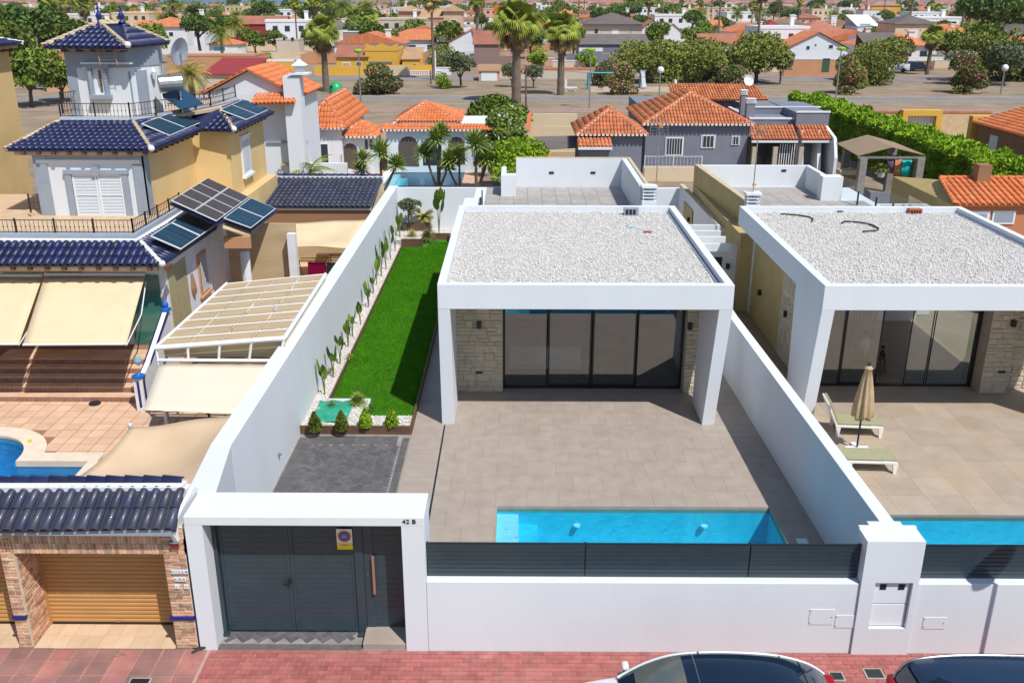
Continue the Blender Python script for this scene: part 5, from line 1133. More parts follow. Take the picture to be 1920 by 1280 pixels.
# solar arrays: each panel one thing
PANELM = mat('solar_cell', (.010, .042, .075), .4, (.013, .055, .095), 2, .5, spec=.25); PANELM2 = mat('dusty_solar_cell', (.075, .06, .06), .4, (.09, .07, .065), 2, .5, spec=.25)
def solar(corners, nu, nv_, label, m, cellu=6, cellv=10):
    """corners: lower-left, lower-right, upper-right, upper-left"""
    a, b_, c, d = [np.array(p, float) for p in corners]
    for i in range(nu):
        for j in range(nv_):
            def P_(s, t): return (a*(1-s)+b_*s)*(1-t)+(d*(1-s)+c*s)*t
            s0, s1, t0, t1 = i/nu+.006, (i+1)/nu-.006, j/nv_+.006, (j+1)/nv_-.006
            q = [P_(s0, t0), P_(s1, t0), P_(s1, t1), P_(s0, t1)]; n_ = np.cross(q[1]-q[0], q[3]-q[0]); n_ /= np.linalg.norm(n_)
            if n_[2] < 0: n_ = -n_
            cen = sum(q)/4; t = MB().prismd([tuple(x) for x in q], n_*.035).build('solar_panel', WALUM, nv); t['label'] = label(i, j)
            sh_ = [cen+(x-cen)*.955+n_*.045 for x in q]; b2 = MB()
            for u in range(cellu):
                for v in range(cellv):
                    def Q_(s, t): return (sh_[0]*(1-s)+sh_[1]*s)*(1-t)+(sh_[3]*(1-s)+sh_[2]*s)*t
                    e = .03/1; b2.add([Q_((u+.03)/cellu, (v+.05)/cellv), Q_((u+.97)/cellu, (v+.05)/cellv), Q_((u+.97)/cellu, (v+.95)/cellv), Q_((u+.03)/cellu, (v+.95)/cellv)], [(0, 1, 2, 3)])
            b2.build('solar_cell', m, t, kind='stuff'); MB().add([tuple(x-n_*.009) for x in sh_], [(0, 1, 2, 3)]).build('backing_sheet', mat('panel_back', (.10, .12, .14), .5) if 'panel_back' not in bpy.data.materials else bpy.data.materials['panel_back'], t)
num = ['first', 'second', 'third', 'fourth', 'fifth', 'sixth', 'seventh', 'eighth']
solar([at(281, 444, 4.28), at(339, 469, 3.86), at(408, 421, 3.86), at(355, 396, 4.28)], 1, 2, lambda i, j: ['front blue solar panel of the pair above the side window of the left villa', 'rear blue solar panel of the pair above the side window of the left villa'][j], PANELM, 6, 4)
solar([at(320, 377, 5.0), at(406, 416, 4.3), at(467, 371, 4.3), at(388, 335, 5.0)], 2, 4, lambda i, j: '%s brown-tinted solar panel of the %s column in the big porch array' % (num[j], ['upper', 'lower'][i]), PANELM2, 4, 6)
solar([at(418, 410, 4.25), at(470, 429, 3.75), at(517, 392, 3.75), at(469, 372, 4.25)], 1, 2, lambda i, j: ['front blue solar panel on the small porch roof at the right', 'rear blue solar panel on the small porch roof at the right'][j], PANELM, 6, 4)
solar([at(264, 233, 6.95), at(318, 256, 6.5), at(380, 230, 6.5), at(325, 211, 6.95)], 1, 2, lambda i, j: ['front solar panel below the tower railing of the left villa', 'second solar panel below the tower railing of the left villa'][j], PANELM, 5, 5)
solar([at(412, 207, 6.95), at(462, 226, 6.5), at(502, 208, 6.5), at(452, 189, 6.95)], 1, 2, lambda i, j: ['front solar panel at the rear end of the upper blue roof', 'rearmost solar panel at the end of the upper blue roof'][j], PANELM, 5, 5)
# porch roof under arrays
tile_slope(nv, at(404, 420, 4.15), at(520, 393, 3.55), at(475, 366, 4.1), at(395, 400, 4.4), .225, .40, BLUETILE, False, base=BLUETILE) if False else None
MB().prismd([at(318, 380, 4.9), at(408, 421, 4.18), at(470, 372, 4.18), at(388, 334, 4.9)], (0, 0, -.08)).build('porch_roof', BLUETILE, nv)
MB().prismd([at(414, 412, 4.15), at(472, 433, 3.62), at(521, 393, 3.62), at(470, 371, 4.15)], (0, 0, -.08)).build('porch_roof', BLUETILE, nv)
MB().prismd([at(418, 422, 4.0), at(468, 441, 3.5), at(468, 446, 3.4), at(418, 428, 3.9)], (0, .1, 0)).build('porch_beam', TANW, nv)
# awnings
def awning(corners, label, m=CANVAS, cas=True, sag=.0, n=10):
    a, b_, c, d = [np.array(p, float) for p in corners]   # top-left, top-right, bottom-right, bottom-left
    t = thing('awning', label, 'awning', (a+b_)/2)
    V = []; Fq = []; W = 12
    for j in range(n+1):
        s = j/n
        for i in range(W+1):
            u = i/W; p = (a*(1-u)+b_*u)*(1-s)+(d*(1-u)+c*u)*s; p = p-np.array([0, 0, sag*math.sin(math.pi*s)*(.6+.4*math.sin(math.pi*u))+.006*math.sin(u*31)]); V.append(p)
    for j in range(n):
        for i in range(W): k = j*(W+1)+i; Fq.append((k, k+W+1, k+W+2, k+1))
    o = link('canvas', mkmesh('canvas', V, Fq, m, None, True), t); sm = o.modifiers.new('s', 'SOLIDIFY'); sm.thickness = .012
    if cas:
        MB().tube([tuple(a+(0, 0, .03)), tuple(b_+(0, 0, .03))], .055, 8).build('cassette', WALUM, t); MB().tube([tuple(d), tuple(c)], .035, 6).build('front_bar', WALUM, t)
        for e, f in ((a, d), (b_, c)): MB().tube([tuple(e-(0, 0, .2)), tuple((e+f)/2+(0, .3, -.3)), tuple(f-(0, 0, .03))], .02, 5).build('arm', WALUM, t)
    return t
awning([aty(84, 516, 27.95), aty(272, 516, 27.95), at(237, 645, 2.05), at(43, 646, 2.05)], 'wide cream awning over the patio steps, nearer the stair wall')
awning([aty(-140, 518, 27.95), aty(80, 518, 27.95), at(35, 645, 2.05), at(-170, 646, 2.05)], 'cream awning cut off by the left picture edge')
# glazed pergola with straw blinds
ps = thing('pergola_roof', 'white aluminium conservatory roof with straw-coloured panels beside the boundary wall', 'conservatory', (-8, 27, 2.6))
k0, k1, k2, k3 = at(300, 655, 2.35), at(527, 640, 2.75), at(612, 512, 2.75), at(420, 520, 2.35)
k0, k1, k2, k3 = [np.array(x) for x in (at(292, 652, 2.45), at(532, 634, 2.75), at(610, 514, 2.75), at(425, 532, 2.45))]
def PP(s, t): return (k0*(1-s)+k1*s)*(1-t)+(k3*(1-s)+k2*s)*t
nrow, ncol = 8, 4
for j in range(nrow):
    for i in range(ncol):
        q = [PP(i/ncol+.012, j/nrow+.012), PP((i+1)/ncol-.012, j/nrow+.012), PP((i+1)/ncol-.012, (j+1)/nrow-.012), PP(i/ncol+.012, (j+1)/nrow-.012)]
        MB().prismd([tuple(x+np.array([0, 0, .02-.01])) for x in q], (0, 0, .01)).build('straw_panel', REEDMAT, ps)
for j in range(nrow+1): MB().tube([tuple(PP(-.01, j/nrow)), tuple(PP(1.0, j/nrow))], .024 if j else .07, 4).build('rafter', WALUM, ps)
for i in range(1, ncol): MB().tube([tuple(PP(i/ncol, 0)+(0, 0, .02)), tuple(PP(i/ncol, 1)+(0, 0, .02))], .012, 4).build('glazing_bar', CANVASL, ps)
for i in (0, 1): MB().tube([tuple(PP(i, 0)), tuple(PP(i, 1))], .07, 4).build('edge_beam', WALUM, ps)
low = aty(296, 675, k0[1]); lowr = aty(524, 676, k1[1]); lowz = low[2]
MB().tube([tuple(low), tuple(lowr)], .05, 4).build('rail', WALUM, ps)
MB().prismd([tuple(low+(.1, .25, 0)), tuple(lowr+(-.1, .25, 0)), tuple(k1+(-.1, .25, -.1)), tuple(k0+(.1, .25, -.1))], (0, .02, 0)).build('front_blind', REEDMAT, ps)
for i in range(5): a = PP(i/4, 0); q = low*(1-i/4)+lowr*(i/4); MB().tube([tuple(a), tuple(q)], .035, 4).build('upright', WALUM, ps)
MB().add([tuple(k1), tuple(k2), (k2[0], k2[1], 1.6), (k1[0], k1[1], 1.6)], [(0, 1, 2, 3)]).build('side_blind', CANVASL, ps)
MB().tube([tuple(low), (low[0], low[1], 0)], .05, 4).tube([tuple(k3), (k3[0], k3[1], 0)], .05, 4).build('post', WALUM, ps)
awning([low+(.05, -.06, -.08), lowr+(-.02, -.06, -.08), at(452, 776, 1.95), at(268, 768, 1.95)], 'ivory awning hanging from the conservatory down towards the shade sail', CANVASL, False)
q = at(318, 812, 0)
MB().tube([(q[0], q[1], 0), (q[0]-.1, q[1]+.2, 1.95)], .05, 6).build('post', WALUM, ps)
# dark seating corner beneath
tb_ = thing('garden_table', 'small dark table with chairs in the shade beneath the ivory awning', 'table', at(395, 800, 0)); q = at(395, 805, 0)
MB().lathe((q[0], q[1], .0), [(.25, 0), (.03, .04), (.03, .68), (.45, .70), (.45, .74)], 14).build('table', ANTHD, tb_); q = at(418, 790, .7)
t = thing('green_cushion', 'round grey-green cushion on the shaded garden seat', 'cushion', q); b = MB(); b.lathe((q[0]+.2, q[1]+.1, .55), [(.02, 0), (.22, .03), (.26, .1), (.2, .17), (.02, .2)], 12); b.build('cushion', LEAFG, t, smooth=True)
MB().box(-7.5, -6.6, 21.8, 22.5, 0, .45).build('garden_seat', ANTHD, tb_, bev=.03)
t = thing('blue_ball', 'small blue ball on the ground under the ivory awning', 'ball', at(340, 808, 0)); q = at(340, 808, .1); b = MB(); sphere(b, (q[0], q[1], .1), .1); b.build('ball', COBALTL, t, smooth=True)
# shade sail over the patio
def sail(c4, label, m, sag, n=16, edge=.12):
    a, b_, c, d = [np.array(p, float) for p in c4]; V = []; Fq = []; t = thing('shade_sail', label, 'shade sail', (a+c)/2)
    for j in range(n+1):
        for i in range(n+1):
            u, s = i/n, j/n
            cu = edge*4*s*(1-s); cs = edge*4*u*(1-u); uu = cu*.5+u*(1-cu); ss = cs*.5+s*(1-cs)
            p = (a*(1-uu)+b_*uu)*(1-ss)+(d*(1-uu)+c*uu)*ss
            V.append(p-np.array([0, 0, sag*16*u*(1-u)*s*(1-s)+.035*math.sin(7*(u+s))*math.sin(3*u)]))
    for j in range(n):
        for i in range(n): k = j*(n+1)+i; Fq.append((k, k+1, k+n+2, k+n+1))
    o = link('cloth', mkmesh('cloth', V, Fq, m, None, True), t); sm = o.modifiers.new('s', 'SOLIDIFY'); sm.thickness = .01; return t
s1 = sail([at(130, 905, 1.7), at(372, 915, 2.4), at(458, 770, 2.35), at(243, 800, 1.9)], 'sand coloured shade sail sagging between the pool and the boundary wall', CANVASP, .35)
q = at(243, 800, 1.9); MB().tube([(q[0]-.1, q[1]+.1, 0), (q[0], q[1]+.05, 1.95)], .05, 6).build('mast', WALUM, s1)
# rear yard: second sail, clothes horse, blue tiled shed
sail([at(503, 418, 2.3), at(690, 412, 2.3), at(660, 466, 2.1), at(507, 463, 2.1)], 'flat cream shade sail in the rear yard before the blue-tiled shed', CANVAS, .12, 12, .06)
shd = thing('tiled_shed', 'low shed with weathered blue tile roof at the end of the left yard', 'shed', (-9, 42, 0))
tile_slope(shd, (-11.4, 40.35, 2.65), (-6.4, 40.35, 2.65), (-6.4, 44.3, 2.85+.35), (-11.4, 44.3, 3.2), .225, .40, BLUEWEATH, False, base=BLUEWEATH)
MB().box(-11.4, -6.38, 44.3, 44.6, 3.1, 3.27).build('mortar_ridge', WHITE2, shd); caps(shd, (-11.4, 44.5, 3.27), (-6.4, 44.5, 3.27), BLUETILE, r=.08, L=.33)
MB().box(-11.4, -6.4, 40.5, 40.75, 1.9, 2.6).build('lintel', BROWNW, shd); MB().box(-11.5, -6.4, 40.42, 40.6, 2.5, 2.62).build('gutter', WALUM, shd); MB().box(-11.5, -6.4, 44.4, 44.6, 0, 3.1).build('rear_wall', CREAMW, shd); MB().box(-11.4, -6.4, 40.9, 41, 0, 2.3).build('blind', REEDMAT, shd)
# laundry
lr = thing('clothes_airer', 'clothes airer with a magenta towel and blue and white washing in the rear yard', 'clothes airer', at(600, 503, 0)); 
zz = 1.0
def towel(px0, px1, py, name, m, label, z=1.05, hang=.5):
    a, c = at(px0, py, z), at(px1, py, z); t = thing(name, label, 'laundry', a); nX = 8; V = []
    for j in range(4):
        for i in range(nX+1): u = i/nX; V.append((a[0]*(1-u)+c[0]*u, a[1]-.12*j/3+.03*math.sin(u*9), z-hang*j/3+.01*math.sin(u*13)))
    Fq = [(j*(nX+1)+i, (j+1)*(nX+1)+i, (j+1)*(nX+1)+i+1, j*(nX+1)+i+1) for j in range(3) for i in range(nX)]
    o = link('cloth', mkmesh('cloth', V, Fq, m, None, True), t); sm = o.modifiers.new('s', 'SOLIDIFY'); sm.thickness = .015
towel(577, 611, 491, 'magenta_towel', mat('magenta_cloth', (.60, .01, .22), .9), 'bright magenta towel on the airer', hang=.55); towel(612, 634, 492, 'blue_towel', mat('slate_blue_cloth', (.09, .15, .22), .9), 'slate blue towel next to the magenta one', hang=.45); towel(635, 645, 487, 'white_cloth', SHUT, 'small white cloth at the end of the airer')
b = MB(); a, c = at(560, 489, 1.06), at(648, 488, 1.06); b.tube([a, c], .02, 4); b.tube([a, (a[0]+.2, a[1], 0)], .02, 4); b.tube([c, (c[0]-.2, c[1], 0)], .02, 4); b.tube([(a[0], a[1]+.4, 1.06), (c[0], c[1]+.4, 1.06)], .02, 4); b.build('frame', STEEL, lr)
for px, py, lab in ((607, 476, 'dark woven garden chair behind the magenta towel'), (632, 474, 'dark woven garden chair behind the blue towel')):
    q = at(px, py, .4); t = thing('garden_chair', lab, 'chair', q); MB().box(q[0]-.28, q[0]+.28, q[1]-.28, q[1]+.28, .38, .45).build('seat', WOOD, t); MB().box(q[0]-.28, q[0]+.28, q[1]+.24, q[1]+.3, .45, .95).build('backrest', WOOD, t)
    for sx in (-.25, .25):
        for sy in (-.25, .25): MB().box(q[0]+sx-.02, q[0]+sx+.02, q[1]+sy-.02, q[1]+sy+.02, 0, .38).build('leg', WOOD, t)
# ---- far-left yellow villa
fl = thing('yellow_villa', 'tall yellow villa with blue hip roof at the upper left picture edge', 'villa', (-22, 36, 0))
Xf = -21.4
MB().box(-27, Xf, 31.5, 41.0, 0, 9.25).build('wall', YELLOW, fl); 
tile_slope(fl, (Xf+.45, 31, 9.4), (Xf+.45, 41.4, 9.4), (Xf-2.9, 38, 10.35), (Xf-2.9, 34.5, 10.35), .225, .4, BLUETILE, False, base=BLUETILE)
tile_slope(fl, (-27, 31, 9.4), (Xf+.45, 31, 9.4), (Xf-2.9, 34.5, 10.35), (-27, 34.5, 10.35), .225, .4, BLUETILE, False, base=BLUETILE)
caps(fl, (Xf+.45, 41.4, 9.4), (Xf-2.9, 38, 10.35), WHITE2, r=.08, L=.25, mort=WHITE2, name='hip_cap')
MB().box(-27, Xf+.3, 31.2, 41.25, 9.22, 9.34).build('eave_board', TANW, fl)
for k in range(16): MB().box(Xf, Xf+.35, 31.6+k*.6, 31.74+k*.6, 9.12, 9.24).build('rafter_end', BEAMW, fl)
for k, (px, py) in enumerate(()): pass
# ================================================================== vegetation kit
def cards(P, size, m_name=None, quad=True, flat=0.0, aspect=1.6):
    k = len(P); d = rng.normal(0, 1, (k, 3)); d /= np.linalg.norm(d, axis=1)[:, None]
    e = np.cross(d, rng.normal(0, 1, (k, 3))); e /= np.linalg.norm(e, axis=1)[:, None]
    s = size*rng.uniform(.6, 1.3, (k, 1)); d = d*s*aspect*.5; e = e*s*.5
    V = np.stack([P-d, P-e*.9, P+d, P+e*.9], 1).reshape(-1, 3); F = np.arange(4*k).reshape(-1, 4)
    return V, F
def crown_points(n, blobs, shell=.75, flip=True):
    """blobs: (cx,cy,cz,rx,ry,rz); points biased to the skins of the blobs"""
    vol = np.array([b[3]*b[4]*b[5] for b in blobs])**.67; cnt = (n*vol/vol.sum()).astype(int)+1; out = []; rn = []
    for b, c in zip(blobs, cnt):
        d = rng.normal(0, 1, (c, 3)); d /= np.linalg.norm(d, axis=1)[:, None]
        d[:, 2] = np.where((d[:, 2] < -.3) & flip, -d[:, 2]*.5, d[:, 2]); r = shell+(1-shell)*rng.random(c)**.5; r *= 1+.10*np.sin(d[:, 0]*7+b[0])*np.cos(d[:, 1]*6)
        out.append(np.array(b[:3])+d*r[:, None]*np.array(b[3:6])); rn.append(np.full(c, rng.random()*.6)+rng.random(c)*.4)
    return np.concatenate(out), np.concatenate(rn)
def make_tree(name, label, cat, m, H=5.0, R=2.6, nb=9, n=2200, leaf=.22, trunk=.16, low=.35, m2=None, frac2=.15, leaning=0.3, tm=None):
    t = thing(name, label, cat, (0, 0, 0)); blobs = []
    for k in range(nb):
        a = random.uniform(0, 6.28); rr = R*random.uniform(.15, .62); z = H*random.uniform(low+.12, .82)*(1 if low > .1 else .85*random.uniform(.5, 1))
        s = R*random.uniform(.2, .56); blobs.append((rr*math.cos(a), rr*math.sin(a), z, s*1.15, s*1.15, s*.8))
    blobs.append((0, 0, H*.68, R*.55, R*.55, H*.25))
    P, rn = crown_points(n, blobs, flip=low > .1); P[:, 2] = np.maximum(P[:, 2], .05); V, F = cards(P, leaf)
    if m2 is not None:
        sel = rng.random(len(P)) < frac2; F1, F2 = F[~sel], F[sel]
        link('crown', mkmesh('crown', V, F1, m, rn[~sel]), t, kind='stuff'); link('blossom', mkmesh('blossom', V, F2, m2, rn[sel]), t, kind='stuff')
    else: link('crown', mkmesh('crown', V, F, m, rn), t, kind='stuff')
    b = MB(); b.tube([(0, 0, -.05), (leaning*.3, 0, H*.25), (leaning*.5, .1, H*low+.3)], [trunk*1.2, trunk, trunk*.8], 7)
    for bl in blobs[:6]: b.tube([(leaning*.4, .05, H*low), (bl[0]*.5+.1, bl[1]*.5, (H*low+bl[2])/2), bl[:3]], [trunk*.6, trunk*.4, trunk*.15], 5)
    b.build('trunk', tm or TRUNK, t); return t
def frond_fan(c, dirv, L, nseg=9, spread=1.15, w=.05, droop=.3):
    nseg = nseg+5; w = w*.62
    """a fan palm leaf: narrow blades spreading from the end of a petiole"""
    d = np.array(dirv, float); d /= np.linalg.norm(d); s = np.cross(d, (0, 0, 1)); s = s/(np.linalg.norm(s)+1e-6); u = np.cross(s, d); _r = random.uniform(-1.0, 1.0); s, u = s*math.cos(_r)+u*math.sin(_r), u*math.cos(_r)-s*math.sin(_r)
    p0 = np.array(c, float); hub = p0+d*L*.45; V = [p0-s*.02, p0+s*.02, hub+s*.03, hub-s*.03]; F = [(0, 1, 2, 3)]
    for k in range(nseg):
        a = (k/(nseg-1)-.5)*2*spread; dd = d*math.cos(a)+s*math.sin(a)+u*.05; l = L*.6*(1-.25*abs(a)/spread)
        mid = hub+dd*l*.6; tip = hub+dd*l+np.array([0, 0, -droop*l]); q = np.cross(dd, u); q /= np.linalg.norm(q)+1e-6; n = len(V)
        V += [hub, mid-q*w*l, tip, mid+q*w*l]; F.append((n, n+1, n+2, n+3))
    return V, F
def fan_palm(name, label, H=9.0, R=2.4, thick=.38, n=46, skirt=46, group='fan palms'):
    t = thing(name, label, 'palm tree', (0, 0, 0), group); VV, FF, RR = [], [], []; k0 = 0
    for k in range(n):
        a = k*2.399; e = 1.35-1.75*(k/n)**.9; d = (math.cos(a)*math.cos(e), math.sin(a)*math.cos(e), math.sin(e))
        V, F = frond_fan((0, 0, H), d, R*random.uniform(.85, 1.1), 9, 1.2, .11, .25+.25*(k/n)); VV += V; FF += [tuple(i+k0 for i in f) for f in F]; k0 += len(V); RR += [.25+.6*random.random()]*len(F)
    link('fronds', mkmesh('fronds', VV, FF, PALMG, RR), t, kind='stuff')
    VV, FF, RR = [], [], []; k0 = 0
    for k in range(n//3):
        a = random.uniform(0, 6.28); e = random.uniform(-.5, .3); d = (math.cos(a)*math.cos(e), math.sin(a)*math.cos(e), math.sin(e))
        V, F = frond_fan((0, 0, H-.2), d, R*random.uniform(.8, 1.0), 9, 1.2, .11, .5); VV += V; FF += [tuple(i+k0 for i in f) for f in F]; k0 += len(V); RR += [random.random()]*len(F)
    link('yellow_fronds', mkmesh('yellow_fronds', VV, FF, PALMY, RR), t, kind='stuff')
    VV, FF, RR = [], [], []; k0 = 0
    for k in range(skirt):
        a = random.uniform(0, 6.28); e = -random.uniform(.75, 1.35); d = (math.cos(a)*math.cos(e), math.sin(a)*math.cos(e), math.sin(e))
        V, F = frond_fan((0, 0, H-random.uniform(.1, .9)), d, R*random.uniform(.6, .9), 7, .8, .10, .3); VV += V; FF += [tuple(i+k0 for i in f) for f in F]; k0 += len(V); RR += [random.random()]*len(F)
    link('dead_fronds', mkmesh('dead_fronds', VV, FF, PALMD, RR), t, kind='stuff')
    b = MB(); pr = []
    for i in range(15): z = H*i/14; pr.append((thick*(1.15-.35*i/14)*(1+.06*(i % 2)), z-.05))
    b.lathe((0, 0, 0), pr, 10); b.build('trunk', TRUNKP, t); return t
def pinnate(c, a, e0, L, leaf=.45, n=13, droop=1.5, w=.06):
    V, F = [], []; p = np.array(c, float); e = e0; st = L/n
    h = np.array([math.cos(a), math.sin(a), 0]); s = np.array([-math.sin(a), math.cos(a), 0]); pts = [p.copy()]
    for k in range(n):
        p = p+st*(h*math.cos(e)+np.array([0, 0, 1])*math.sin(e)); e -= droop/n; pts.append(p.copy())
    for k in range(1, n+1):
        ln = leaf*math.sin(math.pi*min(1, .18+.8*k/n))*1.1; dirn = pts[k]-pts[k-1]; dirn /= np.linalg.norm(dirn)
        for sg in (-1, 1):
            q = pts[k]; tip = q+(s*sg*.8+dirn*.6-np.array([0, 0, .35]))*ln; n0 = len(V); V += [q-dirn*w, q+dirn*w, tip+dirn*w*.3, tip]; F.append((n0, n0+1, n0+2, n0+3))
    for k in range(n): n0 = len(V); V += [pts[k]-s*.025, pts[k]+s*.025, pts[k+1]+s*.02, pts[k+1]-s*.02]; F.append((n0, n0+1, n0+2, n0+3))
    return V, F
def date_palm(name, label, H=6.0, R=2.6, n=42, thick=.28, m=None, group='date palms'):
    t = thing(name, label, 'palm tree', (0, 0, 0), group); VV, FF, RR = [], [], []; k0 = 0
    for k in range(n):
        V, F = pinnate((0, 0, H), k*2.399, 1.35-1.7*(k/n), R*random.uniform(.85, 1.1), R*.22, 12, 1.5); VV += V; FF += [tuple(i+k0 for i in f) for f in F]; k0 += len(V); RR += [random.random()]*len(F)
    link('fronds', mkmesh('fronds', VV, FF, m or PALMG, RR), t, kind='stuff')
    b = MB(); b.lathe((0, 0, 0), [(thick*1.1, -.05), (thick, H*.3), (thick*.9, H*.8), (thick*1.4, H*.95), (thick*.6, H*1.02)], 9); b.build('trunk', TRUNKP, t); return t
def rosette(c, L, n, up0=.1, w=.055, hang=False):
    V, F = [], []
    for k in range(n):
        a = k*2.399; e = 1.5-(1.9 if not hang else 2.3)*(k/n); h = np.array([math.cos(a)*math.cos(e), math.sin(a)*math.cos(e), math.sin(e)]); s = np.array([-math.sin(a), math.cos(a), 0])
        c_ = np.array(c, float); l = L*random.uniform(.8, 1.1); mid = c_+h*l*.55; tip = c_+h*l-np.array([0, 0, .12*l]); n0 = len(V)
        V += [c_-s*w*.5, mid-s*w, tip, mid+s*w, c_+s*w*.5]; F.append((n0, n0+1, n0+2, n0+3)); 
    return V, F
def yucca(name, label, heads, group='yuccas by the far pool'):
    t = thing(name, label, 'yucca', (0, 0, 0), group); VV, FF, RR = [], [], []; k0 = 0; b = MB()
    for (x, y, z, L) in heads:
        V, F = rosette((x, y, z), L, 120, w=.06); VV += V; FF += [tuple(i+k0 for i in f) for f in F]; k0 += len(V); RR += [random.random() for _ in F]
        b.tube([(x*.15, y*.15, -.05), (x*.6, y*.6, z*.5), (x, y, z)], [.10, .08, .07], 6)
    link('leaves', mkmesh('leaves', VV, FF, YUCCA, RR), t, kind='stuff'); b.build('stem', TRUNK, t); return t
# ================================================================== plants of our garden
def strelitzia(name, label, x, y, z, hgt, nl=4, seed=0, ll=.38):
    t = thing(name, label, 'plant', (x, y, z), 'young strelitzias along the boundary wall' if hgt < 1.5 else None); r = random.Random(seed)
    b = MB()
    for k in range(nl):
        a = r.uniform(0, 6.28); h = hgt*(.55+.45*(k+1)/nl); ox, oy = .10*math.cos(a)*h, .10*math.sin(a)*h
        b2 = MB(); top = np.array([x+ox, y+oy, z+h]); b.tube([(x, y, z), (x+ox*.4, y+oy*.4, z+h*.5), tuple(top)], [.018, .014, .008], 5)
        d = np.array([math.cos(a)*.35, math.sin(a)*.35, 1.0]); d /= np.linalg.norm(d); s = np.array([-math.sin(a), math.cos(a), 0]); f = np.cross(s, d); L = ll*r.uniform(.8, 1.15); W = .085*ll/.38
        V = []
        for i, (u, w) in enumerate(((0, .15), (.2, .8), (.5, 1), (.8, .7), (1, .05))):
            c = top+d*L*u+f*(-.12*L*u*u); V += [c-s*W*w+f*.02, c, c+s*W*w+f*.02]
        n0 = 0; F = []
        for i in range(4): F += [(3*i, 3*i+1, 3*i+4, 3*i+3), (3*i+1, 3*i+2, 3*i+5, 3*i+4)]
        me = mkmesh('leaf', V, F, BANANA, None, True); link('leaf', me, t)
    b.build('stem', mat('strelitzia_stem', (.16, .17, .04), .7) if 'strelitzia_stem' not in bpy.data.materials else bpy.data.materials['strelitzia_stem'], t); return t
ordn = ['first', 'second', 'third', 'fourth', 'fifth', 'sixth', 'seventh', 'eighth', 'ninth', 'tenth', 'eleventh', 'twelfth', 'thirteenth', 'fourteenth', 'fifteenth', 'sixteenth']
SP = [(609, 739), (625, 706), (638, 681), (653, 650), (661, 630), (676, 608), (691, 575), (700, 549), (706, 534), (715, 517), (724, 504), (732, 487), (741, 470), (750, 452)]
for k, (px, py) in enumerate(SP):
    p = at(px, py, .2); strelitzia('strelitzia', 'young strelitzia against the white wall, %s from the front' % ordn[k], min(p[0], -5.6), p[1], .18, random.uniform(.55, .85) if k < 9 else random.uniform(.9, 1.25), random.choice((3, 4, 5)), k, .36 if k < 8 else .5)
p = at(827, 440, .35); strelitzia('strelitzia', 'big strelitzia with spreading leaves by the rear wall near the house', p[0]-.1, p[1], .35, 1.7, 5, 91, .8)
p = at(795, 424, .35); 
def small_bush(name, label, x, y, z, rx, rz, m, n=500, leaf=.07, cat='shrub', group=None, cone=False):
    t = thing(name, label, cat, (x, y, z), group); b = MB(); b.tube([(x, y, z), (x, y, z+rz*.8)], [.03, .01], 5); b.build('stem', TRUNK, t)
    if cone:
        h = rng.random(n)**.9*rz*2; th = rng.uniform(0, 6.28, n); rr = rx*np.sin(np.clip((1-h/(rz*2))*1.9, 0, 1.57))*(.75+.3*rng.random(n)); P = np.stack([x+rr*np.cos(th), y+rr*np.sin(th), z+.04+h], 1); rn = rng.random(n)
    else: P, rn = crown_points(n, [(x, y, z+rz*.7, rx, rx, rz*.8), (x+rx*.3, y, z+rz, rx*.6, rx*.6, rz*.5)])
    V, F = cards(P, leaf); link('crown', mkmesh('crown', V, F, m, rn), t, kind='stuff'); return t
for k, (px, py, c) in enumerate(((591, 808, 'in front of the green sheet at the wall end'), (641, 806, 'in front of the right end of the green sheet'), (686, 800, 'in the middle of the pebble strip'), (735, 799, 'at the right end of the pebble strip'))):
    p = at(px, py, .19); small_bush('dwarf_conifer', 'small round conifer '+c, p[0], p[1], .18, .17, .27, LEAFB if k > 1 else leafm('conifer_olive%d' % k, (.12, .14, .02), (.09, .11, .02)), 1300, .05, 'conifer', 'four dwarf conifers in the front bed', True)
for k, (px, py, m, r, h, lab) in enumerate(((695, 768, BANANA, .08, .10, 'tiny broad-leaved seedling beside the green sheet'), (671, 757, YUCCA, .22, .12, 'thin spiky grass tuft at the lawn corner'), (622, 762, LEAFO, .09, .07, 'small yellowish plant at the top of the green sheet'), (620, 700, PALMY, .08, .12, 'low yellow-green plant under the strelitzias'), (655, 672, PALMY, .09, .12, 'small olive plant amid the strelitzias'), (773, 452, PALMY, .35, .3, 'bronze feathery shrub at the left of the rear bed'), (802, 450, LEAFO, .34, .28, 'bronze feathery shrub in the middle of the rear bed'), (748, 440, YUCCA, .3, .3, 'yellow-green arching shrub by the boundary wall'), (835, 415, LEAFG, .15, .2, 'small grey plant next to the big strelitzia'))):
    p = at(px, py, .2); t = thing('bed_plant', lab, 'plant', (p[0], p[1], .2)); V, F = rosette((p[0], p[1], .22+h*.4), max(r*1.6, .2), 26 if r < .2 else 110, w=.014 if r < .2 else .02); link('leaves', mkmesh('leaves', V, F, m, rng.random(len(F))), t, kind='stuff')
p = at(782, 427, .4); V, F = [], []
t = date_palm('small_palm', 'small palm with yellow-green fronds in the rear bed', .55, .7, 16, .05, PALMY, None); t.location = (p[0]+.35, p[1], .4); ORG[t.name] = np.array(t.location)
p = at(760, 424, .4); tr = make_tree('olive_tree', 'small olive tree with ball-shaped grey-green crown in the rear corner', 'tree', LEAFG, 1.75, .62, 6, 1700, .085, .035, .45, leaning=0); tr.location = (-5.35, 45.3, .4)
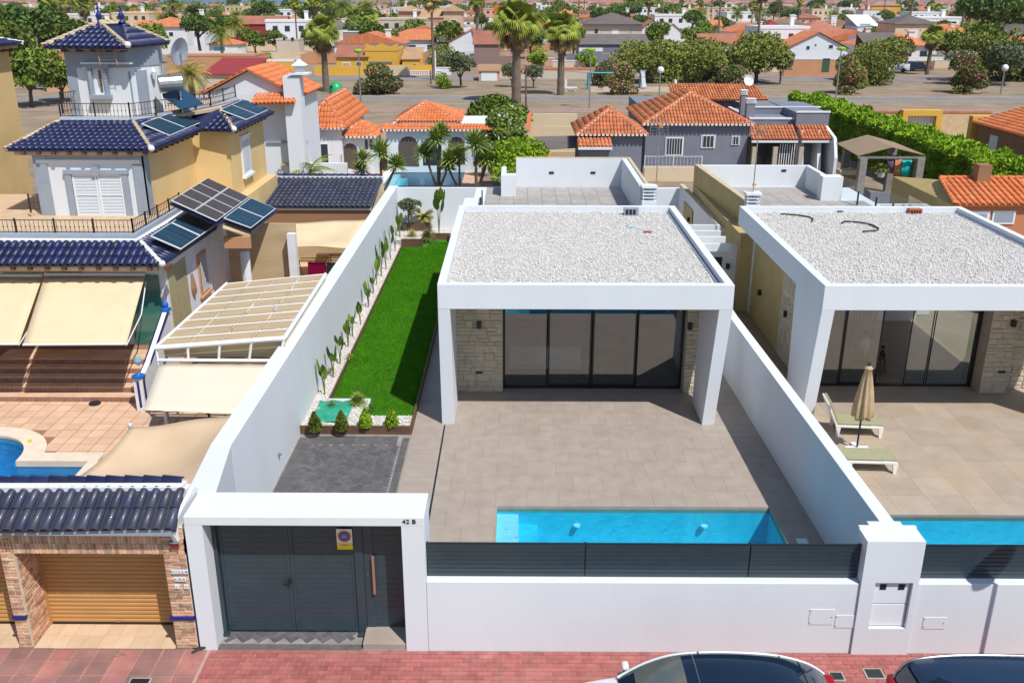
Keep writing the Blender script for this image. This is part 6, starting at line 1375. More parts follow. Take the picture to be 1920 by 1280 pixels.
# low steel bowl / pot behind
# ================================================================== middle distance
def wall_pts(px0, px1, yb, yt): 
    a = at(px0, yb); b = at(px1, yb); tz = aty((px0+px1)/2, yt, (a[1]+b[1])/2)[2]; return a, b, tz
def window_on(t, Y, x0, y0, x1, y1, fm=SHUT, pm=PANE, kind='window', depth=.05, bars=0, arch=False):
    a = aty(x0, y0, Y); c = aty(x1, y1, Y); fw_ = max(.05, (c[0]-a[0])*.08)
    if arch:
        r = (c[0]-a[0])/2; cx = (a[0]+c[0])/2; zs = a[2]-r; pts = [(a[0], Y-.02, c[2]), (c[0], Y-.02, c[2]), (c[0], Y-.02, zs)]+[(cx+r*math.cos(q), Y-.02, zs+r*math.sin(q)) for q in np.linspace(0, math.pi, 12)]+[(a[0], Y-.02, zs)]
        MB().poly(pts).build('arch_opening', pm, t); return
    o = MB().box(a[0], c[0], Y-depth, Y+.02, c[2], a[2]).build(kind+'_frame' if kind == 'window' else kind, fm, t)
    if kind == 'window':
        MB().box(a[0]+fw_, c[0]-fw_, Y-depth-.008, Y-depth-.001, c[2]+fw_, a[2]-fw_).build('pane', pm, o)
        if bars:
            b = MB()
            for k in range(bars): x = a[0]+(c[0]-a[0])*(k+.5)/bars; b.box(x-.015, x+.015, Y-depth-.04, Y-depth-.02, c[2], a[2])
            b.build('grille', SHUT, o)
def house(name, label, px0, px1, yb, yt, depth, wm, roof='flat', rise=1.2, rm=TERRA, ov=.35, wins=(), cat='house', group=None, par=.0, tiles=False, chim=(), ridge=None):
    a, b, tz = wall_pts(px0, px1, yb, yt); Y = (a[1]+b[1])/2; x0, x1 = a[0], b[0]
    t = thing(name, label, cat, ((x0+x1)/2, Y, 0), group); y1 = Y+depth
    MB().box(x0, x1, Y, y1, -.05, tz).build('wall', wm, t)
    E = [(x0-ov, Y-ov, tz), (x1+ov, Y-ov, tz), (x1+ov, y1+ov, tz), (x0-ov, y1+ov, tz)]; zr = tz+rise; rr = None
    if roof == 'hip':
        W = x1-x0+2*ov; D = depth+2*ov
        if W >= D: m_ = D/2; rA, rB = (x0-ov+m_, Y+depth/2, zr), (x1+ov-m_, Y+depth/2, zr); fs = [(E[0], E[1], rB, rA), (E[1], E[2], rB, rB), (E[2], E[3], rA, rB), (E[3], E[0], rA, rA)]
        else: m_ = W/2; cx = (x0+x1)/2; rA, rB = (cx, Y-ov+m_, zr), (cx, y1+ov-m_, zr); fs = [(E[0], E[1], rA, rA), (E[1], E[2], rB, rA), (E[2], E[3], rB, rB), (E[3], E[0], rA, rB)]
    elif roof == 'gabley':   # ridge runs away from us, gable faces us
        cx = (x0+x1)/2 if ridge is None else aty(ridge, yt, Y)[0]; rA, rB = (cx, Y-ov, zr), (cx, y1+ov, zr); fs = [(E[1], E[2], rB, rA), (E[3], E[0], rA, rB)]
        MB().prismd([(x0, Y, tz-.01), (x1, Y, tz-.01), (cx, Y, zr-.12)], (0, depth, 0)).build('gable', wm, t)
    elif roof == 'gablex': rA, rB = (x0-ov, Y+depth/2, zr), (x1+ov, Y+depth/2, zr); fs = [(E[0], E[1], rB, rA), (E[2], E[3], rA, rB)]; MB().prismd([(x0, Y, tz-.01), (x0, y1, tz-.01), (x0, Y+depth/2, zr-.12)], (x1-x0, 0, 0)).build('gable', wm, t)
    elif roof == 'shed': fs = [(E[0], E[1], (x1+ov, y1, zr), (x0-ov, y1, zr))]; MB().box(x0, x1, y1-.2, y1, tz, zr-.1).build('gable', wm, t)
    else:
        fs = []; h = par
        if h: 
            p_ = MB(); p_.box(x0-.05, x1+.05, Y-.05, Y+.15, tz, tz+h); p_.box(x0-.05, x0+.15, Y+.15, y1, tz, tz+h); p_.box(x1-.15, x1+.05, Y+.15, y1, tz, tz+h); p_.build('parapet', rm, t)
    if tiles:
        for f in fs: tile_slope(t, f[0], f[1], f[2], f[3], .215, .42, rm, False, w=.175)
        if roof == 'hip':
            for e_, r_ in ((E[0], rA), (E[1], rB if (x1-x0) >= depth else rA), (rA, rB)): caps(t, e_, r_, ORANGETILE, r=.09, L=.3, mort=WHITE2, name='hip_cap') if np.linalg.norm(np.array(e_)-np.array(r_)) > .3 else None
        # pale tile ends along the front eave
        bb = MB(); n = int((E[1][0]-E[0][0])/.26)
        for k in range(n): xx = E[0][0]+(k+.15)*(E[1][0]-E[0][0])/n; bb.box(xx, xx+.15, Y-ov-.07, Y-ov-.02, tz-.06, tz+.08)
        bb.build('eave_end', WHITE2, t, kind='stuff')
    elif fs:
        b_ = MB()
        for f in fs:
            pts = [f[0], f[1], f[2]]+([f[3]] if f[3] != f[2] else []); b_.prismd([tuple(p) for p in pts], (0, 0, .10))
        b_.build('roof', rm, t)
    if Y > 150 and depth > 3: MB().box(x0-2.5, x1+2.5, Y-5, y1+4, -.02, .03).build('yard', YARDM, t); MB().box(x0-2.5, x1+2.5, Y-5.2, Y-5, 0, 1.5).build('garden_wall', wm if roof != 'flat' else CREAMW, t)
    for w in wins:
        x_0, y_0, x_1, y_1 = w[:4]; k = w[4] if len(w) > 4 else {}
        window_on(t, Y, x_0, y_0, x_1, y_1, **k)
    for (cx_, cy_, w_) in chim:
        q = aty(cx_, cy_, Y+depth*.4); MB().box(q[0]-w_/2, q[0]+w_/2, q[1]-w_/2, q[1]+w_/2, tz, q[2]).build('chimney', wm, t); MB().box(q[0]-w_/2-.08, q[0]+w_/2+.08, q[1]-w_/2-.08, q[1]+w_/2+.08, q[2], q[2]+.12).build('chimney_cap', SHUT, t)
    return t, x0, x1, Y, tz
YARDM = mat('yard_paving', (.42, .31, .24), .9, (.33, .25, .19), .4, .5)
ARCHD = mat('dim_interior', (.10, .075, .06), .9)
# white villa behind the tiled shed
h, *_ = house('white_villa', 'white two-storey villa with orange gable roof left of the far pool', 400, 572, 372, 180, 5.5, WHITE, 'gabley', 1.5, ORANGETILE, .3, tiles=True, ridge=470)
Yw = h.location.y
MB().box(aty(548, 300, Yw)[0], aty(578, 300, Yw)[0], Yw-.8, Yw+.2, 0, aty(560, 142, Yw)[2]).build('chimney_stack', WHITE, h); q = aty(563, 140, Yw-.3)
MB().box(q[0]-.55, q[0]+.55, Yw-.9, Yw+.3, q[2], q[2]+.1).build('chimney_cap', WHITE, h); MB().box(q[0]-.25, q[0]+.25, Yw-.5, Yw-.1, q[2]+.1, q[2]+.5).build('flue', WHITE2, h); MB().add([(q[0]-.4, Yw-.7, q[2]+.5), (q[0]+.4, Yw-.7, q[2]+.5), (q[0]+.4, Yw+.1, q[2]+.5), (q[0]-.4, Yw+.1, q[2]+.5), (q[0], Yw-.3, q[2]+.85)], [(0, 1, 4), (1, 2, 4), (2, 3, 4), (3, 0, 4), (3, 2, 1, 0)]).build('cowl', WHITE, h)
a_, b__ = aty(470, 195, Yw-1.2), aty(552, 193, Yw-1.2)
tile_slope(h, a_, b__, (b__[0], Yw, b__[2]+.45), (a_[0], Yw, a_[2]+.45), .215, .42, ORANGETILE, False, w=.175)
MB().box(aty(500, 265, Yw)[0], aty(577, 265, Yw)[0], Yw-.12, Yw, aty(540, 268, Yw)[2], aty(540, 264, Yw)[2]).build('string_course', LBLUEG, h)
h, x0, x1, Y, tz = house('white_wing', 'white single-storey wing with large orange hip roof and arched door', 583, 645, 332, 240, 9.5, WHITE, 'hip', 1.75, ORANGETILE, .35, tiles=True, wins=[(600, 269, 618, 308, dict(kind='window')), (642-4, 288, 643, 306, {})])
h, x0, x1, Y, tz = house('porch_tower', 'small white arcaded porch with its own orange hip roof beside the pool', 640, 703, 330, 256, 3.6, WHITE, 'hip', .75, ORANGETILE, .35, tiles=True, wins=[(643, 269, 672, 316, dict(arch=True, pm=ARCHD))])
for k, (a, c) in enumerate(((684, 690), (693, 699))): window_on(h, Y, a, 262, c, 280, arch=True, pm=PANE)
t = tagged('garden_wall', MB().box(at(551, 352)[0], at(660, 352)[0], 57.4, 57.7, 0, aty(600, 306, 57.5)[2]), WHITE, 'plain white garden wall below the white villa', 'wall')
h, x0, x1, Y, tz = house('pool_pavilion', 'white arcaded pavilion with orange pyramid roof behind the far pool', 727, 915, 322, 243, 8, WHITE, 'flat', 0, WHITE, 0, wins=[(746, 256, 786, 312, dict(arch=True, pm=ARCHD)), (792, 258, 826, 310, dict(arch=True, pm=PANE)), (840, 257, 872, 308, dict(arch=True, pm=ARCHD))])
tile_slope(h, (x0-.3, Y-.35, tz), (x1+.3, Y-.35, tz), (x1+.3, Y+.45, tz+.32), (x0-.3, Y+.45, tz+.32), .215, .42, ORANGETILE, False, w=.175)
bb = MB(); n = int((x1-x0)/.26)
for k in range(n): xx = x0-.2+k*.26; bb.box(xx, xx+.14, Y-.42, Y-.36, tz-.08, tz+.06)
bb.build('eave_end', WHITE2, h, kind='stuff')
q0, q1, qt = aty(740, 228, Y+1.2), aty(864, 228, Y+1.2), aty(797, 190, Y+4.2); zz = q0[2]
Ee = [(q0[0], Y+1.2, zz), (q1[0], Y+1.2, zz), (q1[0], Y+7.2, zz), (q0[0], Y+7.2, zz)]; ap = (qt[0], Y+4.2, qt[2])
for k in range(4): tile_slope(h, Ee[k], Ee[(k+1) % 4], ap, ap, .215, .42, ORANGETILE, False, w=.175)
caps(h, Ee[0], ap, ORANGETILE, r=.09, L=.3, mort=WHITE2, name='hip_cap'); caps(h, Ee[1], ap, ORANGETILE, r=.09, L=.3, mort=WHITE2, name='hip_cap')
MB().box(q0[0]+.4, q1[0]-.4, Y+1.5, Y+7, tz-.2, zz).build('upper_wall', WHITE, h)
MB().box(at(680, 330)[0], at(728, 330)[0], Y+3, Y+3.2, 0, 2.6).build('side_wall', CREAMW, h)
struct(MB().box(-14, -3.2, 56.5, 68, -.2, -.012).build('far_patio', SALMON)) if False else None
fp = MB()
for (a, b_, c, d) in rect_holes((-13.5, -2.6, 57.5, 70), [P4]): fp.box(a, b_, c, d, -.2, -.01)
struct(fp.build('far_patio', SALMON)); pool(P4, 'swimming_pool', 'far turquoise pool between the yuccas and the arcaded pavilion', steps=True)
MB().box(P4[0]-.5, P4[0], P4[2], P4[3], -.01, .05).build('pool_edge', WHITE2, None).__setitem__('kind', 'structure')
MB().box(-5.9, -.8, 46.38, 46.47, 2.402, 2.45).build('coping', BLACKF, bwl)
# yuccas
yu = [yucca('yucca', 'tall double-headed yucca left of the far pool', [(0, 0, 2.3, 1.1), (.9, .3, 1.5, .95)]), yucca('yucca', 'x', [(0, 0, 2.9, 1.15), (-.8, .2, 2.0, 1.0), (.8, -.2, 1.7, 1.0), (.2, .5, 3.3, .9)]), yucca('yucca', 'x', [(0, 0, 2.5, 1.1), (.7, 0, 1.6, 1.0)])]
def put(o, px, py, label=None, rz=0, sc=1.0, z=0.0, copy=True, group=None):
    p = at(px, py, z)
    if copy: return dup(o, (p[0], p[1], z), rz, sc, label, group)
    o.location = (p[0], p[1], z); o.rotation_euler = (0, 0, rz); o.scale = sc if hasattr(sc, '__len__') else (sc,)*3
    if label: o['label'] = label
    return o
put(yu[0], 716, 358, None, 0, 1, copy=False); put(yu[1], 822, 350, 'thick clump of yuccas in front of the middle of the far pool', 0, 1.0, copy=False); put(yu[2], 893, 356, 'yucca with broad head nearest the dark rail, right of the far pool', .5, 1.1, copy=False)
put(yu[2], 684, 362, 'small yellowish yucca at the left end of the yucca row', 2, .8); put(yu[0], 862, 352, 'yucca behind the clump at the right end of the far pool', 2.5, .85)
put(date_palm('young_palm', 'young fan-shaped palm poking above the blue-tiled shed', 1.4, 2.1, 22, .18, PALMG), 582, 372, copy=False)
# bushes right of the pool
def bush(label, px, py, R, H, m, n=2400, leaf=.2, m2=None, f2=.1, cat='bush', name='bush', group=None, low=.12):
    t = make_tree(name, label, cat, m, H, R, 8, n, leaf, .08, low, m2, f2, 0); p = at(px, py); t.location = (p[0], p[1], 0); ORG[t.name] = p
    if group: t['group'] = group
    return t
bush('large bright green rounded bush behind the roof terrace', 958, 352, 2.6, 3.3, LEAFB, 7000, .13)
bush('white-flowered oleander bush right of the arcaded pavilion', 942, 318, 2.1, 4.4, LEAF, 5000, .17, WHITEFL, .06)
bush('broad leafy dark green tree behind the white oleander', 928, 268, 3.0, 4.2, LEAF, 5200, .24)
bush('reddish shrub beside the far pool steps', 905, 330, .9, 2.0, LEAFO, 900, .14)
# ---- grey house
G = GREYHOUSE
h1, x0, x1, Y, tz = house('grey_outbuilding', 'slate grey outbuilding with terracotta hip roof, left of the grey house', 1086, 1200, 345, 252, 5.2, G, 'hip', 1.4, BROWNTILE, .3, tiles=True)
a_, b__ = aty(1084, 275, Y-1.3), aty(1148, 275, Y-1.3)
tile_slope(h1, a_, b__, (b__[0], Y, b__[2]+.45), (a_[0], Y, b__[2]+.45), .215, .42, BROWNTILE, False, w=.175); MB().box(a_[0]+.1, b__[0]-.1, Y-1.1, Y, 0, a_[2]-.1).build('porch_wall', G, h1); MB().box(a_[0], b__[0], Y-1.4, Y-1.3, a_[2]-.18, a_[2]-.03).build('fascia', WHITE2, h1)
q = aty(1130, 300, Y-1.1); MB().box(q[0]-.4, q[0]+.45, Y-1.16, Y-1.1, 0, q[2]+.1).build('door', SHUT, h1)
h2, x0, x1, Y, tz = house('grey_house', 'slate grey bungalow with terracotta hip roof and white-grilled window', 1207, 1396, 326, 233, 9.5, G, 'hip', 1.75, BROWNTILE, .3, tiles=True,
  wins=[(1248, 257, 1280, 292, dict(bars=7)), (1315, 253, 1340, 278, dict(bars=4)), (1372, 255, 1386, 272, dict(bars=3))])
MB().box(x0-.1, x1+.1, Y-.12, Y, -.05, .55).build('plinth', mat('rubble_plinth', (.28, .25, .23), .9, (.16, .15, .14), 5, .6, .5, 8), h2)
MB().box(x0+.5, x1+1.5, Y+9.5, Y+15, 0, tz+.4).build('rear_wall', G, h2); tile_slope(h2, (x0+3.2, Y+9, tz+.7), (x1+3.5, Y+9, tz+.7), (x1+3, Y+12, tz+1.6), (x0+3.2, Y+12, tz+1.6), .215, .42, BROWNTILE, False, w=.175)
h3, x0, x1, Y3, tz3 = house('grey_annexe', 'slate grey flat-roofed annexe with white-capped parapets and two chimneys', 1398, 1500, 320, 224, 7, G, 'flat', 0, SHUT, 0, par=.12)
for (a, yb0, yt0, c, dy) in ((1390, 1, 168, 1400, 2.0), (1400, 1, 184, 1416, .5)):
    q = aty((a+c)/2, yt0, Y3+dy); w_ = (c-a)/2/28; MB().box(q[0]-w_, q[0]+w_, Y3+dy-.25, Y3+dy+.25, tz3, q[2]-.35).build('chimney', G, h3); b = MB()
    for k in range(3): b.box(q[0]-w_-.06, q[0]+w_+.06, Y3+dy-.3, Y3+dy+.3, q[2]-.33+k*.13, q[2]-.28+k*.13)
    b.build('chimney_louvre', SHUT, h3)
q0, q1 = aty(1412, 202, Y3+3), aty(1522, 200, Y3+3); MB().box(q0[0], q1[0]+.6, Y3+3, Y3+7, tz3, q0[2]).build('upper_wall', G, h3); MB().box(q0[0]-.05, q1[0]+.65, Y3+2.95, Y3+3.1, q0[2], q0[2]+.09).build('parapet_cap', SHUT, h3)
q0, q1 = aty(1500, 210, Y3-.5), aty(1556, 211, Y3-.5); MB().box(q0[0]-.2, q1[0], Y3-.5, Y3+7, 0, q0[2]-.05).build('side_wing', G, h3); MB().box(q0[0]-.25, q1[0]+.05, Y3-.55, Y3-.4, q0[2]-.05, q0[2]+.06).build('parapet_cap', SHUT, h3)
for (a, c, yt0, yb0) in ((1410, 1497, 238, 262), (1504, 1560, 236, 262)):
    q0, q1 = aty(a, yb0, Y3-2.2), aty(c, yb0, Y3-2.2); tile_slope(h3, q0, q1, (q1[0], Y3-.55, q1[2]+.75), (q0[0], Y3-.55, q0[2]+.75), .215, .42, BROWNTILE, False, w=.175)
    MB().box(q0[0], q1[0], Y3-2.2, Y3-2.1, q0[2]-.2, q0[2]-.06).build('porch_fascia', SHUT, h3)
q0, q1 = aty(1408, 300, Y3-1.9), aty(1498, 300, Y3-1.9); 
for x in (q0[0], q0[0]+1.4, q1[0]-.1): MB().box(x, x+.3, Y3-2.1, Y3-1.8, 0, q0[2]+.9).build('porch_pillar', STONEJ, h3)
b = MB()
for k in range(9): x = q0[0]+1.9+k*.16; b.box(x, x+.05, Y3-1.8, Y3-1.75, .2, 2.1)
b.build('gate_grille', SHUT, h3); MB().box(q0[0], q1[0], Y3-.6, Y3-.5, .0, 2.4).build('porch_back', PANE, h3)
for a in (1500, 1533): q = aty(a, 300, Y3-2.0); MB().prismd([(q[0], Y3-2.2, 0), (q[0], Y3+0, 0), (q[0], Y3+0, 2.9), (q[0], Y3-1.4, 2.9)], (.25, 0, 0)).build('buttress', WHITE, h3)
q = aty(1562, 262, Y3-2.5); MB().prismd([(q[0], Y3-3.2, 0), (q[0], Y3+2, 0), (q[0], Y3+2, 3.9), (q[0], Y3+.2, 3.3), (q[0], Y3-2.6, 2.6), (q[0], Y3-3.2, 1.4)], (.2, 0, 0)).build('stepped_wall', WHITE, h3)
MB().prismd([(q[0]+.21, Y3-3.1, 0), (q[0]+.21, Y3+1.9, 0), (q[0]+.21, Y3+1.9, 3.8), (q[0]+.21, Y3+.2, 3.2), (q[0]+.21, Y3-2.5, 2.5), (q[0]+.21, Y3-3.1, 1.3)], (.05, 0, 0)).build('stepped_wall_side', G, h3)
t = thing('satellite_dish', 'small white satellite dish by the grey chimneys', 'satellite dish', at(1403, 152, 5)); q = aty(1402, 152, Y3+2.5); b = MB(); b.lathe((0, 0, 0), [(.02, 0), (.25, .05), (.38, .16)], 14, cap=False); o = b.build('dish', SHUT, t, loc=q, rot=(math.radians(70), 0, .3)); MB().tube([q, (q[0], q[1]+.1, tz3)], .03, 4).build('pole', STEEL, t)
# cream yard between
tagged('cream_yard_wall', MB().box(aty(990, 230, 80)[0], aty(1082, 230, 80)[0], 79.8, 80.1, 0, aty(1030, 213, 80)[2]), CREAMW, 'cream rendered yard wall left of the grey outbuilding', 'wall')
tile_slope(thing('wall_coping_left', 'x', 'x') if False else h1, aty(982, 214, 80), aty(1082, 214, 80), aty(1082, 211.5, 80.3), aty(982, 211.5, 80.3), .26, .3, BROWNTILE, False, w=.175) if False else None
t = thing('lean_to_roof', 'flat grey-brown corrugated lean-to roof beside the grey outbuilding', 'roof', at(1040, 285, 2.2)); MB().prismd([at(992, 283, 2.2), at(1080, 278, 2.2), at(1082, 256, 2.5), at(1000, 258, 2.5)], (0, 0, .06)).build('sheet', GREYROOF, t); MB().box(at(992, 290)[0]+1.0, at(1085, 290)[0], 73.2, 73.4, 0, 2.0).build('wall', CREAMW, t)
t = thing('yellow_basket', 'yellow wicker basket on the terrace beside the lean-to', 'basket', at(1020, 306)); q = at(1020, 308, 0); MB().lathe((q[0], q[1], 0), [(.5, 0), (.62, .4), (.55, .85)], 12).build('basket', mat('wicker', (.5, .32, .06), .8), t)
tagged('orange_canopy', MB().prismd([at(985, 244, 1.8), at(993, 248, 1.8), at(998, 212, 2.4), at(990, 212, 2.4)], (0, 0, .05)), ORANGETILE, 'narrow strip of orange roof seen end-on beside the leafy tree', 'roof')
tagged('terrace_wall', MB().box(at(1205, 338)[0], at(1310, 338)[0], 61.0, 61.2, 0, 1.0), CREAMW, 'cream terrace wall under the white railing behind the house', 'wall')
t = thing('white_railing', 'thin white railing on the cream terrace wall behind the house', 'railing', at(1255, 335)); railing(t, [(at(1205, 338)[0], 61.0), (at(1310, 338)[0], 61.0)], .9, .75, 2.0, .22, SHUT)
t = thing('blue_bucket', 'bright blue tub standing by the grey bungalow wall', 'tub', at(1359, 318)); q = at(1359, 316); MB().lathe((q[0], q[1], .5), [(.3, 0), (.38, .5), (.36, .52)], 12).build('tub', mat('bright_blue_plastic', (.02, .28, .45), .4), t); MB().box(q[0]-.4, q[0]+.4, q[1]-.3, q[1]+.3, 0, .5).build('stand', STEEL, t)
# gazebo
gz = thing('gazebo', 'gazebo with brown fabric gable roof on stone pillars before the tall hedge', 'gazebo', at(1650, 350)); 
g_l, g_r = aty(1608, 293, 53.5), aty(1735, 292, 53.5); gp_ = aty(1673, 277, 53.5); gb_l, gb_p = aty(1568, 270, 58.5), aty(1626, 254, 58.5); gb_r = (g_r[0]-.2+ (gb_p[0]-gp_[0]), 58.5, g_r[2])
CAN = mat('brown_fabric', (.30, .215, .135), .85, (.26, .185, .115), 2, .4)
MB().prismd([g_l, gp_, gb_p, gb_l], (0, 0, .04)).build('roof_slope', CAN, gz); MB().prismd([gp_, g_r, gb_r, gb_p], (0, 0, .04)).build('roof_slope', CAN, gz)
MB().box(g_l[0], g_r[0], 53.4, 53.5, g_l[2]-.12, g_l[2]).build('tie_beam', STEEL, gz)
for q in (aty(1614, 330, 53.4), aty(1721, 330, 53.4), aty(1667, 330, 58), aty(1582, 330, 58)): MB().box(q[0]-.2, q[0]+.2, q[1]-.2, q[1]+.2, 0, g_l[2]-.1).build('pillar', mat('rough_grey_stone', (.3, .27, .25), .9, (.2, .18, .16), 8, .6, .5) if 'rough_grey_stone' not in bpy.data.materials else bpy.data.materials['rough_grey_stone'], gz)
def hang(px0, px1, py0, py1, Yy, m, label):
    a, c = aty(px0, py0, Yy), aty(px1, py1, Yy); t = thing('towel', label, 'laundry', a); V = [(a[0]+(c[0]-a[0])*u, Yy+.03*math.sin(u*8), a[2]+(c[2]-a[2])*s) for s in (0, .5, 1) for u in np.linspace(0, 1, 7)]
    Fq = [(j*7+i, j*7+i+1, (j+1)*7+i+1, (j+1)*7+i) for j in range(2) for i in range(6)]; o = link('cloth', mkmesh('cloth', V, Fq, m, None, True), t); sm = o.modifiers.new('s', 'SOLIDIFY'); sm.thickness = .02
hang(1666, 1677, 291, 325, 53.9, mat('purple_cloth', (.16, .10, .18), .9), 'grey and purple towel hanging under the gazebo'); hang(1679, 1691, 298, 331, 53.8, mat('orange_cloth', (.45, .19, .08), .9), 'orange-brown towel hanging under the gazebo'); hang(1692, 1706, 300, 331, 53.7, mat('turquoise_cloth', (.01, .42, .40), .9), 'turquoise towel hanging under the gazebo')
t = thing('market_table', 'long wooden table with pots at the left of the gazebo', 'table', at(1590, 340)); q0, q1 = aty(1572, 318, 55), aty(1608, 318, 55); MB().box(q0[0], q1[0], 54.6, 55.4, q0[2]-.25, q0[2]).build('top', TANW, t); MB().box(q0[0]+.1, q1[0]-.1, 54.7, 55.3, 0, q0[2]-.25).build('base', BROWNW, t)
q = aty(1651, 325, 54.2); small_bush('potted_plant', 'feathery potted plant under the gazebo', q[0], q[1], q[2]-.2, .6, .6, LEAFO, 500, .12, 'potted plant'); t = thing('plant_pot', 'white plant pot on the wall under the gazebo', 'pot', q); q = aty(1653, 322, 54); MB().lathe((q[0], q[1], q[2]-.3), [(.2, 0), (.27, .4)], 10).build('pot', SHUT, t)
tagged('terrace_parapet_wall', MB().box(at(1565, 352)[0], at(1760, 352)[0], 53.0, 53.2, 0, .9), GREYHOUSE, 'grey terrace parapet wall below the gazebo', 'wall')
# hedge
hx = 28.6; n = 52000
def hedge(name, label, x0, x1, y0, y1, H, n, m, leaf):
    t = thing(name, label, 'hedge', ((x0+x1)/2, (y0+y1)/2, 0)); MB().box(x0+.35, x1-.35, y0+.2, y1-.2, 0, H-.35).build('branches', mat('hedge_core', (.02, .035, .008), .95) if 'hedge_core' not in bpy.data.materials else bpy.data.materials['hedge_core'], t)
    u = rng.random(n); X = rng.uniform(x0, x1, n); Yy = rng.uniform(y0, y1, n); Z = rng.uniform(0, H, n); side = u < .45; f = (u >= .45) & (u < .52)
    X = np.where(side, x0+np.abs(rng.normal(0, .16, n)), X); Yy = np.where(f, y0+np.abs(rng.normal(0, .15, n)), Yy)
    Z = np.where(side | f, Z, H-np.abs(rng.normal(0, .14, n))+.22*np.sin(Yy*1.7)*np.sin(X*2.1+Yy*.6)+.15*np.sin(Yy*4.3))
    X = X+.12*np.sin(Yy*2.3)*np.where(side, 1, 0); V, F = cards(np.stack([X, Yy, Z], 1), leaf, aspect=2.4)
    link('foliage', mkmesh('foliage', V, F, m, np.clip(.5+.35*np.sin(Yy*1.7)*np.sin(X*2+Z*2)+rng.normal(0, .12, n), 0, .99)), t, kind='stuff'); return t
hA, hB = at(1572, 196, 3.0), at(1905, 318, 3.0)
hedge('tall_hedge', 'long tall clipped bright green hedge running diagonally behind the gazebo', hB[0]-.6, hB[0]+1.9, 50.0, 89, 3.0, 60000, LEAFB, .21)
# yellow gated wall beyond hedge
h, *_ = house('gate_wall', 'sand block wall with terracotta coping left and right of the yellow gateway', 1600, 1850, 262, 212, .3, BLOCKW, 'flat', 0, BROWNTILE, 0, par=.15)
Yg = 80.5; a, c = aty(1684, 250, Yg), aty(1757, 250, Yg); top = aty(1720, 206, Yg)[2]
t = thing('yellow_gateway', 'ochre yellow gateway with a white corrugated gate beyond the hedge', 'gateway', ((a[0]+c[0])/2, Yg, 0)); w_ = .45
MB().box(a[0], a[0]+w_, Yg-.5, Yg+.3, 0, top-.45).build('post', WARMY, t); MB().box(c[0]-w_, c[0], Yg-.5, Yg+.3, 0, top-.45).build('post', WARMY, t); MB().box(a[0], c[0], Yg-.5, Yg+.3, top-.45, top).build('lintel', WARMY, t)
n_ = 9
for k in range(n_): xx = a[0]+w_+(c[0]-a[0]-2*w_)*k/n_; MB().box(xx+.01, xx+(c[0]-a[0]-2*w_)/n_-.02, Yg-.05, Yg+.05, .05, top-.5).build('gate_board', SHUT, t)
# orange roofed house far right
Xh = at(1822, 229, 3.0)
t = thing('brown_house', 'brown house with orange-red ridged roof at the right picture edge', 'house', (Xh[0]+4, 60, 0)); q2 = at(1935, 268, 3.0); X_ = (Xh[0]+.35)
MB().box(X_, X_+12, q2[1]-2, Xh[1]-.4, 0, 2.9).build('wall', BROWNW, t)
tile_slope(t, (X_-.35, Xh[1], 3.0), (X_-.35, q2[1]-2.5, 3.0), (X_+5.5, q2[1]-2.5, 4.7), (X_+5.5, Xh[1], 4.7), .30, .42, ORANGETILE, False, w=.22)
d0 = atx(1857, 262, X_); d1 = atx(1871, 265, X_); MB().box(X_-.06, X_, d1[1], d0[1]+.0, .1, d0[2]+.35).build('door', SHUT, t)
MB().box(X_-.3, X_+6, Xh[1], Xh[1]+.6, 0, 3.4).build('end_wall', WARMY, t)
# terracotta house near right
t = thing('terracotta_house', 'low orange house with ribbed terracotta roof and white windows, right edge', 'house', (24, 38, 0)); Ya = 41.0
e0, e1 = aty(1790, 384, Ya), aty(1960, 384, Ya); r0, r1_ = aty(1762, 334, Ya+2.6), aty(1960, 334, Ya+2.6)
tile_slope(t, e0, e1, r1_, r0, .27, .42, ORANGETILE, False, w=.21); caps(t, r0, r1_, ORANGETILE, r=.1, L=.33); caps(t, e0, r0, ORANGETILE, r=.09, L=.33)
l0 = aty(1718, 352, Ya+2.6); MB().prismd([(e0[0]+.1, Ya+.3, 0), (e0[0]+.1, Ya+.3, e0[2]-.1), (r0[0]+.1, Ya+2.6, r0[2]-.1), (l0[0], Ya+5.5, l0[2]), (l0[0], Ya+5.5, 0)], (.2, 0, 0)).build('side_wall', OLIVE, t)
MB().box(e0[0]+.2, e1[0], Ya+.25, Ya+.5, 0, e0[2]-.05).build('wall', ORANGEW if False else mat('salmon_orange_render', (.50, .20, .10), .9), t)
for a, c in ((1795, 1852), (1862, 1900)): window_on(t, Ya+.25, a, 395, c, 420, SHUT, LBLUEG)
MB().box(e1[0]-2.2, e1[0]-1.6, Ya+2, Ya+2.6, r0[2]-.2, r0[2]+.7).build('chimney', BROWNW, t)
bush('leafy green shrub at the right edge beside the right gravel roof', 1890, 470, 1.4, 1.9, LEAF, 1500, .16)
# ================================================================== the avenue and park
struct(MB().box(-400, 400, 112.2, 117.2, -.02, 0.0).build('avenue', ASPHALT_OLD)); struct(MB().box(-400, 400, 111.9, 112.2, -.02, .08).box(-400, 400, 117.2, 117.5, -.02, .08).build('avenue_kerb', KERB))
struct(MB().box(-400, 400, 100.5, 105.2, -.02, 0.0).build('avenue_footway', mat('pinkish_paving', (.34, .24, .19), .9, (.28, .19, .15), .6, .5, .2)))
struct(MB().box(-400, 400, 141, 149, -.02, 0.0).build('far_street', ASPHALT_OLD)); struct(MB().box(-400, 400, 149, 151, -.02, .05).build('far_footway', mat('faded_pink_paving', (.36, .22, .18), .9, (.3, .19, .15), .6, .5)))
pg_ = at(1150, 166); struct(MB().box(at(1103, 166)[0], at(1262, 166)[0], 124, 131.5, -.02, .01).build('playground', mat('pale_sand', (.48, .38, .27), .95, (.4, .31, .22), .5, .5, .2)))
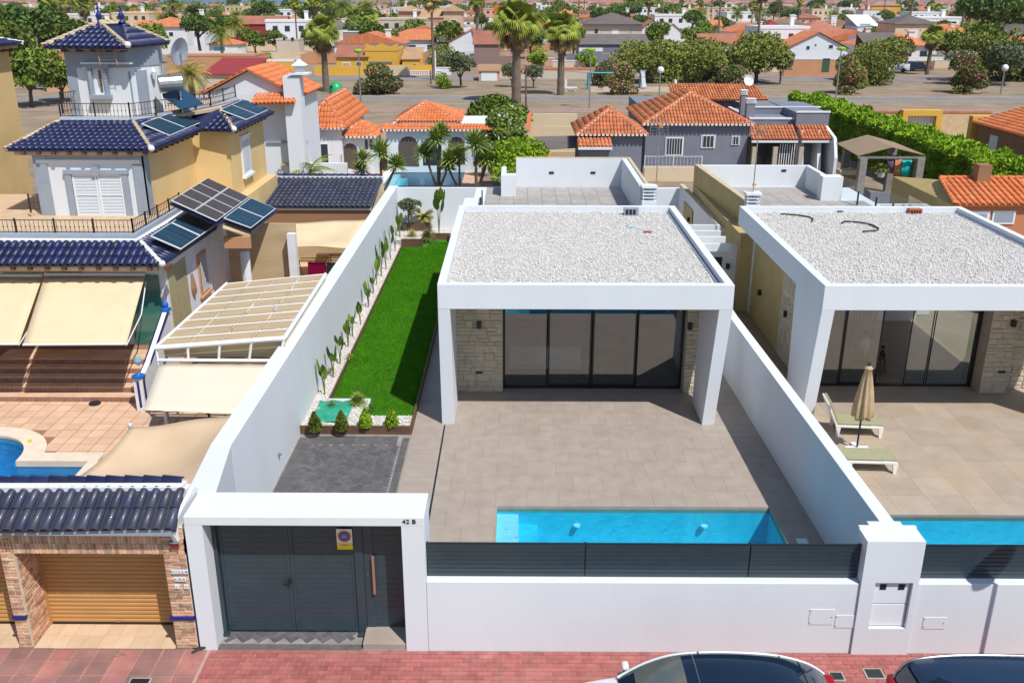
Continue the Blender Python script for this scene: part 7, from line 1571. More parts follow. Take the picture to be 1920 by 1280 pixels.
# lamps
def lamp(kind, label, px, yb, yt, cap=None):
    p = at(px, yb); H_ = aty(px, yt, p[1])[2]; t = thing('street_lamp', label, 'street lamp', p); MB().tube([(p[0], p[1], 0), (p[0], p[1], H_-.3)], [.10, .06], 6).build('pole', STEEL, t)
    if kind == 'globe': b = MB(); sphere(b, (p[0], p[1], H_-.1), .42, 10); b.build('globe', SHUT, t, smooth=True)
    else: MB().lathe((p[0], p[1], H_-.35), [(.12, 0), (.5, .15), (.55, .3), (.3, .45)], 10).build('head', mat('lime_cap', (.25, .45, .03), .5) if 'lime_cap' not in bpy.data.materials else bpy.data.materials['lime_cap'], t)
lamp('cap', 'tall street lamp with lime cap in front of the yellow house', 677, 198, 94); lamp('cap', 'tall street lamp with lime cap left of the playground', 1105, 203, 92); lamp('cap', 'tall street lamp with lime cap beside the pink oleander at the right', 1566, 192, 90)
lamp('globe', 'short globe lamp between playground and bench', 1236, 181, 130); lamp('globe', 'short globe lamp at the right end of the park', 1876, 176, 126)
def pole(label, px, yb, yt, m=TRUNK, r=.12):
    p = at(px, yb); H_ = aty(px, yt, p[1])[2]; tagged('utility_pole', MB().tube([(p[0], p[1], 0), (p[0], p[1], H_)], [r, r*.7], 6), m, label, 'pole')
pole('dark wooden utility pole beside the big fan palm', 986, 214, 122); pole('concrete utility pole left of the pale block, behind the tower', 84, 170, 70, STEEL)
pole('old leaning dark post by the thin tall palm', 808, 158, 132); pole('checked pole in front of the thin tall palm', 817, 150, 96, SHUT, .14)
# wires
wm_ = BLACKM
tagged('overhead_wire', MB().tube([aty(986, 128, 101)+(0, 0, 0), aty(1250, 148, 125), aty(1480, 100, 150)], .02, 3), wm_, 'thin overhead wire above the playground', 'wire')
# play things
t = thing('swing_frame', 'turquoise cantilever swing frame in the playground', 'play frame', at(1103, 166)); q = at(1102, 167); zt = aty(1102, 137, q[1])[2]; xr = aty(1150, 137, q[1])[0]
TQ = mat('turquoise_paint', (.02, .30, .38), .5); MB().tube([(q[0], q[1], 0), (q[0], q[1], zt)], .16, 6).build('post', TQ, t); MB().tube([(q[0], q[1], zt), (xr, q[1], zt)], .13, 6).build('beam', TQ, t)
t = thing('slide', 'grey children slide under the park trees', 'slide', at(1208, 166)); q = at(1208, 167); MB().prismd([(q[0]-.3, q[1], .1), (q[0]+.3, q[1], .1), (q[0]+.1, q[1]+1.8, 2.0), (q[0]-.3, q[1]+1.8, 2.0)], (0, 0, .1)).build('chute', STEEL, t); MB().box(q[0]-.4, q[0]+.3, q[1]+1.8, q[1]+2.6, 0, 2.2).build('ladder', LBLUEG, t); MB().box(q[0]-1.8, q[0]-.9, q[1]+1.8, q[1]+2.6, 1.8, 2.3).build('roof', mat('green_play_roof', (.02, .25, .1), .5), t)
for px, lab in ((1070, 'white park bench left of the playground'), (1275, 'white park bench right of the globe lamp')):
    q = at(px, 171); t = thing('park_bench', lab, 'bench', q); MB().box(q[0]-.8, q[0]+.8, q[1]-.3, q[1]+.3, .35, .5).build('seat', SHUT, t); MB().box(q[0]-.8, q[0]-.5, q[1]-.3, q[1]+.4, .5, 1.4).build('backrest', SHUT, t); MB().box(q[0]-.7, q[0]-.5, q[1]-.2, q[1]+.2, 0, .35).build('leg', SHUT, t); MB().box(q[0]+.5, q[0]+.7, q[1]-.2, q[1]+.2, 0, .35).build('leg', SHUT, t)
q = at(1128, 169); t = thing('spring_rider', 'small dark spring rider on the pale sand', 'play equipment', q); MB().tube([(q[0]-.5, q[1], .4), (q[0]+.1, q[1], .45), (q[0]+.5, q[1], .8)], [.12, .15, .1], 5).build('body', BLACKM, t); MB().tube([(q[0], q[1], 0), (q[0], q[1], .4)], .06, 5).build('spring', STEEL, t)
q = at(631, 181); t = thing('bottle_bank', 'green igloo-shaped bottle bank by the avenue', 'bottle bank', q); b = MB(); b.lathe((q[0], q[1], 0), [(.8, 0), (.9, .4), (.85, 1.1), (.55, 1.6), (.1, 1.75)], 14); b.build('body', mat('bottle_green', (.02, .34, .12), .4), t, smooth=True); MB().box(q[0]-.55, q[0]-.3, q[1]-.85, q[1]-.6, 1.1, 1.35).build('slot', BLACKM, t)
tagged('blue_container', MB().box(*[f for f in (at(580, 168)[0], at(598, 168)[0])], 122, 123, 0, 1.0), TQ, 'low blue waste container left of the bottle bank', 'container', bev=.05)
# park trees and oleanders
T = {}
T['ol1'] = make_tree('oleander', 'x', 'oleander', LEAFD, 4.2, 2.7, 14, 6000, .2, .08, .0, PINKFL, .16)
T['ol2'] = make_tree('oleander', 'x', 'oleander', LEAF, 4.4, 2.5, 14, 6000, .2, .08, .0, PINKFL, .26)
T['pk1'] = make_tree('park_tree', 'x', 'tree', LEAFO, 5.6, 4.3, 22, 7500, .24, .2, .12, leaning=.8)
T['pk2'] = make_tree('park_tree', 'x', 'tree', LEAFO, 5.2, 4.1, 20, 7200, .24, .18, .1)
T['pk3'] = make_tree('park_tree', 'x', 'tree', LEAFG, 5.0, 2.6, 9, 2600, .24, .14, .25)
T['bs'] = make_tree('round_bush', 'x', 'bush', LEAFB, 2.2, 1.4, 7, 1600, .16, .06, .05)
def use(k, px, py, label, sc=1.0, rz=None, group=None, first=set()):
    o = T[k]; sc = (sc*random.uniform(.85, 1.15), sc*random.uniform(.85, 1.15), sc*random.uniform(.9, 1.1)) if k in ('pk1', 'pk2', 'pk3', 'rd', 'pine', 'ol1', 'ol2') else sc; rz = random.uniform(0, 6.28) if rz is None else rz
    if k not in first: first.add(k); return put(o, px, py, label, rz, sc, copy=False)
    return put(o, px, py, label, rz, sc, group=group)
OG = 'oleanders along the avenue'; PT = 'trees in the park strip'
for a in ((  'ol1', 708, 176, 'wide pink oleander in front of the yellow house', 1.05), ('ol2', 1168, 177, 'pink oleander between playground sand and slide', .95), ('ol1', 1372, 176, 'pink oleander left of the grey chimneys', .95), ('ol2', 1583, 175, 'largest pink oleander, behind the right street lamp', 1.15), ('ol2', 1805, 174, 'pink oleander near the right globe lamp', 1.1), ('ol1', 1592, 150, 'rust-pink oleander crown behind the largest one', .95), ('ol1', 1138, 160, 'brownish oleander behind the turquoise beam', .85)): use(*a)
for a in (('pk3', 865, 165, 'grey-green feathery tree right of the thin palm', .95), ('bs', 828, 166, 'bright green round bush beside the feathery tree', 1.0), ('pk2', 835, 128, 'olive tree behind the thin tall palm', .9), ('pk1', 1215, 155, 'leaning park tree over the slide', 1.05), ('pk2', 1262, 153, 'dense park tree behind the right bench', 1.15), ('pk1', 1310, 153, 'broad park tree in the middle of the row', 1.15), ('pk2', 1345, 150, 'park tree behind the pink oleander', 1.15), ('pk1', 1418, 155, 'spreading park tree above the grey chimneys', 1.15), ('pk3', 1462, 158, 'small leaning park tree at the right end of the row', .9), ('pk2', 1628, 158, 'dark bushy tree beside the white van', .95), ('pk1', 1650, 142, 'flat-topped tree in front of the white van', 1.0),
          ('pk3', 1800, 158, 'grey-green tree behind the pink oleander at the right', 1.0), ('pk1', 1850, 152, 'tall thicket tree at the right', 1.35), ('pk2', 1905, 150, 'leafy thicket tree cut by the right edge', 1.4), ('pk3', 1880, 160, 'grey twiggy tree at the right edge', 1.2), ('pk3', 1000, 165, 'small grey-leaved tree beside the big fan palm', .6), ('pk3', 960, 163, 'small twiggy tree left of the big fan palm', .6), ('pk2', 1190, 140, 'park tree beyond the slide', 1.1)): use(*a, group=PT)
# palms
T['fan'] = fan_palm('fan_palm', 'x', 8.4, 2.7, .45, 70, 80); T['fan2'] = fan_palm('fan_palm', 'x', 7.4, 2.4, .38, 60, 56); T['thin'] = fan_palm('fan_palm', 'x', 12.0, 1.9, .2, 34, 16); T['date'] = date_palm('date_palm', 'x', 5.5, 3.2, 54, .3); T['date2'] = date_palm('date_palm', 'x', 3.0, 3.0, 46, .35, PALMY)
use('fan', 968, 193, 'biggest fan palm with brown skirt, above the rear roof terrace', 1.05, 0); use('fan2', 1051, 178, 'fan palm with full crown right of the biggest one', 1.05, 0); use('fan2', 612, 172, 'fan palm behind the orange hip roof', 1.0, 2)
use('thin', 813, 150, 'very thin tall palm before the pink building', .95); use('date', 447, 96, 'date palm in front of the pale yellow house', 1.05); use('date2', 362, 192, 'feathery date palm behind the solar water heater', 1.0)
use('fan2', 1738, 140, 'short fan palm beside the dark parked car', .8, 1)
PG = 'palms among the distant houses'
for k, (px, py, kd, sc, lab) in enumerate(((895, 58, 'fan2', 1.4, 'fan palm left of the orange block'), (1010, 75, 'date', 1.1, 'feathery palm right of the orange block'), (1305, 72, 'date', 1.25, 'broad date palm among the gabled houses'), (1418, 62, 'date', 1.3, 'date palm left of the crimson house'), (1340, 75, 'date2', 1.0, 'low date palm beside the orange-roofed cottage'), (1495, 60, 'thin', .9, 'thin palm in front of the brown hip roof'), (1765, 50, 'date', 1.2, 'date palm behind the beige two-storey house'), (1845, 72, 'fan', 1.55, 'large yellow-leaved fan palm at the upper right'), (560, 50, 'date', 1.3, 'palm above the white arcade'), (620, 60, 'fan2', 1.3, 'palm left of the grey-roofed porch'), (645, 70, 'date', 1.6, 'feathery palm at the white arcade'), (690, 60, 'date', 1.5, 'large feathery palm left of the pink building'), (590, 62, 'fan', 1.2, 'yellowish palm behind the scalloped yellow house'), (740, 74, 'fan2', .8, 'small palm at the foot of the pink building'), (340, 40, 'date', 1.3, 'palm behind the white house at the left'), (100, 70, 'fan', 1.2, 'yellow-green palm left of the tower finials'), (130, 60, 'fan2', 1.4, 'fan palm behind the tower roof'), (165, 75, 'fan', 1.1, 'yellow-green palm right behind the tower finial'), (235, 62, 'fan2', .6, 'small palm right of the tower finials'), (975, 40, 'thin', 1.1, 'thin palm left of the grey-roofed villa'), (1055, 55, 'thin', 1.2, 'thin tall palm in front of the grey-roofed villa'), (1085, 45, 'thin', 1.2, 'second thin palm above the grey-roofed villa'), (1095, 40, 'thin', 1.1, 'third thin palm above the grey-roofed villa'), (1600, 45, 'thin', 1.2, 'thin palm beside the white far house'), (1620, 42, 'thin', 1.3, 'tall thin palm at the upper right'), (1900, 60, 'fan', 1.3, 'yellowish palm at the upper right corner'), (1215, 45, 'fan2', 1.5, 'fan palm among the far white houses'), (1235, 30, 'fan2', 1.5, 'far palm near the pale towers'))):
    use(kd, px, py, lab, sc, group=PG)
# ================================================================== first row beyond the park
def win(*rects, **k): return [(*r, dict(k)) for r in rects]
HL = [
 ('long_wall_house', 'beige long wall compound with brown tile strip behind the globe lamps', 935, 1115, 148, 131, .3, BEIGE, 'flat', 0, TERRA, 0, [], dict(par=.3)),
 ('garage', 'pink garage with white up-and-over door and terracotta strip', 898, 936, 152, 134, 5, PINKW, 'shed', .6, SANDROOF, .2, [(902, 135, 932, 152, dict(kind='garage_door', fm=SHUT))], {}),
 ('peach_wall_house', 'peach walled bungalow with brown garage door behind the water heater', 318, 480, 142, 106, 9, PEACH, 'flat', 0, PEACH, 0, [(421, 114, 448, 128, dict(kind='garage_door', fm=BROWNW)), (460, 109, 470, 124, dict(fm=LBLUEG))], dict(par=.3)),
 ('white_tall_house', 'white two-storey house with orange roof and dark window, left', 266, 355, 100, 51, 12, WHITE2, 'hip', 1.8, TERRA, .4, [(316, 60, 326, 69), (276, 30+30, 284, 70)], {}),
 ('white_lean_house', 'white angled wing with dark window beside the white two-storey house', 352, 386, 98, 50, 9, WHITE, 'shed', 1.6, TERRA, .2, [(363, 60, 376, 70)], {}),
 ('pale_yellow_house', 'pale yellow house with pinkish roof and blue-grey window', 402, 436, 76, 50, 8, mat('pale_yellow', (.62, .52, .26), .9), 'hip', 2.0, TERRA, .3, [(413, 54, 424, 66)], {}),
 ('blue_door_house', 'white porch house with blue glass doors and orange roof', 394, 448, 108, 84, 6, WHITE2, 'hip', 1.2, TERRA, .3, [(398, 86, 425, 104, dict(pm=mat('blue_glass', (.06, .16, .30), .2)))], {}),
 ('ochre_house', 'sunny yellow bungalow with red roof and grilled door, left of the scalloped wall', 632, 690, 138, 108, 8, WARMY, 'gablex', 1.6, TERRA_D, .3, [(641, 117, 658, 135, dict(pm=REEDMAT)), (668, 116, 678, 132)], {}),
 ('scalloped_house', 'sunny yellow house with scalloped parapet', 686, 746, 138, 96, 9, WARMY, 'flat', 0, WARMY, 0, [(692, 116, 735, 121, dict(kind='awning_strip', fm=GREYROOF)), (695, 123, 728, 136, dict(fm=BROWNW))], dict(par=.4)),
 ('small_yellow_house', 'small sunny yellow house with sandy flat roof', 755, 787, 136, 112, 7, WARMY, 'shed', 1.5, SANDROOF, .2, [(774, 119, 781, 134)], {}),
 ('beige_villa', 'beige villa with grey hip roof and white door, upper centre', 1098, 1202, 96, 46, 12, BEIGE, 'hip', 2.3, GREYROOF, .8, [(1114, 54, 1122, 64), (1147, 55, 1160, 70, dict(kind='balcony_door', fm=SHUT)), (1179, 54, 1187, 64, dict(pm=LBLUEG))], {}),
 ('grey_carport', 'wide low carport with grey tiled roof under the beige villa', 1084, 1214, 114, 84, 7, GREYHOUSE, 'shed', 1.6, GREYROOF, .3, [(1086, 90, 1130, 97, dict(kind='roller_shutter', fm=SHUT))], {}),
 ('orange_roof_hut', 'small peach hut with orange hip roof right of the carport', 1148, 1176, 112, 92, 4, PEACH, 'hip', 1.6, TERRA, .5, [], {}),
 ('orange_low_house', 'low white house with orange roof strips right of the hut', 1176, 1225, 112, 92, 6, WHITE2, 'gablex', 1.0, TERRA, .3, [(1178, 90, 1183, 98)], {}),
 ('white_gable_house', 'white gabled house with round vents and orange roof, centre right', 1376, 1436, 104, 80, 10, WHITE, 'gabley', 2.0, TERRA, .3, [], {}),
 ('orange_ridge_house', 'orange-roofed house left of the white gable', 1312, 1380, 104, 84, 8, WHITE2, 'gablex', 2.0, TERRA_D, .3, [], {}),
 ('white_gable_house', 'white gable with two dark arched windows and bright orange roof', 1472, 1586, 124, 92, 9, WHITE, 'gabley', 2.8, TERRA, .35, [(1512, 86, 1518, 94), (1554, 84, 1562, 92), (1528, 82, 1531, 87)], {}),
 ('orange_wall', 'peach and pink street wall with white balustrade and green door', 1470, 1580, 142, 112, .4, PEACH, 'flat', 0, SHUT, 0, [(1543, 110, 1554, 135, dict(kind='gate', fm=mat('bottle_green_door', (.03, .10, .05), .6)))], dict(par=.4)),
 ('white_parapet_house', 'white low house with red strips behind the park trees', 1425, 1478, 132, 96, 5, WHITE2, 'flat', 0, TERRA_D, 0, [], dict(par=.2)),
 ('crimson_house', 'crimson house with white arches and pinnacles', 1430, 1466, 86, 56, 8, REDW, 'hip', 2.2, REDW, .2, [(1438, 64, 1446, 74, dict(arch=True, pm=PANE)), (1452, 64, 1459, 72, dict(arch=True, pm=PANE))], {}),
 ('brown_hip_house', 'house with broad red-brown hip roof and white chimney', 1490, 1600, 88, 66, 16, WHITE2, 'hip', 3.4, TERRA_D, .5, [], dict(chim=[(1563, 30, 1.4)])),
 ('beige_tall_house', 'beige two-storey house with grey-brown roof and white balcony door', 1672, 1746, 110, 46, 10, CREAMW, 'hip', 1.6, GREYROOF, .4, [(1702, 57, 1718, 80, dict(kind='balcony_door', fm=SHUT, pm=LBLUEG)), (1697, 54, 1699, 58), (1725, 54, 1727, 58)], {}),
 ('brown_low_roof', 'large brown-grey shed roof below the beige two-storey house', 1632, 1700, 128, 100, 9, BROWNW, 'shed', 3.0, GREYROOF, .2, [], {}),
 ('castle_house', 'yellow house with battlements and round black window', 1777, 1820, 108, 62, 7, mat('castle_yellow', (.62, .42, .10), .9), 'flat', 0, mat('castle_yellow2', (.62, .42, .10), .9), 0, [(1780, 60, 1785, 67)], dict(par=0)),
 ('pink_tower_house', 'pink two-storey building with awnings and sandy roofs', 748, 786, 72, 22, 12, PINKW, 'hip', 1.6, SANDROOF, .6, [(765, 37, 776, 46)], {}),
 ('pink_middle_house', 'pink middle wing with striped awnings between its two towers', 786, 832, 72, 34, 9, PINKW, 'gablex', 2.4, SANDROOF, .3, [(788, 37, 812, 42, dict(kind='awning_strip', fm=PEACH)), (790, 43, 810, 48), (815, 37, 833, 41, dict(kind='awning_strip', fm=PEACH))], {}),
 ('pink_east_house', 'peach tower at the right end of the pink building', 832, 866, 72, 22, 12, mat('pale_peach', (.62, .42, .30), .9), 'hip', 1.6, SANDROOF, .6, [(845, 37, 856, 45)], {}),
 ('orange_block', 'bright orange rendered block in the upper centre', 926, 954, 66, 12, 9, ORANGEW, 'flat', 0, ORANGEW, 0, [], dict(par=.0)),
 ('white_chimney_house', 'white gabled house with tall chimney and orange roof slope', 842, 889, 108, 80, 10, WHITE, 'gabley', 2.6, TERRA, .3, [], dict(chim=[(831, 56, 2.6)], ridge=885)),
 ('brown_wing_house', 'brownish house with terracotta roof right of the tall white chimney', 889, 935, 118, 84, 10, mat('mauve_render', (.26, .17, .15), .9), 'gablex', 2.2, TERRA_D, .3, [], {}),
 ('dark_red_house', 'dark red house with orange hip roof and pale window', 536, 561, 74, 43, 9, REDW, 'hip', 1.8, SANDROOF, .5, [(540, 46, 550, 56)], {}),
 ('long_red_roof_house', 'long house with dull red tiled roof between the palms, left', 440, 536, 80, 46, 9, REDW, 'gablex', 2.0, TERRA_D, .3, [(505, 50, 513, 56)], {}),
 ('stone_yard_house', 'low beige yard house with railings below the dark red house', 520, 562, 110, 76, 5, BEIGE, 'flat', 0, BEIGE, 0, [(530, 68, 536, 76), (545, 70, 552, 78)], dict(par=.3)),
 ('arcade_house', 'white arcade with three dark arches behind the fan palm', 598, 645, 92, 60, 6, WHITE2, 'flat', 0, WHITE2, 0, [(600, 62, 608, 70, dict(arch=True)), (613, 62, 621, 70, dict(arch=True)), (626, 61, 636, 70, dict(arch=True))], dict(par=.3)),
 ('cream_roof_house', 'house with pale cream roof and small square tower', 625, 686, 104, 86, 9, mat('mauve_wall', (.32, .2, .17), .9), 'hip', 1.5, BEIGE, .3, [], dict(chim=[(658, 60, 3.0)])),
 ('yellow_garden_wall', 'yellow garden wall with white coping left of the fan palm', 486, 552, 136, 116, .4, WARMY, 'flat', 0, SHUT, 0, [], dict(par=.4)),
 ('cream_cottage', 'cream cottage with orange hip roof, upper centre', 1048, 1072, 54, 26, 8, CREAMW, 'hip', 1.7, TERRA, .4, [(1055, 30, 1060, 36)], {}),
 ('white_box_house', 'white cottage with orange roof among the date palms', 1332, 1352, 72, 50, 7, WHITE2, 'gablex', 1.7, TERRA, .3, [(1336, 57, 1344, 62)], {}),
 ('beige_arch_house', 'beige walled house right of the orange-roofed cottage', 1378, 1416, 74, 44, 8, BEIGE, 'flat', 0, BEIGE, 0, [(1390, 48, 1410, 54, dict(fm=BROWNW))], dict(par=.5)),
 ('white_gable_far', 'white gable house with terracotta slopes left of the date palm', 1202, 1242, 82, 56, 8, WHITE, 'gabley', 2.4, TERRA, .3, [], {}),
 ('white_gable_far', 'second white gable house just right, with beige roof edge', 1244, 1276, 84, 60, 8, WHITE2, 'gabley', 2.0, BEIGE, .3, [], {}),
 ('white_far_house', 'white flat house with small window above the brown hip roof', 1616, 1664, 50, 20, 10, WHITE, 'flat', 0, TERRA, 0, [(1643, 24, 1653, 30)], dict(par=.3)),
 ('white_slope_house', 'white house with blue skylight slope beside the grey-brown roof', 1604, 1644, 86, 50, 10, WHITE, 'shed', 2.6, SHUT, .2, [(1612, 44, 1632, 54, dict(pm=LBLUEG))], {}),
 ('red_roof_far', 'white house with wide orange roof, upper right', 1718, 1756, 40, 20, 12, WHITE2, 'hip', 2.6, TERRA, .6, [], {}),
 ('yellow_far', 'yellow house with brown roof, upper right', 1632, 1686, 30, 11, 12, WARMY, 'hip', 2.4, SANDROOF, .6, [], {}),
 ('sand_house', 'sand-coloured house with thatch-brown roof at the upper left edge', -10, 40, 76, 34, 10, CREAMW, 'hip', 2.5, SANDROOF, .5, [], {}),
 ('grey_roof_left', 'grey roofed house behind the far-left blue roof', -20, 52, 110, 64, 12, WARMY, 'hip', 2.4, GREYROOF, .5, [], {}),
 ('yellow_left', 'yellow wall house between the trees left of the tower', 78, 150, 96, 50, 10, WARMY, 'hip', 2.0, SANDROOF, .5, [], {}),
 ('salmon_left_wall', 'salmon walled yard with brown coping left of the tower', 88, 130, 172, 138, 7, mat('salmon_wall', (.60, .36, .22), .9), 'flat', 0, TERRA, 0, [], dict(par=.3)),
 ('orange_left_far', 'house with long orange roof right of the tower finials', 240, 300, 58, 36, 9, WHITE2, 'gablex', 2.6, TERRA, .3, [(244+30, 60-10, 284, 56)], {}),
 ('maroon_canopy_house', 'house with maroon roof behind the white gable villa', 388, 470, 176, 140, 9, BEIGE, 'shed', 1.4, REDW, .3, [], {}),
]
first_row_boxes = []
for (nm, lab, a, c, yb_, yt_, dep, wmt, rf, rise, rmt, ov, wins, kw) in HL:
    h, *_ = house(nm, lab, a, c, yb_, yt_, dep, wmt, rf, rise, rmt, ov, wins, **kw)
# scalloped parapet and battlements
h = [o for o in bpy.data.objects if o.get('label') == 'sunny yellow house with scalloped parapet'][0]
Yq = h.location.y; a, c = aty(686, 96, Yq), aty(746, 96, Yq); pts = [(a[0], Yq-.06, a[2])]
for u in np.linspace(0, 1, 21): pts.append((a[0]+(c[0]-a[0])*u, Yq-.06, a[2]+.9+.35*math.cos(u*6.28*2)*(.6)))
pts.append((c[0], Yq-.06, a[2])); MB().prismd(pts, (0, .2, 0)).build('scalloped_parapet', WARMY, h)
h = [o for o in bpy.data.objects if o.get('label', '').startswith('yellow house with battlements')][0]; Yq = h.location.y; CY = bpy.data.materials['castle_yellow']
for (p0, p1, pt) in ((1777, 1791, 55), (1797, 1804, 52), (1812, 1820, 55)): a, c = aty(p0, pt, Yq), aty(p1, 62, Yq); MB().box(a[0], c[0], Yq, Yq+1, c[2]-.02, a[2]).build('merlon', CY, h)
# balustrade wall in front of the yellow houses
t = thing('balustrade', 'white balustrade on tan street wall in front of the sunny yellow houses', 'balustrade', (-30, 151.5, 0)); xa, xb = at(578, 152)[0], at(815, 152)[0]
zt = aty(700, 132, 151.5)[2]; zm = aty(700, 141, 151.5)[2]
MB().box(xa, xb, 151.4, 151.7, 0, zm).build('street_wall', SANDROOF, t); MB().box(xa, xb, 151.45, 151.65, zt-.12, zt).box(xa, xb, 151.45, 151.65, zm, zm+.1).build('rail', SHUT, t); b = MB(); n = int((xb-xa)/.28)
for k in range(n): x = xa+(xb-xa)*k/n; b.box(x, x+.13, 151.5, 151.6, zm+.1, zt-.12)
b.build('baluster', SHUT, t, kind='stuff')
# vehicles far
def far_car(label, px, py, L, H_, m, van=False):
    q = at(px, py); t = thing('parked_van' if van else 'parked_car', label, 'van' if van else 'car', q); x, y = q[0], q[1]
    prof = [(0, .3), (L, .3), (L, H_*.55), (L*.86, H_*.6), (L*.74, H_), (L*.02, H_), (0, H_*.5)] if van else [(0, .3), (L, .3), (L, H_*.5), (L*.78, H_*.6), (L*.62, H_), (L*.25, H_), (L*.08, H_*.62), (0, H_*.55)]
    MB().prismd([(x-L/2+u, y, z) for u, z in prof], (0, 1.8, 0)).build('body', m, t, bev=.06)
    MB().prismd([(x-L/2+u, y-.012, z) for u, z in ([(L*.66, H_*.62), (L*.84, H_*.62), (L*.73, H_*.94), (L*.66, H_*.94)] if van else [(L*.2, H_*.64), (L*.74, H_*.64), (L*.6, H_*.94), (L*.27, H_*.94)])], (0, .01, 0)).build('side_window', PANE, t)
    for u in (.18, .8): 
        b = MB(); n = 12; b.add([(x-L/2+u*L+.34*math.cos(k*2*math.pi/n), y-.02, .34+.34*math.sin(k*2*math.pi/n)) for k in range(n)]+[(x-L/2+u*L+.34*math.cos(k*2*math.pi/n), y+.2, .34+.34*math.sin(k*2*math.pi/n)) for k in range(n)], [tuple(range(n))]+[(k, (k+1) % n, n+(k+1) % n, n+k) for k in range(n)]); b.build('wheel', BLACKM, t)
far_car('white van parked beyond the park trees', 1676, 136, 5.0, 2.3, SHUT, True); far_car('dark blue car parked beside the short palm', 1722, 134, 4.2, 1.5, mat('navy_paint', (.01, .03, .06), .3))
far_car('dark car half hidden behind the rust-pink oleander', 1569, 132, 4.0, 1.45, mat('midnight_paint', (.01, .012, .04), .3)); far_car('silver-blue car parked left of the tower', 82, 168, 4.2, 1.45, mat('silver_blue_paint', (.2, .28, .3), .3))
far_car('white car under the grey carport roof', 1112, 108, 4.0, 1.5, SHUT)
q0 = at(1600, 102); t = thing('blue_tarpaulin', 'blue and white striped awning in front of the brown hip roof', 'awning', q0); MB().prismd([aty(1590, 84, 190), aty(1636, 76, 190), aty(1630, 68, 196), aty(1592, 72, 196)], (0, 0, .1)).build('cloth', mat('blue_tarp', (.08, .15, .38), .7), t)
for (a, c, yb_, yt_, m_, dsc) in ((480, 556, 130, 119, CREAMW, 'low cream yard wall left of the fan palm'), (556, 626, 118, 108, WHITE2, 'white yard wall behind the fan palm'), (815, 846, 141, 128, WHITE, 'white wall piece behind the thin palm'), (985, 1048, 122, 110, PINKW, 'pink lane wall between the two big palms'), (1036, 1098, 126, 115, BEIGE, 'beige lane wall right of the second big palm'), (1116, 1300, 143, 132, BEIGE, 'long pale wall behind the playground trees'), (1200, 1290, 116, 104, WHITE2, 'white wall above the park trees'), (1292, 1372, 124, 112, PEACH, 'peach wall above the park trees'), (1590, 1652, 102, 92, WHITE2, 'white wall under the brown hip roof'), (1750, 1800, 128, 114, CREAMW, 'cream wall behind the short palm'), (700, 762, 93, 83, WHITE2, 'white terrace wall behind the scalloped house'), (640, 704, 85, 77, PEACH, 'peach terrace wall behind the arcade'), (946, 988, 104, 94, PINKW, 'pink wall piece between the big palms'), (1820, 1920, 140, 128, CREAMW, 'cream wall behind the right thicket'), (60, 130, 152, 142, PEACH, 'peach wall left of the tower')):
    h, *_ = house('lane_wall', dsc, a, c, yb_, yt_, .3, m_, 'flat', 0, SHUT, 0, [], par=.15, cat='wall')
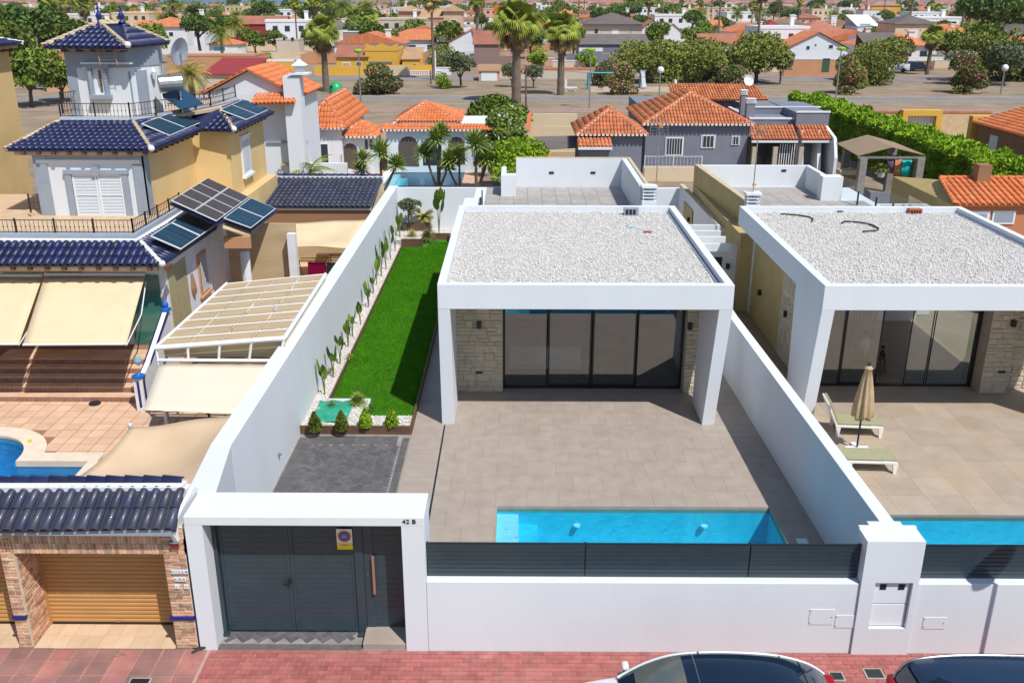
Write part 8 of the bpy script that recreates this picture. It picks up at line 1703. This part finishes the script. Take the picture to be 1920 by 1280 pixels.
# trees in the house rows
TG = 'trees among the distant houses'
T['pine'] = make_tree('tree', 'x', 'tree', LEAFD, 8.0, 4.6, 14, 3600, .42, .3, .45, leaning=.5); T['rd'] = make_tree('tree', 'x', 'tree', LEAF, 6.0, 3.6, 10, 2600, .36, .2, .25)
for (px, py, kd, sc, lab) in ((60, 130, 'pine', 1.35, 'big dark spreading conifer left of the tower'), (30, 100, 'pine', 1.2, 'dark conifer at the upper left'), (95, 120, 'rd', 1.2, 'green tree under the far-left palms'), (118, 190, 'rd', .8, 'bright tree between yellow villa and tower'), (370, 50, 'pine', 1.2, 'round green pine above the white house'), (440, 24, 'pine', 1.5, 'dark round pine near the sea'), (500, 60, 'pine', 1.2, 'pale green umbrella tree left of the dark red house'), (480, 104, 'rd', .9, 'round green tree by the blue-door house'), (520, 100, 'rd', .8, 'climbing tree over the yard wall'), (545, 30, 'pine', 1.3, 'dark pine left of the seaside palms'), (695, 100, 'rd', 1.3, 'dense blue-green tree behind the scalloped house'), (735, 104, 'rd', .9, 'bright hedge-like tree right of it'), (925, 112, 'rd', 1.0, 'green tree behind the pink garage'), (1010, 125, 'bs', 1.6, 'round bright bush between the two big palms'), (1055, 40, 'rd', 1.6, 'green tree behind the cream cottage'), (1030, 52, 'rd', 1.4, 'green tree left of the cream cottage'), (1180, 40, 'rd', 1.8, 'green trees behind the grey villa roof'), (1250, 44, 'rd', 1.6, 'green tree among the white gables'), (1260, 62, 'rd', .9, 'clipped round tree before the white gable'), (1450, 40, 'rd', 1.6, 'tree behind the crimson house'), (1530, 30, 'pine', 1.5, 'spreading pine in the upper right'), (1700, 44, 'rd', 1.3, 'tree behind the beige house'), (1880, 60, 'pine', 1.7, 'dark tree at the upper right edge'), (1815, 50, 'pine', 1.5, 'dark tree behind the castle wall'), (1850, 108, 'pine', 1.4, 'green pine mass at the right'), (1905, 105, 'pine', 1.5, 'green pine crowded at the right edge'), (1515, 118, 'bs', 1.3, 'hedge bush behind the balustrade wall'), (1490, 116, 'bs', 1.3, 'second hedge bush behind the balustrade wall'), (60, 200, 'rd', 1.1, 'green tree beside the yellow villa wall'), (20, 150, 'rd', 1.4, 'leafy tree behind the yellow villa'), (500, 132, 'bs', 1.4, 'hedge clump before the low cream yard wall'), (590, 106, 'rd', .9, 'tree behind the white yard wall'), (775, 90, 'rd', 1.1, 'tree at the foot of the pink building'), (960, 92, 'rd', 1.0, 'tree behind the biggest fan palm'), (1100, 126, 'bs', 1.5, 'bush under the second big palm'), (1075, 104, 'rd', .9, 'tree before the grey carport'), (1225, 100, 'rd', 1.0, 'tree behind the orange roof strips'), (1300, 100, 'rd', .9, 'tree left of the orange-roofed ridge house'), (1640, 96, 'rd', .9, 'tree at the right of the brown hip roof'), (1770, 118, 'rd', 1.0, 'tree before the battlements'), (1835, 128, 'rd', 1.2, 'tree at the left of the right thicket'), (1560, 62, 'date', 1.1, 'date palm above the brown hip roof'), (1380, 60, 'date', 1.1, 'date palm above the beige walled house'), (770, 30, 'rd', 1.6, 'tree above the pink building'), (210, 50, 'rd', 1.4, 'tree behind the tower roof slope'), (840, 106, 'rd', 1.1, 'olive tree in front of the white chimney house')):
    use(kd, px, py, lab, sc, group=TG)
# ================================================================== scattered town to the coast
cols = [('white', WHITE2), ('cream', CREAMW), ('beige', BEIGE), ('white', WHITE), ('peach', PEACH), ('yellow', WARMY), ('pink', PINKW)]
rcols = [('terracotta', TERRA), ('orange', TERRA), ('dull red', TERRA_D), ('sandy', SANDROOF), ('grey', GREYROOF)]
used = [(HLr[2], HLr[3], HLr[4]) for HLr in HL]
Yrows = [168, 186, 206, 230, 256, 285, 318, 355, 400, 450, 510, 580, 660, 760, 880, 1020, 1200]
cnt = 0; rnd_ = random.Random(11)
protos = {}
MB_P1 = mat('cream_yard', (.46, .36, .27), .9, (.36, .28, .2), .5, .5); MB_P2 = mat('pink_yard', (.42, .27, .21), .9, (.34, .22, .17), .5, .5); MB_P3 = mat('green_yard', (.16, .19, .05), .95, (.3, .23, .14), .3, .6)
def far_proto(ci, ri, kind):
    key = (ci, ri, kind)
    if key in protos: return protos[key]
    wn_, wm2 = cols[ci]; rn_, rm2 = rcols[ri]; L, D, Hh = 11, 8, 3.2 if kind < 2 else 6.0
    b = MB().box(-L/2, L/2, 0, D, 0, Hh); me_w = b.mesh('wall', wm2); o_ = .4
    E = [(-L/2-o_, -o_, Hh), (L/2+o_, -o_, Hh), (L/2+o_, D+o_, Hh), (-L/2-o_, D+o_, Hh)]; r_ = MB()
    if kind == 0: A_, B_ = (-L/2+D/2, D/2, Hh+2), (L/2-D/2, D/2, Hh+2); r_.add(E+[A_, B_], [(0, 1, 5, 4), (1, 2, 5), (2, 3, 4, 5), (3, 0, 4), (3, 2, 1, 0)])
    elif kind == 1: A_, B_ = (0, -o_, Hh+2), (0, D+o_, Hh+2); r_.add(E+[A_, B_], [(1, 2, 5, 4), (3, 0, 4, 5), (0, 1, 4), (2, 3, 5), (3, 2, 1, 0)])
    else: r_.box(-L/2-.1, L/2+.1, -.1, D+.1, Hh, Hh+.5)
    me_r = r_.mesh('roof', rm2 if kind < 2 else wm2); w = MB()
    for x in (-3.6, -1.2, 1.6, 3.8):
        w.box(x-.5, x+.5, -.06, 0, 1.0, 2.2)
        if kind == 2: w.box(x-.5, x+.5, -.06, 0, 4.0, 5.2)
    w.box(L*.2, L*.2+.9, D*.5, D*.5+.9, Hh, Hh+2.8) if False else None; me_p = w.mesh('window', PANE); ch_ = MB().box(L*.22, L*.22+.8, D*.35, D*.35+.8, Hh-.1, Hh+2.3).box(L*.22-.12, L*.22+.92, D*.35-.12, D*.35+.92, Hh+2.3, Hh+2.5).mesh('chimney', WHITE2); an_ = MB().tube([(-L*.25, D*.5, Hh), (-L*.25, D*.5, Hh+3.4)], .05, 3).tube([(-L*.25-.8, D*.5, Hh+3.2), (-L*.25+.8, D*.5, Hh+3.2)], .04, 3).mesh('aerial', STEEL); y_ = MB().box(-9, 9, -7.5, D+5, 0, .04).mesh('yard', [MB_P1, MB_P2, MB_P3][ci % 3]); g_ = MB().box(-9, 9, -7.7, -7.5, 0, 1.7).box(-9.2, -9, -7.7, D+5, 0, 1.7).box(9, 9.2, -7.7, D+5, 0, 1.7).box(-6.5, -3.8, -7.78, -7.7, .1, 1.9)
    me_g = g_.mesh('garden_wall', [WHITE2, PEACH, CREAMW, BEIGE][(ci+ri) % 4]); protos[key] = (me_w, me_r, me_p, y_, me_g, ch_, an_); return protos[key]
def far_house(x, y, ci, ri, kind, sx, rz, label, group):
    t = thing('distant_house', label, 'house', (x, y, 0), group); t.rotation_euler = (0, 0, rz); t.scale = (sx, sx, 1)
    for nm, me in zip(('wall', 'roof', 'window', 'yard', 'garden_wall', 'chimney', 'aerial'), far_proto(ci, ri, kind)): o = bpy.data.objects.new(nm, me); COL.objects.link(o); o.parent = t; nm == 'window' and o.__setitem__('kind', 'stuff')
bl = {}
ORDN = ['first', 'second', 'third', 'fourth', 'fifth', 'sixth', 'seventh', 'eighth', 'ninth', 'tenth', 'eleventh', 'twelfth', 'thirteenth', 'fourteenth', 'fifteenth', 'sixteenth', 'seventeenth', 'eighteenth', 'nineteenth', 'twentieth', 'twenty-first', 'twenty-second', 'twenty-third', 'twenty-fourth', 'twenty-fifth', 'twenty-sixth', 'twenty-seventh', 'twenty-eighth', 'twenty-ninth', 'thirtieth']
for ri_, Yr in enumerate(Yrows):
    nrow_ = 0; half = Yr*.56; x = -half+rnd_.uniform(0, 10)
    stepx = 13+Yr*.035
    while x < half:
        px = 960+F_PX*(x/(Yr+2)); py = 640  # column of the sight line
        dyy = F_PX*(CAM_H)/(Yr*math.cos(PITCH)); 
        dep = math.atan2(CAM_H, Yr); yb_ = 640+F_PX*math.tan(dep-PITCH)
        busy = any(a-12 < px < c+12 and abs(yb_-u) < 9 for a, c, u in used) and Yr < 330
        near = Yr < 170 and px < 1500
        if not busy and not near and not (-.37 < x/Yr < -.12 and Yr > 700) and rnd_.random() < .85 and cnt < 285:
            ci = rnd_.randrange(len(cols)) if rnd_.random() < .45 else rnd_.choice((0, 3, 1)); ri = rnd_.choice((0, 0, 1, 1, 2, 2, 3, 4)); kind = rnd_.choice((0, 0, 1, 1, 2))
            key = (cols[ci][0], rcols[ri][0], kind); bl[key] = bl.get(key, 0)+1
            lab = 'distant %s %s' % (cols[ci][0], ['house with %s hip roof' % rcols[ri][0], 'gabled house with %s roof' % rcols[ri][0], 'flat-roofed two-storey house'][kind])+' in the far town'; nrow_ += 1
            far_house(x, Yr+rnd_.uniform(-6, 6), ci, ri, kind, rnd_.uniform(.8, 1.25)*(1+Yr/2500), rnd_.uniform(-.25, .25), lab.replace('distant ', '').replace(' in the far town', '')+', %s from the left in far row %s' % (ORDN[min(nrow_-1, 29)], ORDN[ri_]), 'houses of the far town')
            cnt += 1
        x += stepx*rnd_.uniform(.8, 1.5)
# palms and trees sprinkled among them
kt = 0
for ri_, Yr in enumerate((178, 196, 218, 243, 270, 300, 336, 378, 425, 480, 545, 620, 710, 820, 950)):
    ck = {}; half = Yr*.56; x = -half+rnd_.uniform(0, 12)
    while x < half:
        px = 960+F_PX*x/Yr; yb_ = 640+F_PX*math.tan(math.atan2(CAM_H, Yr)-PITCH)
        if rnd_.random() < .78 and not (-.37 < x/Yr < -.12 and Yr > 600) and not (Yr < 320 and any(a-2 < px < c+2 and yb_ > u-4 and yb_ < u+12 for a, c, u in used)):
            kd = rnd_.choice(('date', 'fan2', 'rd', 'pine', 'rd', 'thin', 'rd')); o = T[kd]
            lab = {'date': 'feathery palm among the far roofs', 'fan2': 'fan palm among the far roofs', 'rd': 'round green tree among the far roofs', 'pine': 'dark spreading tree among the far roofs', 'thin': 'thin tall palm among the far roofs'}[kd]
            ck[kd] = ck.get(kd, 0)+1; lab2 = lab.replace(' among the far roofs', '')+', %s of its kind from the left in far planting row %s' % (ORDN[min(ck[kd]-1, 29)], ORDN[ri_])
            dup(o, (x, Yr, 0), rnd_.uniform(0, 6), rnd_.uniform(.8, 1.2)*(1.0 if Yr < 500 else 1.2), lab2, lab.replace(' among', 's among')); kt += 1
        x += (9+Yr*.03)*rnd_.uniform(.6, 1.6)
# the far mass of town, too small to tell apart
b = MB(); b2 = MB(); b3 = MB()
for _ in range(3200):
    y = rnd_.uniform(1050, 2120); x = rnd_.uniform(-.6, .6)*y
    if -.37 < x/y < -.12 and y > 1250: continue
    w = rnd_.uniform(8, 18); h_ = rnd_.uniform(3, 8) if not (-.37 < x/y < -.12) else 3.2; [b, b3][rnd_.random() < .35].box(x, x+w, y, y+9, 0, h_)
    if rnd_.random() < .6: b2.add([(x-1, y-1, h_), (x+w+1, y-1, h_), (x+w+1, y+10, h_), (x-1, y+10, h_), (x+w/2, y+4, h_+2)], [(0, 1, 4), (1, 2, 4), (2, 3, 4), (3, 0, 4)])
tagged('far_town', b, BEIGE, 'mass of pale houses of the far town before the sea', 'town', kind='stuff'); tagged('far_town', b3, WHITE2, 'mass of white houses of the far town before the sea', 'town', kind='stuff'); tagged('far_roofs', b2, TERRA_D, 'mass of dull red roofs of the far town before the sea', 'town', kind='stuff')
P = np.stack([rng.uniform(-1, 1, 26000), rng.uniform(0, 1, 26000), rng.uniform(0, 1, 26000)], 1); Yt = 900+1100*P[:, 1]; cl = rng.normal(0, 1, (300, 2)); id_ = rng.integers(0, 700, 26000); cx_ = rng.uniform(-1, 1, 700); cy_ = rng.uniform(700, 2050, 700); rr_ = rng.uniform(3, 8, 700)
Q = np.stack([cx_[id_]*cy_[id_]*.6+rng.normal(0, 1, 26000)*rr_[id_]*.6, cy_[id_]+rng.normal(0, 3, 26000), np.abs(rng.normal(.5, .3, 26000))*rr_[id_]], 1); V, F = cards(Q, 2.2)
o = link('far_trees', mkmesh('far_trees', V, F, LEAF, rng.random(26000)), None, kind='stuff'); tag(o, 'green specks of trees across the far town', 'trees')
# apartment blocks on the skyline
APW = mat('pale_block', (.56, .50, .48), .9, (.44, .40, .42), .02, .5); APG = mat('block_glass', (.12, .16, .24), .4)
x = 690; k = 0; protos2 = []
for v in range(4):
    w = (16, 22, 13, 27)[v]; h_ = (26, 20, 32, 16)[v]; me1 = MB().box(-w/2, w/2, 0, 14, 0, h_).mesh('wall', [APW, BEIGE, PINKW, APW][v]); wb = MB()
    for f in range(int(h_/3)):
        for c in range(int(w/3.2)): wb.box(-w/2+1+c*3.2, -w/2+2.6+c*3.2, -.3, 0, f*3+1, f*3+2.4)
    protos2.append((me1, wb.mesh('window', APG), w))
for px in np.concatenate([np.arange(690, 1010, 11.5), np.arange(1015, 1330, 19), np.arange(200, 330, 27)]):
    v = rnd_.randrange(4); Yb = rnd_.uniform(1500, 2000); xx = (px-960)/F_PX*Yb*1.05
    t = thing('apartment_block', '%s apartment block, %s along the coast skyline' % (['pale grey', 'beige', 'pinkish', 'low wide pale'][v], ORDN[k % 30]+(' of the later blocks' if k >= 30 else '')), 'apartment block', (xx, Yb, 0), 'apartment blocks on the coast skyline'); t.scale = (1, 1, rnd_.uniform(.6, 1.15) if 700 < px < 1010 else rnd_.uniform(.35, .6))
    k += 1
    for nm, me in zip(('wall', 'window'), protos2[v][:2]):
        o = bpy.data.objects.new(nm, me); COL.objects.link(o); o.parent = t
        if nm == 'window': o['kind'] = 'stuff'
# ================================================================== cars at the kerb
def car(name, label, xc, yc, face, paint, glassroof, L=4.4, Wd=1.78, Hh=1.46, suv=False, yaw=0):
    """face=-1: nose to the left"""
    t = thing(name, label, 'car', (xc, yc, -.1)); t.rotation_euler = (0, 0, yaw); ORG[t.name] = np.zeros(3)
    # stations from nose (0) to tail (1): x, half width, belt height, roof height (0 = none), roof half width
    belt = [(0, .60, .42), (.015, .72, .62), (.07, .80, .74), (.2, .86, .86), (.30, .88, .93), (.5, .89, .96), (.75, .89, .99), (.93, .84, 1.0), (.985, .76, .92), (1, .68, .5)]
    if suv: belt = [(u, w*1.04, h*1.08) for u, w, h in belt]
    def X(u): return face*(-1)*(u-.5)*L*(-1) if False else (u-.5)*L*(1 if face < 0 else -1)
    sc = Wd/1.78; V = []; Fq = []; ns = len(belt)
    for (u, w, h) in belt:
        w *= sc; row = [(-w*.92, .22), (-w, .42), (-w, h*.72), (-w*.97, h*.94), (-w*.86, h), (0, h*1.035), (w*.86, h), (w*.97, h*.94), (w, h*.72), (w, .42), (w*.92, .22)]
        V += [(X(u), y, z) for y, z in row]
    m = 11
    for i in range(ns-1):
        for j in range(m-1): Fq.append((i*m+j, (i+1)*m+j, (i+1)*m+j+1, i*m+j+1))
    bb = MB(); bb.add(V, Fq+[tuple(range(m)), tuple((ns-1)*m+j for j in reversed(range(m)))]); o = bb.build('body', paint, t, smooth=True); s = o.modifiers.new('s', 'SUBSURF'); s.levels = 1; s.render_levels = 2
    # greenhouse
    gh = [(.27, .78, .93, .0), (.36, .70, .95, .26), (.45, .64, .97, .44), (.55, .62, .98, .50), (.68, .61, .99, .49), (.8, .60, 1.0, .42), (.9, .58, 1.0, .26), (.965, .60, 1.0, .02)]
    if suv: gh = [(.25, .8, 1.0, .0), (.34, .72, 1.02, .32), (.43, .68, 1.03, .50), (.6, .67, 1.04, .55), (.8, .66, 1.05, .54), (.93, .64, 1.05, .46), (.97, .66, 1.0, .30), (.995, .66, .98, .0)]
    def dense(gh, k=5):
        G_ = np.array(gh); out = []
        for i in range(len(G_)-1):
            p0, p1, p2, p3 = G_[max(i-1, 0)], G_[i], G_[i+1], G_[min(i+2, len(G_)-1)]
            for j in range(k): t_ = j/k; out.append(.5*((2*p1)+(-p0+p2)*t_+(2*p0-5*p1+4*p2-p3)*t_**2+(-p0+3*p1-3*p2+p3)*t_**3))
        return out+[G_[-1]]
    V = []; Fq = []; m2 = 11; gd = dense(gh)
    for (u, rw, bz, rh) in gd:
        rh = max(rh, 0); k = min(1, rh/.5); rw *= sc; bw_ = .82*sc; zt_ = bz+rh; ys = [(-bw_, bz-.03), (-(bw_*(1-k*.5)+rw*k*.5), bz+rh*.52), (-(rw*k+bw_*.85*(1-k)), bz+rh*.90), (-(rw*k+bw_*.85*(1-k))*.86, zt_*.995+.0), (-rw*.4, zt_+.018)]
        V += [(X(u), y, z) for y, z in ys+[(0, zt_+.025)]+[(-y, z) for y, z in reversed(ys)]]
    for i in range(len(gd)-1):
        for j in range(m2-1): Fq.append((i*m2+j, (i+1)*m2+j, (i+1)*m2+j+1, i*m2+j+1))
    CG = bpy.data.materials.get('car_glass') or mat('car_glass', (.006, .016, .035), .06, spec=.9)
    bb = MB(); bb.add(V, Fq); bb.build('windows', CG, t, smooth=True)
    if not suv:
        WSG = mat('windscreen_glass', (.10, .13, .12), .08, (.16, .15, .12), 4, .5, spec=.9); ws = [i for i in range(len(gd)) if .30 < gd[i][0] < .47]; bb = MB(); bb.add([(x, y, z+.008) for i in ws for x, y, z in V[i*m2+2:i*m2+9]], [(i*7+j, (i+1)*7+j, (i+1)*7+j+1, i*7+j+1) for i in range(len(ws)-1) for j in range(6)]); bb.build('windscreen', WSG, t, smooth=True)
        for uu in (.50, .86):
            gq_ = min(range(len(gd)), key=lambda i: abs(gd[i][0]-uu)); MB().tube([(x, y, z+.004) for x, y, z in V[gq_*m2+1:gq_*m2+10]], .008, 4).build('roof_seam', BLACKM if uu > .6 else STEEL, t)
    # roof panel + pillars
    rb = MB(); roofs = [g_ for g_ in gh if g_[3] > .3]
    for sd in (-1, 1):
        path2 = [(X(u), sd*(rw*sc*min(1, max(rh, 0)/.5)+.82*.85*sc*(1-min(1, max(rh, 0)/.5))), bz+max(rh, 0)*.91+.008) for (u, rw, bz, rh) in gd]
        MB().tube(path2, .021, 6).build('roof_rail', paint if not suv else STEEL, t, smooth=True)
        if not suv:
            for uu in (.53, .8):
                g0 = gh[3] if uu < .6 else gh[5]; MB().tube([(X(uu), sd*.83*sc, g0[2]), (X(uu), sd*.75*sc, g0[2]+g0[3]*.55), (X(uu), sd*g0[1]*sc*.98, g0[2]+g0[3]*.95)], .022, 4).build('pillar', BLACKM, t)
    if not glassroof:
        V = []; Fq = []; gr_ = [g_ for g_ in gd if g_[3] > .40]
        for (u, rw, bz, rh) in gr_: rw *= sc; zt_ = bz+rh; V += [(X(u), y, z+.006) for y, z in ((-rw*.97, bz+rh*.93), (-rw*.86, zt_*.997), (-rw*.4, zt_+.018), (0, zt_+.025), (rw*.4, zt_+.018), (rw*.86, zt_*.997), (rw*.97, bz+rh*.93))]
        for i in range(len(gr_)-1):
            for j in range(6): Fq.append((i*7+j, (i+1)*7+j, (i+1)*7+j+1, i*7+j+1))
        bb = MB(); bb.add(V, Fq); bb.build('roof', paint, t, smooth=True)
        MB().prismd([(X(.86), -.015, gh[4][2]+gh[4][3]+.02), (X(.93), -.015, gh[4][2]+gh[4][3]+.0), (X(.91), -.015, gh[4][2]+gh[4][3]+.12)], (0, .03, 0)).build('shark_fin_antenna', BLACKM if not suv else paint, t)
    for u in (.17, .81):
        for sd in (-1, 1):
            n = 18; b = MB(); y0 = sd*.70*sc; y1 = sd*.90*sc; cx_ = X(u)
            b.add([(cx_+.33*math.cos(k*2*math.pi/n), y0, .31+.33*math.sin(k*2*math.pi/n)) for k in range(n)]+[(cx_+.33*math.cos(k*2*math.pi/n), y1, .31+.33*math.sin(k*2*math.pi/n)) for k in range(n)], [tuple(range(n)), tuple(range(n, 2*n))]+[(k, (k+1) % n, n+(k+1) % n, n+k) for k in range(n)])
            wo = b.build('wheel', BLACKM, t); b = MB(); b.add([(cx_+.22*math.cos(k*2*math.pi/n), y1+sd*.006, .31+.22*math.sin(k*2*math.pi/n)) for k in range(n)], [tuple(range(n))]); ORG[wo.name] = np.zeros(3); b.build('rim', STEEL, wo)
    for sd in (-1, 1):
        b = MB(); b.box(X(.30)-.06, X(.30)+.06, sd*.92*sc-.09, sd*.92*sc+.09, .93, 1.02); b.build('wing_mirror', paint, t, bev=.04)
        b = MB(); b.box(min(X(.02), X(.08)), max(X(.02), X(.08)), sd*.62*sc-.14, sd*.62*sc+.14, .60, .72); b.build('headlight', SHUT, t, bev=.03)
        b = MB(); b.box(min(X(.96), X(1.0)), max(X(.96), X(1.0)), sd*.62*sc-.16, sd*.62*sc+.16, .78 if not suv else .9, .96 if not suv else 1.12); b.build('tail_light', mat('tail_red', (.35, .01, .02), .25) if 'tail_red' not in bpy.data.materials else bpy.data.materials['tail_red'], t, bev=.02)
    # cabin
    for sd in (-1, 1):
        MB().box(X(.47)-.22, X(.47)+.22, sd*.36-.22, sd*.36+.22, .5, .9).build('seat', TANW, t)
    return t
CARW = mat('white_car_paint', (.74, .76, .79), .22, coat=.6); CARB = mat('dark_blue_car_paint', (.012, .028, .06), .22, (.014, .032, .07), 2, .4, coat=.7)
q = at(1310, 1232, 1.38)
car('parked_car', 'white car with long dark glass roof parked at the kerb', 2.74, 11.64, -1, CARW, True, 4.75, 1.78).scale = (1, 1, 1.1)
car('parked_car', 'dark blue car parked at the kerb behind the white one', 8.2, 11.5, 1, CARB, False, 4.5, 1.85, suv=True).scale = (1, 1, 1.04)
# the round sign whose shadow lies on the right-hand wall
sp = aty(1862, 1085, 14.165); 
zs = 2.15; k_ = (14.165-12.98)/.53
sx_ = aty(1845, 1200, 14.165)[0]+.42*k_
rs = thing('road_sign', 'round road sign on a grey post at the kerb beside the dark blue car', 'sign', (sx_, 12.98, 0))
sgx = sx_; 
MB().tube([(sx_, 12.98, 0), (sx_, 12.98, 4.2)], .035, 8).build('post', STEEL, rs)
b = MB(); n = 24; b.add([(sx_+.24*math.cos(k*2*math.pi/n)+.05, 12.93+.25*math.cos(k*2*math.pi/n), 4.25+.37*math.sin(k*2*math.pi/n)) for k in range(n)]+[(sx_+.24*math.cos(k*2*math.pi/n)+.05, 12.945+.25*math.cos(k*2*math.pi/n), 4.25+.37*math.sin(k*2*math.pi/n)) for k in range(n)], [tuple(range(n)), tuple(range(n, 2*n))]+[(k, (k+1) % n, n+(k+1) % n, n+k) for k in range(n)]); b.build('disc', COBALTL, rs)
# person in the open door of villa 2
def person(label, base, scale, shirt, skin, hairc):
    t = thing('person', label, 'person', base); ORG[t.name] = np.zeros(3)
    J = {'pelvis': (0, 0, .50), 'chest': (0, .06, .86), 'neck': (0, .05, 1.02), 'head': (0, .0, 1.14), 'top': (0, 0, 1.25),
         'hipL': (-.1, 0, .49), 'kneeL': (-.13, -.42, .50), 'footL': (-.13, -.42, .06), 'toeL': (-.13, -.58, .03), 'hipR': (.1, 0, .49), 'kneeR': (.13, -.42, .50), 'footR': (.13, -.42, .06), 'toeR': (.13, -.58, .03),
         'shL': (-.18, .05, .95), 'elL': (-.24, -.06, .70), 'haL': (-.12, -.30, .66), 'shR': (.18, .05, .95), 'elR': (.24, -.06, .70), 'haR': (.12, -.30, .66)}
    E_ = [('pelvis', 'chest'), ('chest', 'neck'), ('neck', 'head'), ('head', 'top')]+[e for s in 'LR' for e in (('pelvis', 'hip'+s), ('hip'+s, 'knee'+s), ('knee'+s, 'foot'+s), ('foot'+s, 'toe'+s), ('chest', 'sh'+s), ('sh'+s, 'el'+s), ('el'+s, 'ha'+s))]
    Rr = dict(pelvis=.13, chest=.14, neck=.05, head=.09, top=.075, hip=.10, knee=.06, foot=.045, toe=.035, sh=.065, el=.045, ha=.035)
    nm = list(J); me = bpy.data.meshes.new('body'); me.from_pydata([tuple(np.array(J[k])*scale) for k in nm], [(nm.index(a), nm.index(c)) for a, c in E_], [])
    o = bpy.data.objects.new('body', me); COL.objects.link(o); o.parent = t; me.materials.append(skin)
    sk = o.modifiers.new('skin', 'SKIN'); 
    for i, k in enumerate(nm): r_ = Rr.get(k, Rr.get(k[:-1], .05))*scale; me.skin_vertices[0].data[i].radius = (r_, r_)
    me.skin_vertices[0].data[0].use_root = True
    sb = o.modifiers.new('sub', 'SUBSURF'); sb.levels = 1; sb.render_levels = 1
    b = MB(); b.lathe((0, .04*scale, 0), [(.16*scale, .46*scale), (.165*scale, .6*scale), (.17*scale, .85*scale), (.12*scale, 1.0*scale)], 12); b.build('shirt', shirt, t, smooth=True)
    b = MB(); b.lathe((0, .025*scale, 0), [(.10*scale, 1.12*scale), (.115*scale, 1.2*scale), (.07*scale, 1.28*scale), (.01, 1.29*scale)], 10); b.build('hair', hairc, t, smooth=True); return t
SK = mat('skin', (.42, .24, .16), .6); HA = mat('dark_hair', (.02, .012, .008), .6)
q = at(1668, 690, 0); px_ = 11.25
ch = thing('indoor_chair', 'dark chair inside the open door of the right villa', 'chair', (px_, 28.4, 0)); MB().box(px_-.25, px_+.25, 28.2, 28.7, .40, .45).build('seat', BLACKM, ch); MB().box(px_-.25, px_+.25, 28.66, 28.7, .45, .95).build('backrest', BLACKM, ch)
for sx in (-.22, .22):
    for sy in (28.23, 28.67): MB().box(px_+sx-.02, px_+sx+.02, sy-.02, sy+.02, 0, .4).build('leg', BLACKM, ch)
pr = person('seated person in a pale shirt inside the open glass door of the right villa', (px_, 28.42, 0), 1.0, SHUT, SK, HA)
ch2 = person('small seated figure in a dark top beside the seated adult behind the glass', (px_+.42, 28.0, .16), .55, ANTHD, SK, HA)
MB().box(px_+.28, px_+.56, 27.85, 28.1, 0, .44).build('stool', BROWNW, ch) 
# ================================================================== air
hz = bpy.data.materials.new('haze_air'); hz.use_nodes = True; hn = hz.node_tree; hn.nodes.remove(hn.nodes['Principled BSDF'])
pvn = hn.nodes.new('ShaderNodeVolumePrincipled'); pvn.inputs['Color'].default_value = (.80, .87, 1, 1); pvn.inputs['Density'].default_value = .00009; pvn.inputs['Anisotropy'].default_value = .3
hn.links.new(pvn.outputs[0], hn.nodes['Material Output'].inputs['Volume'])
ho = MB().box(-2600, 2600, -80, 2680, -1.6, 42).build('haze', hz); ho['kind'] = 'stuff'
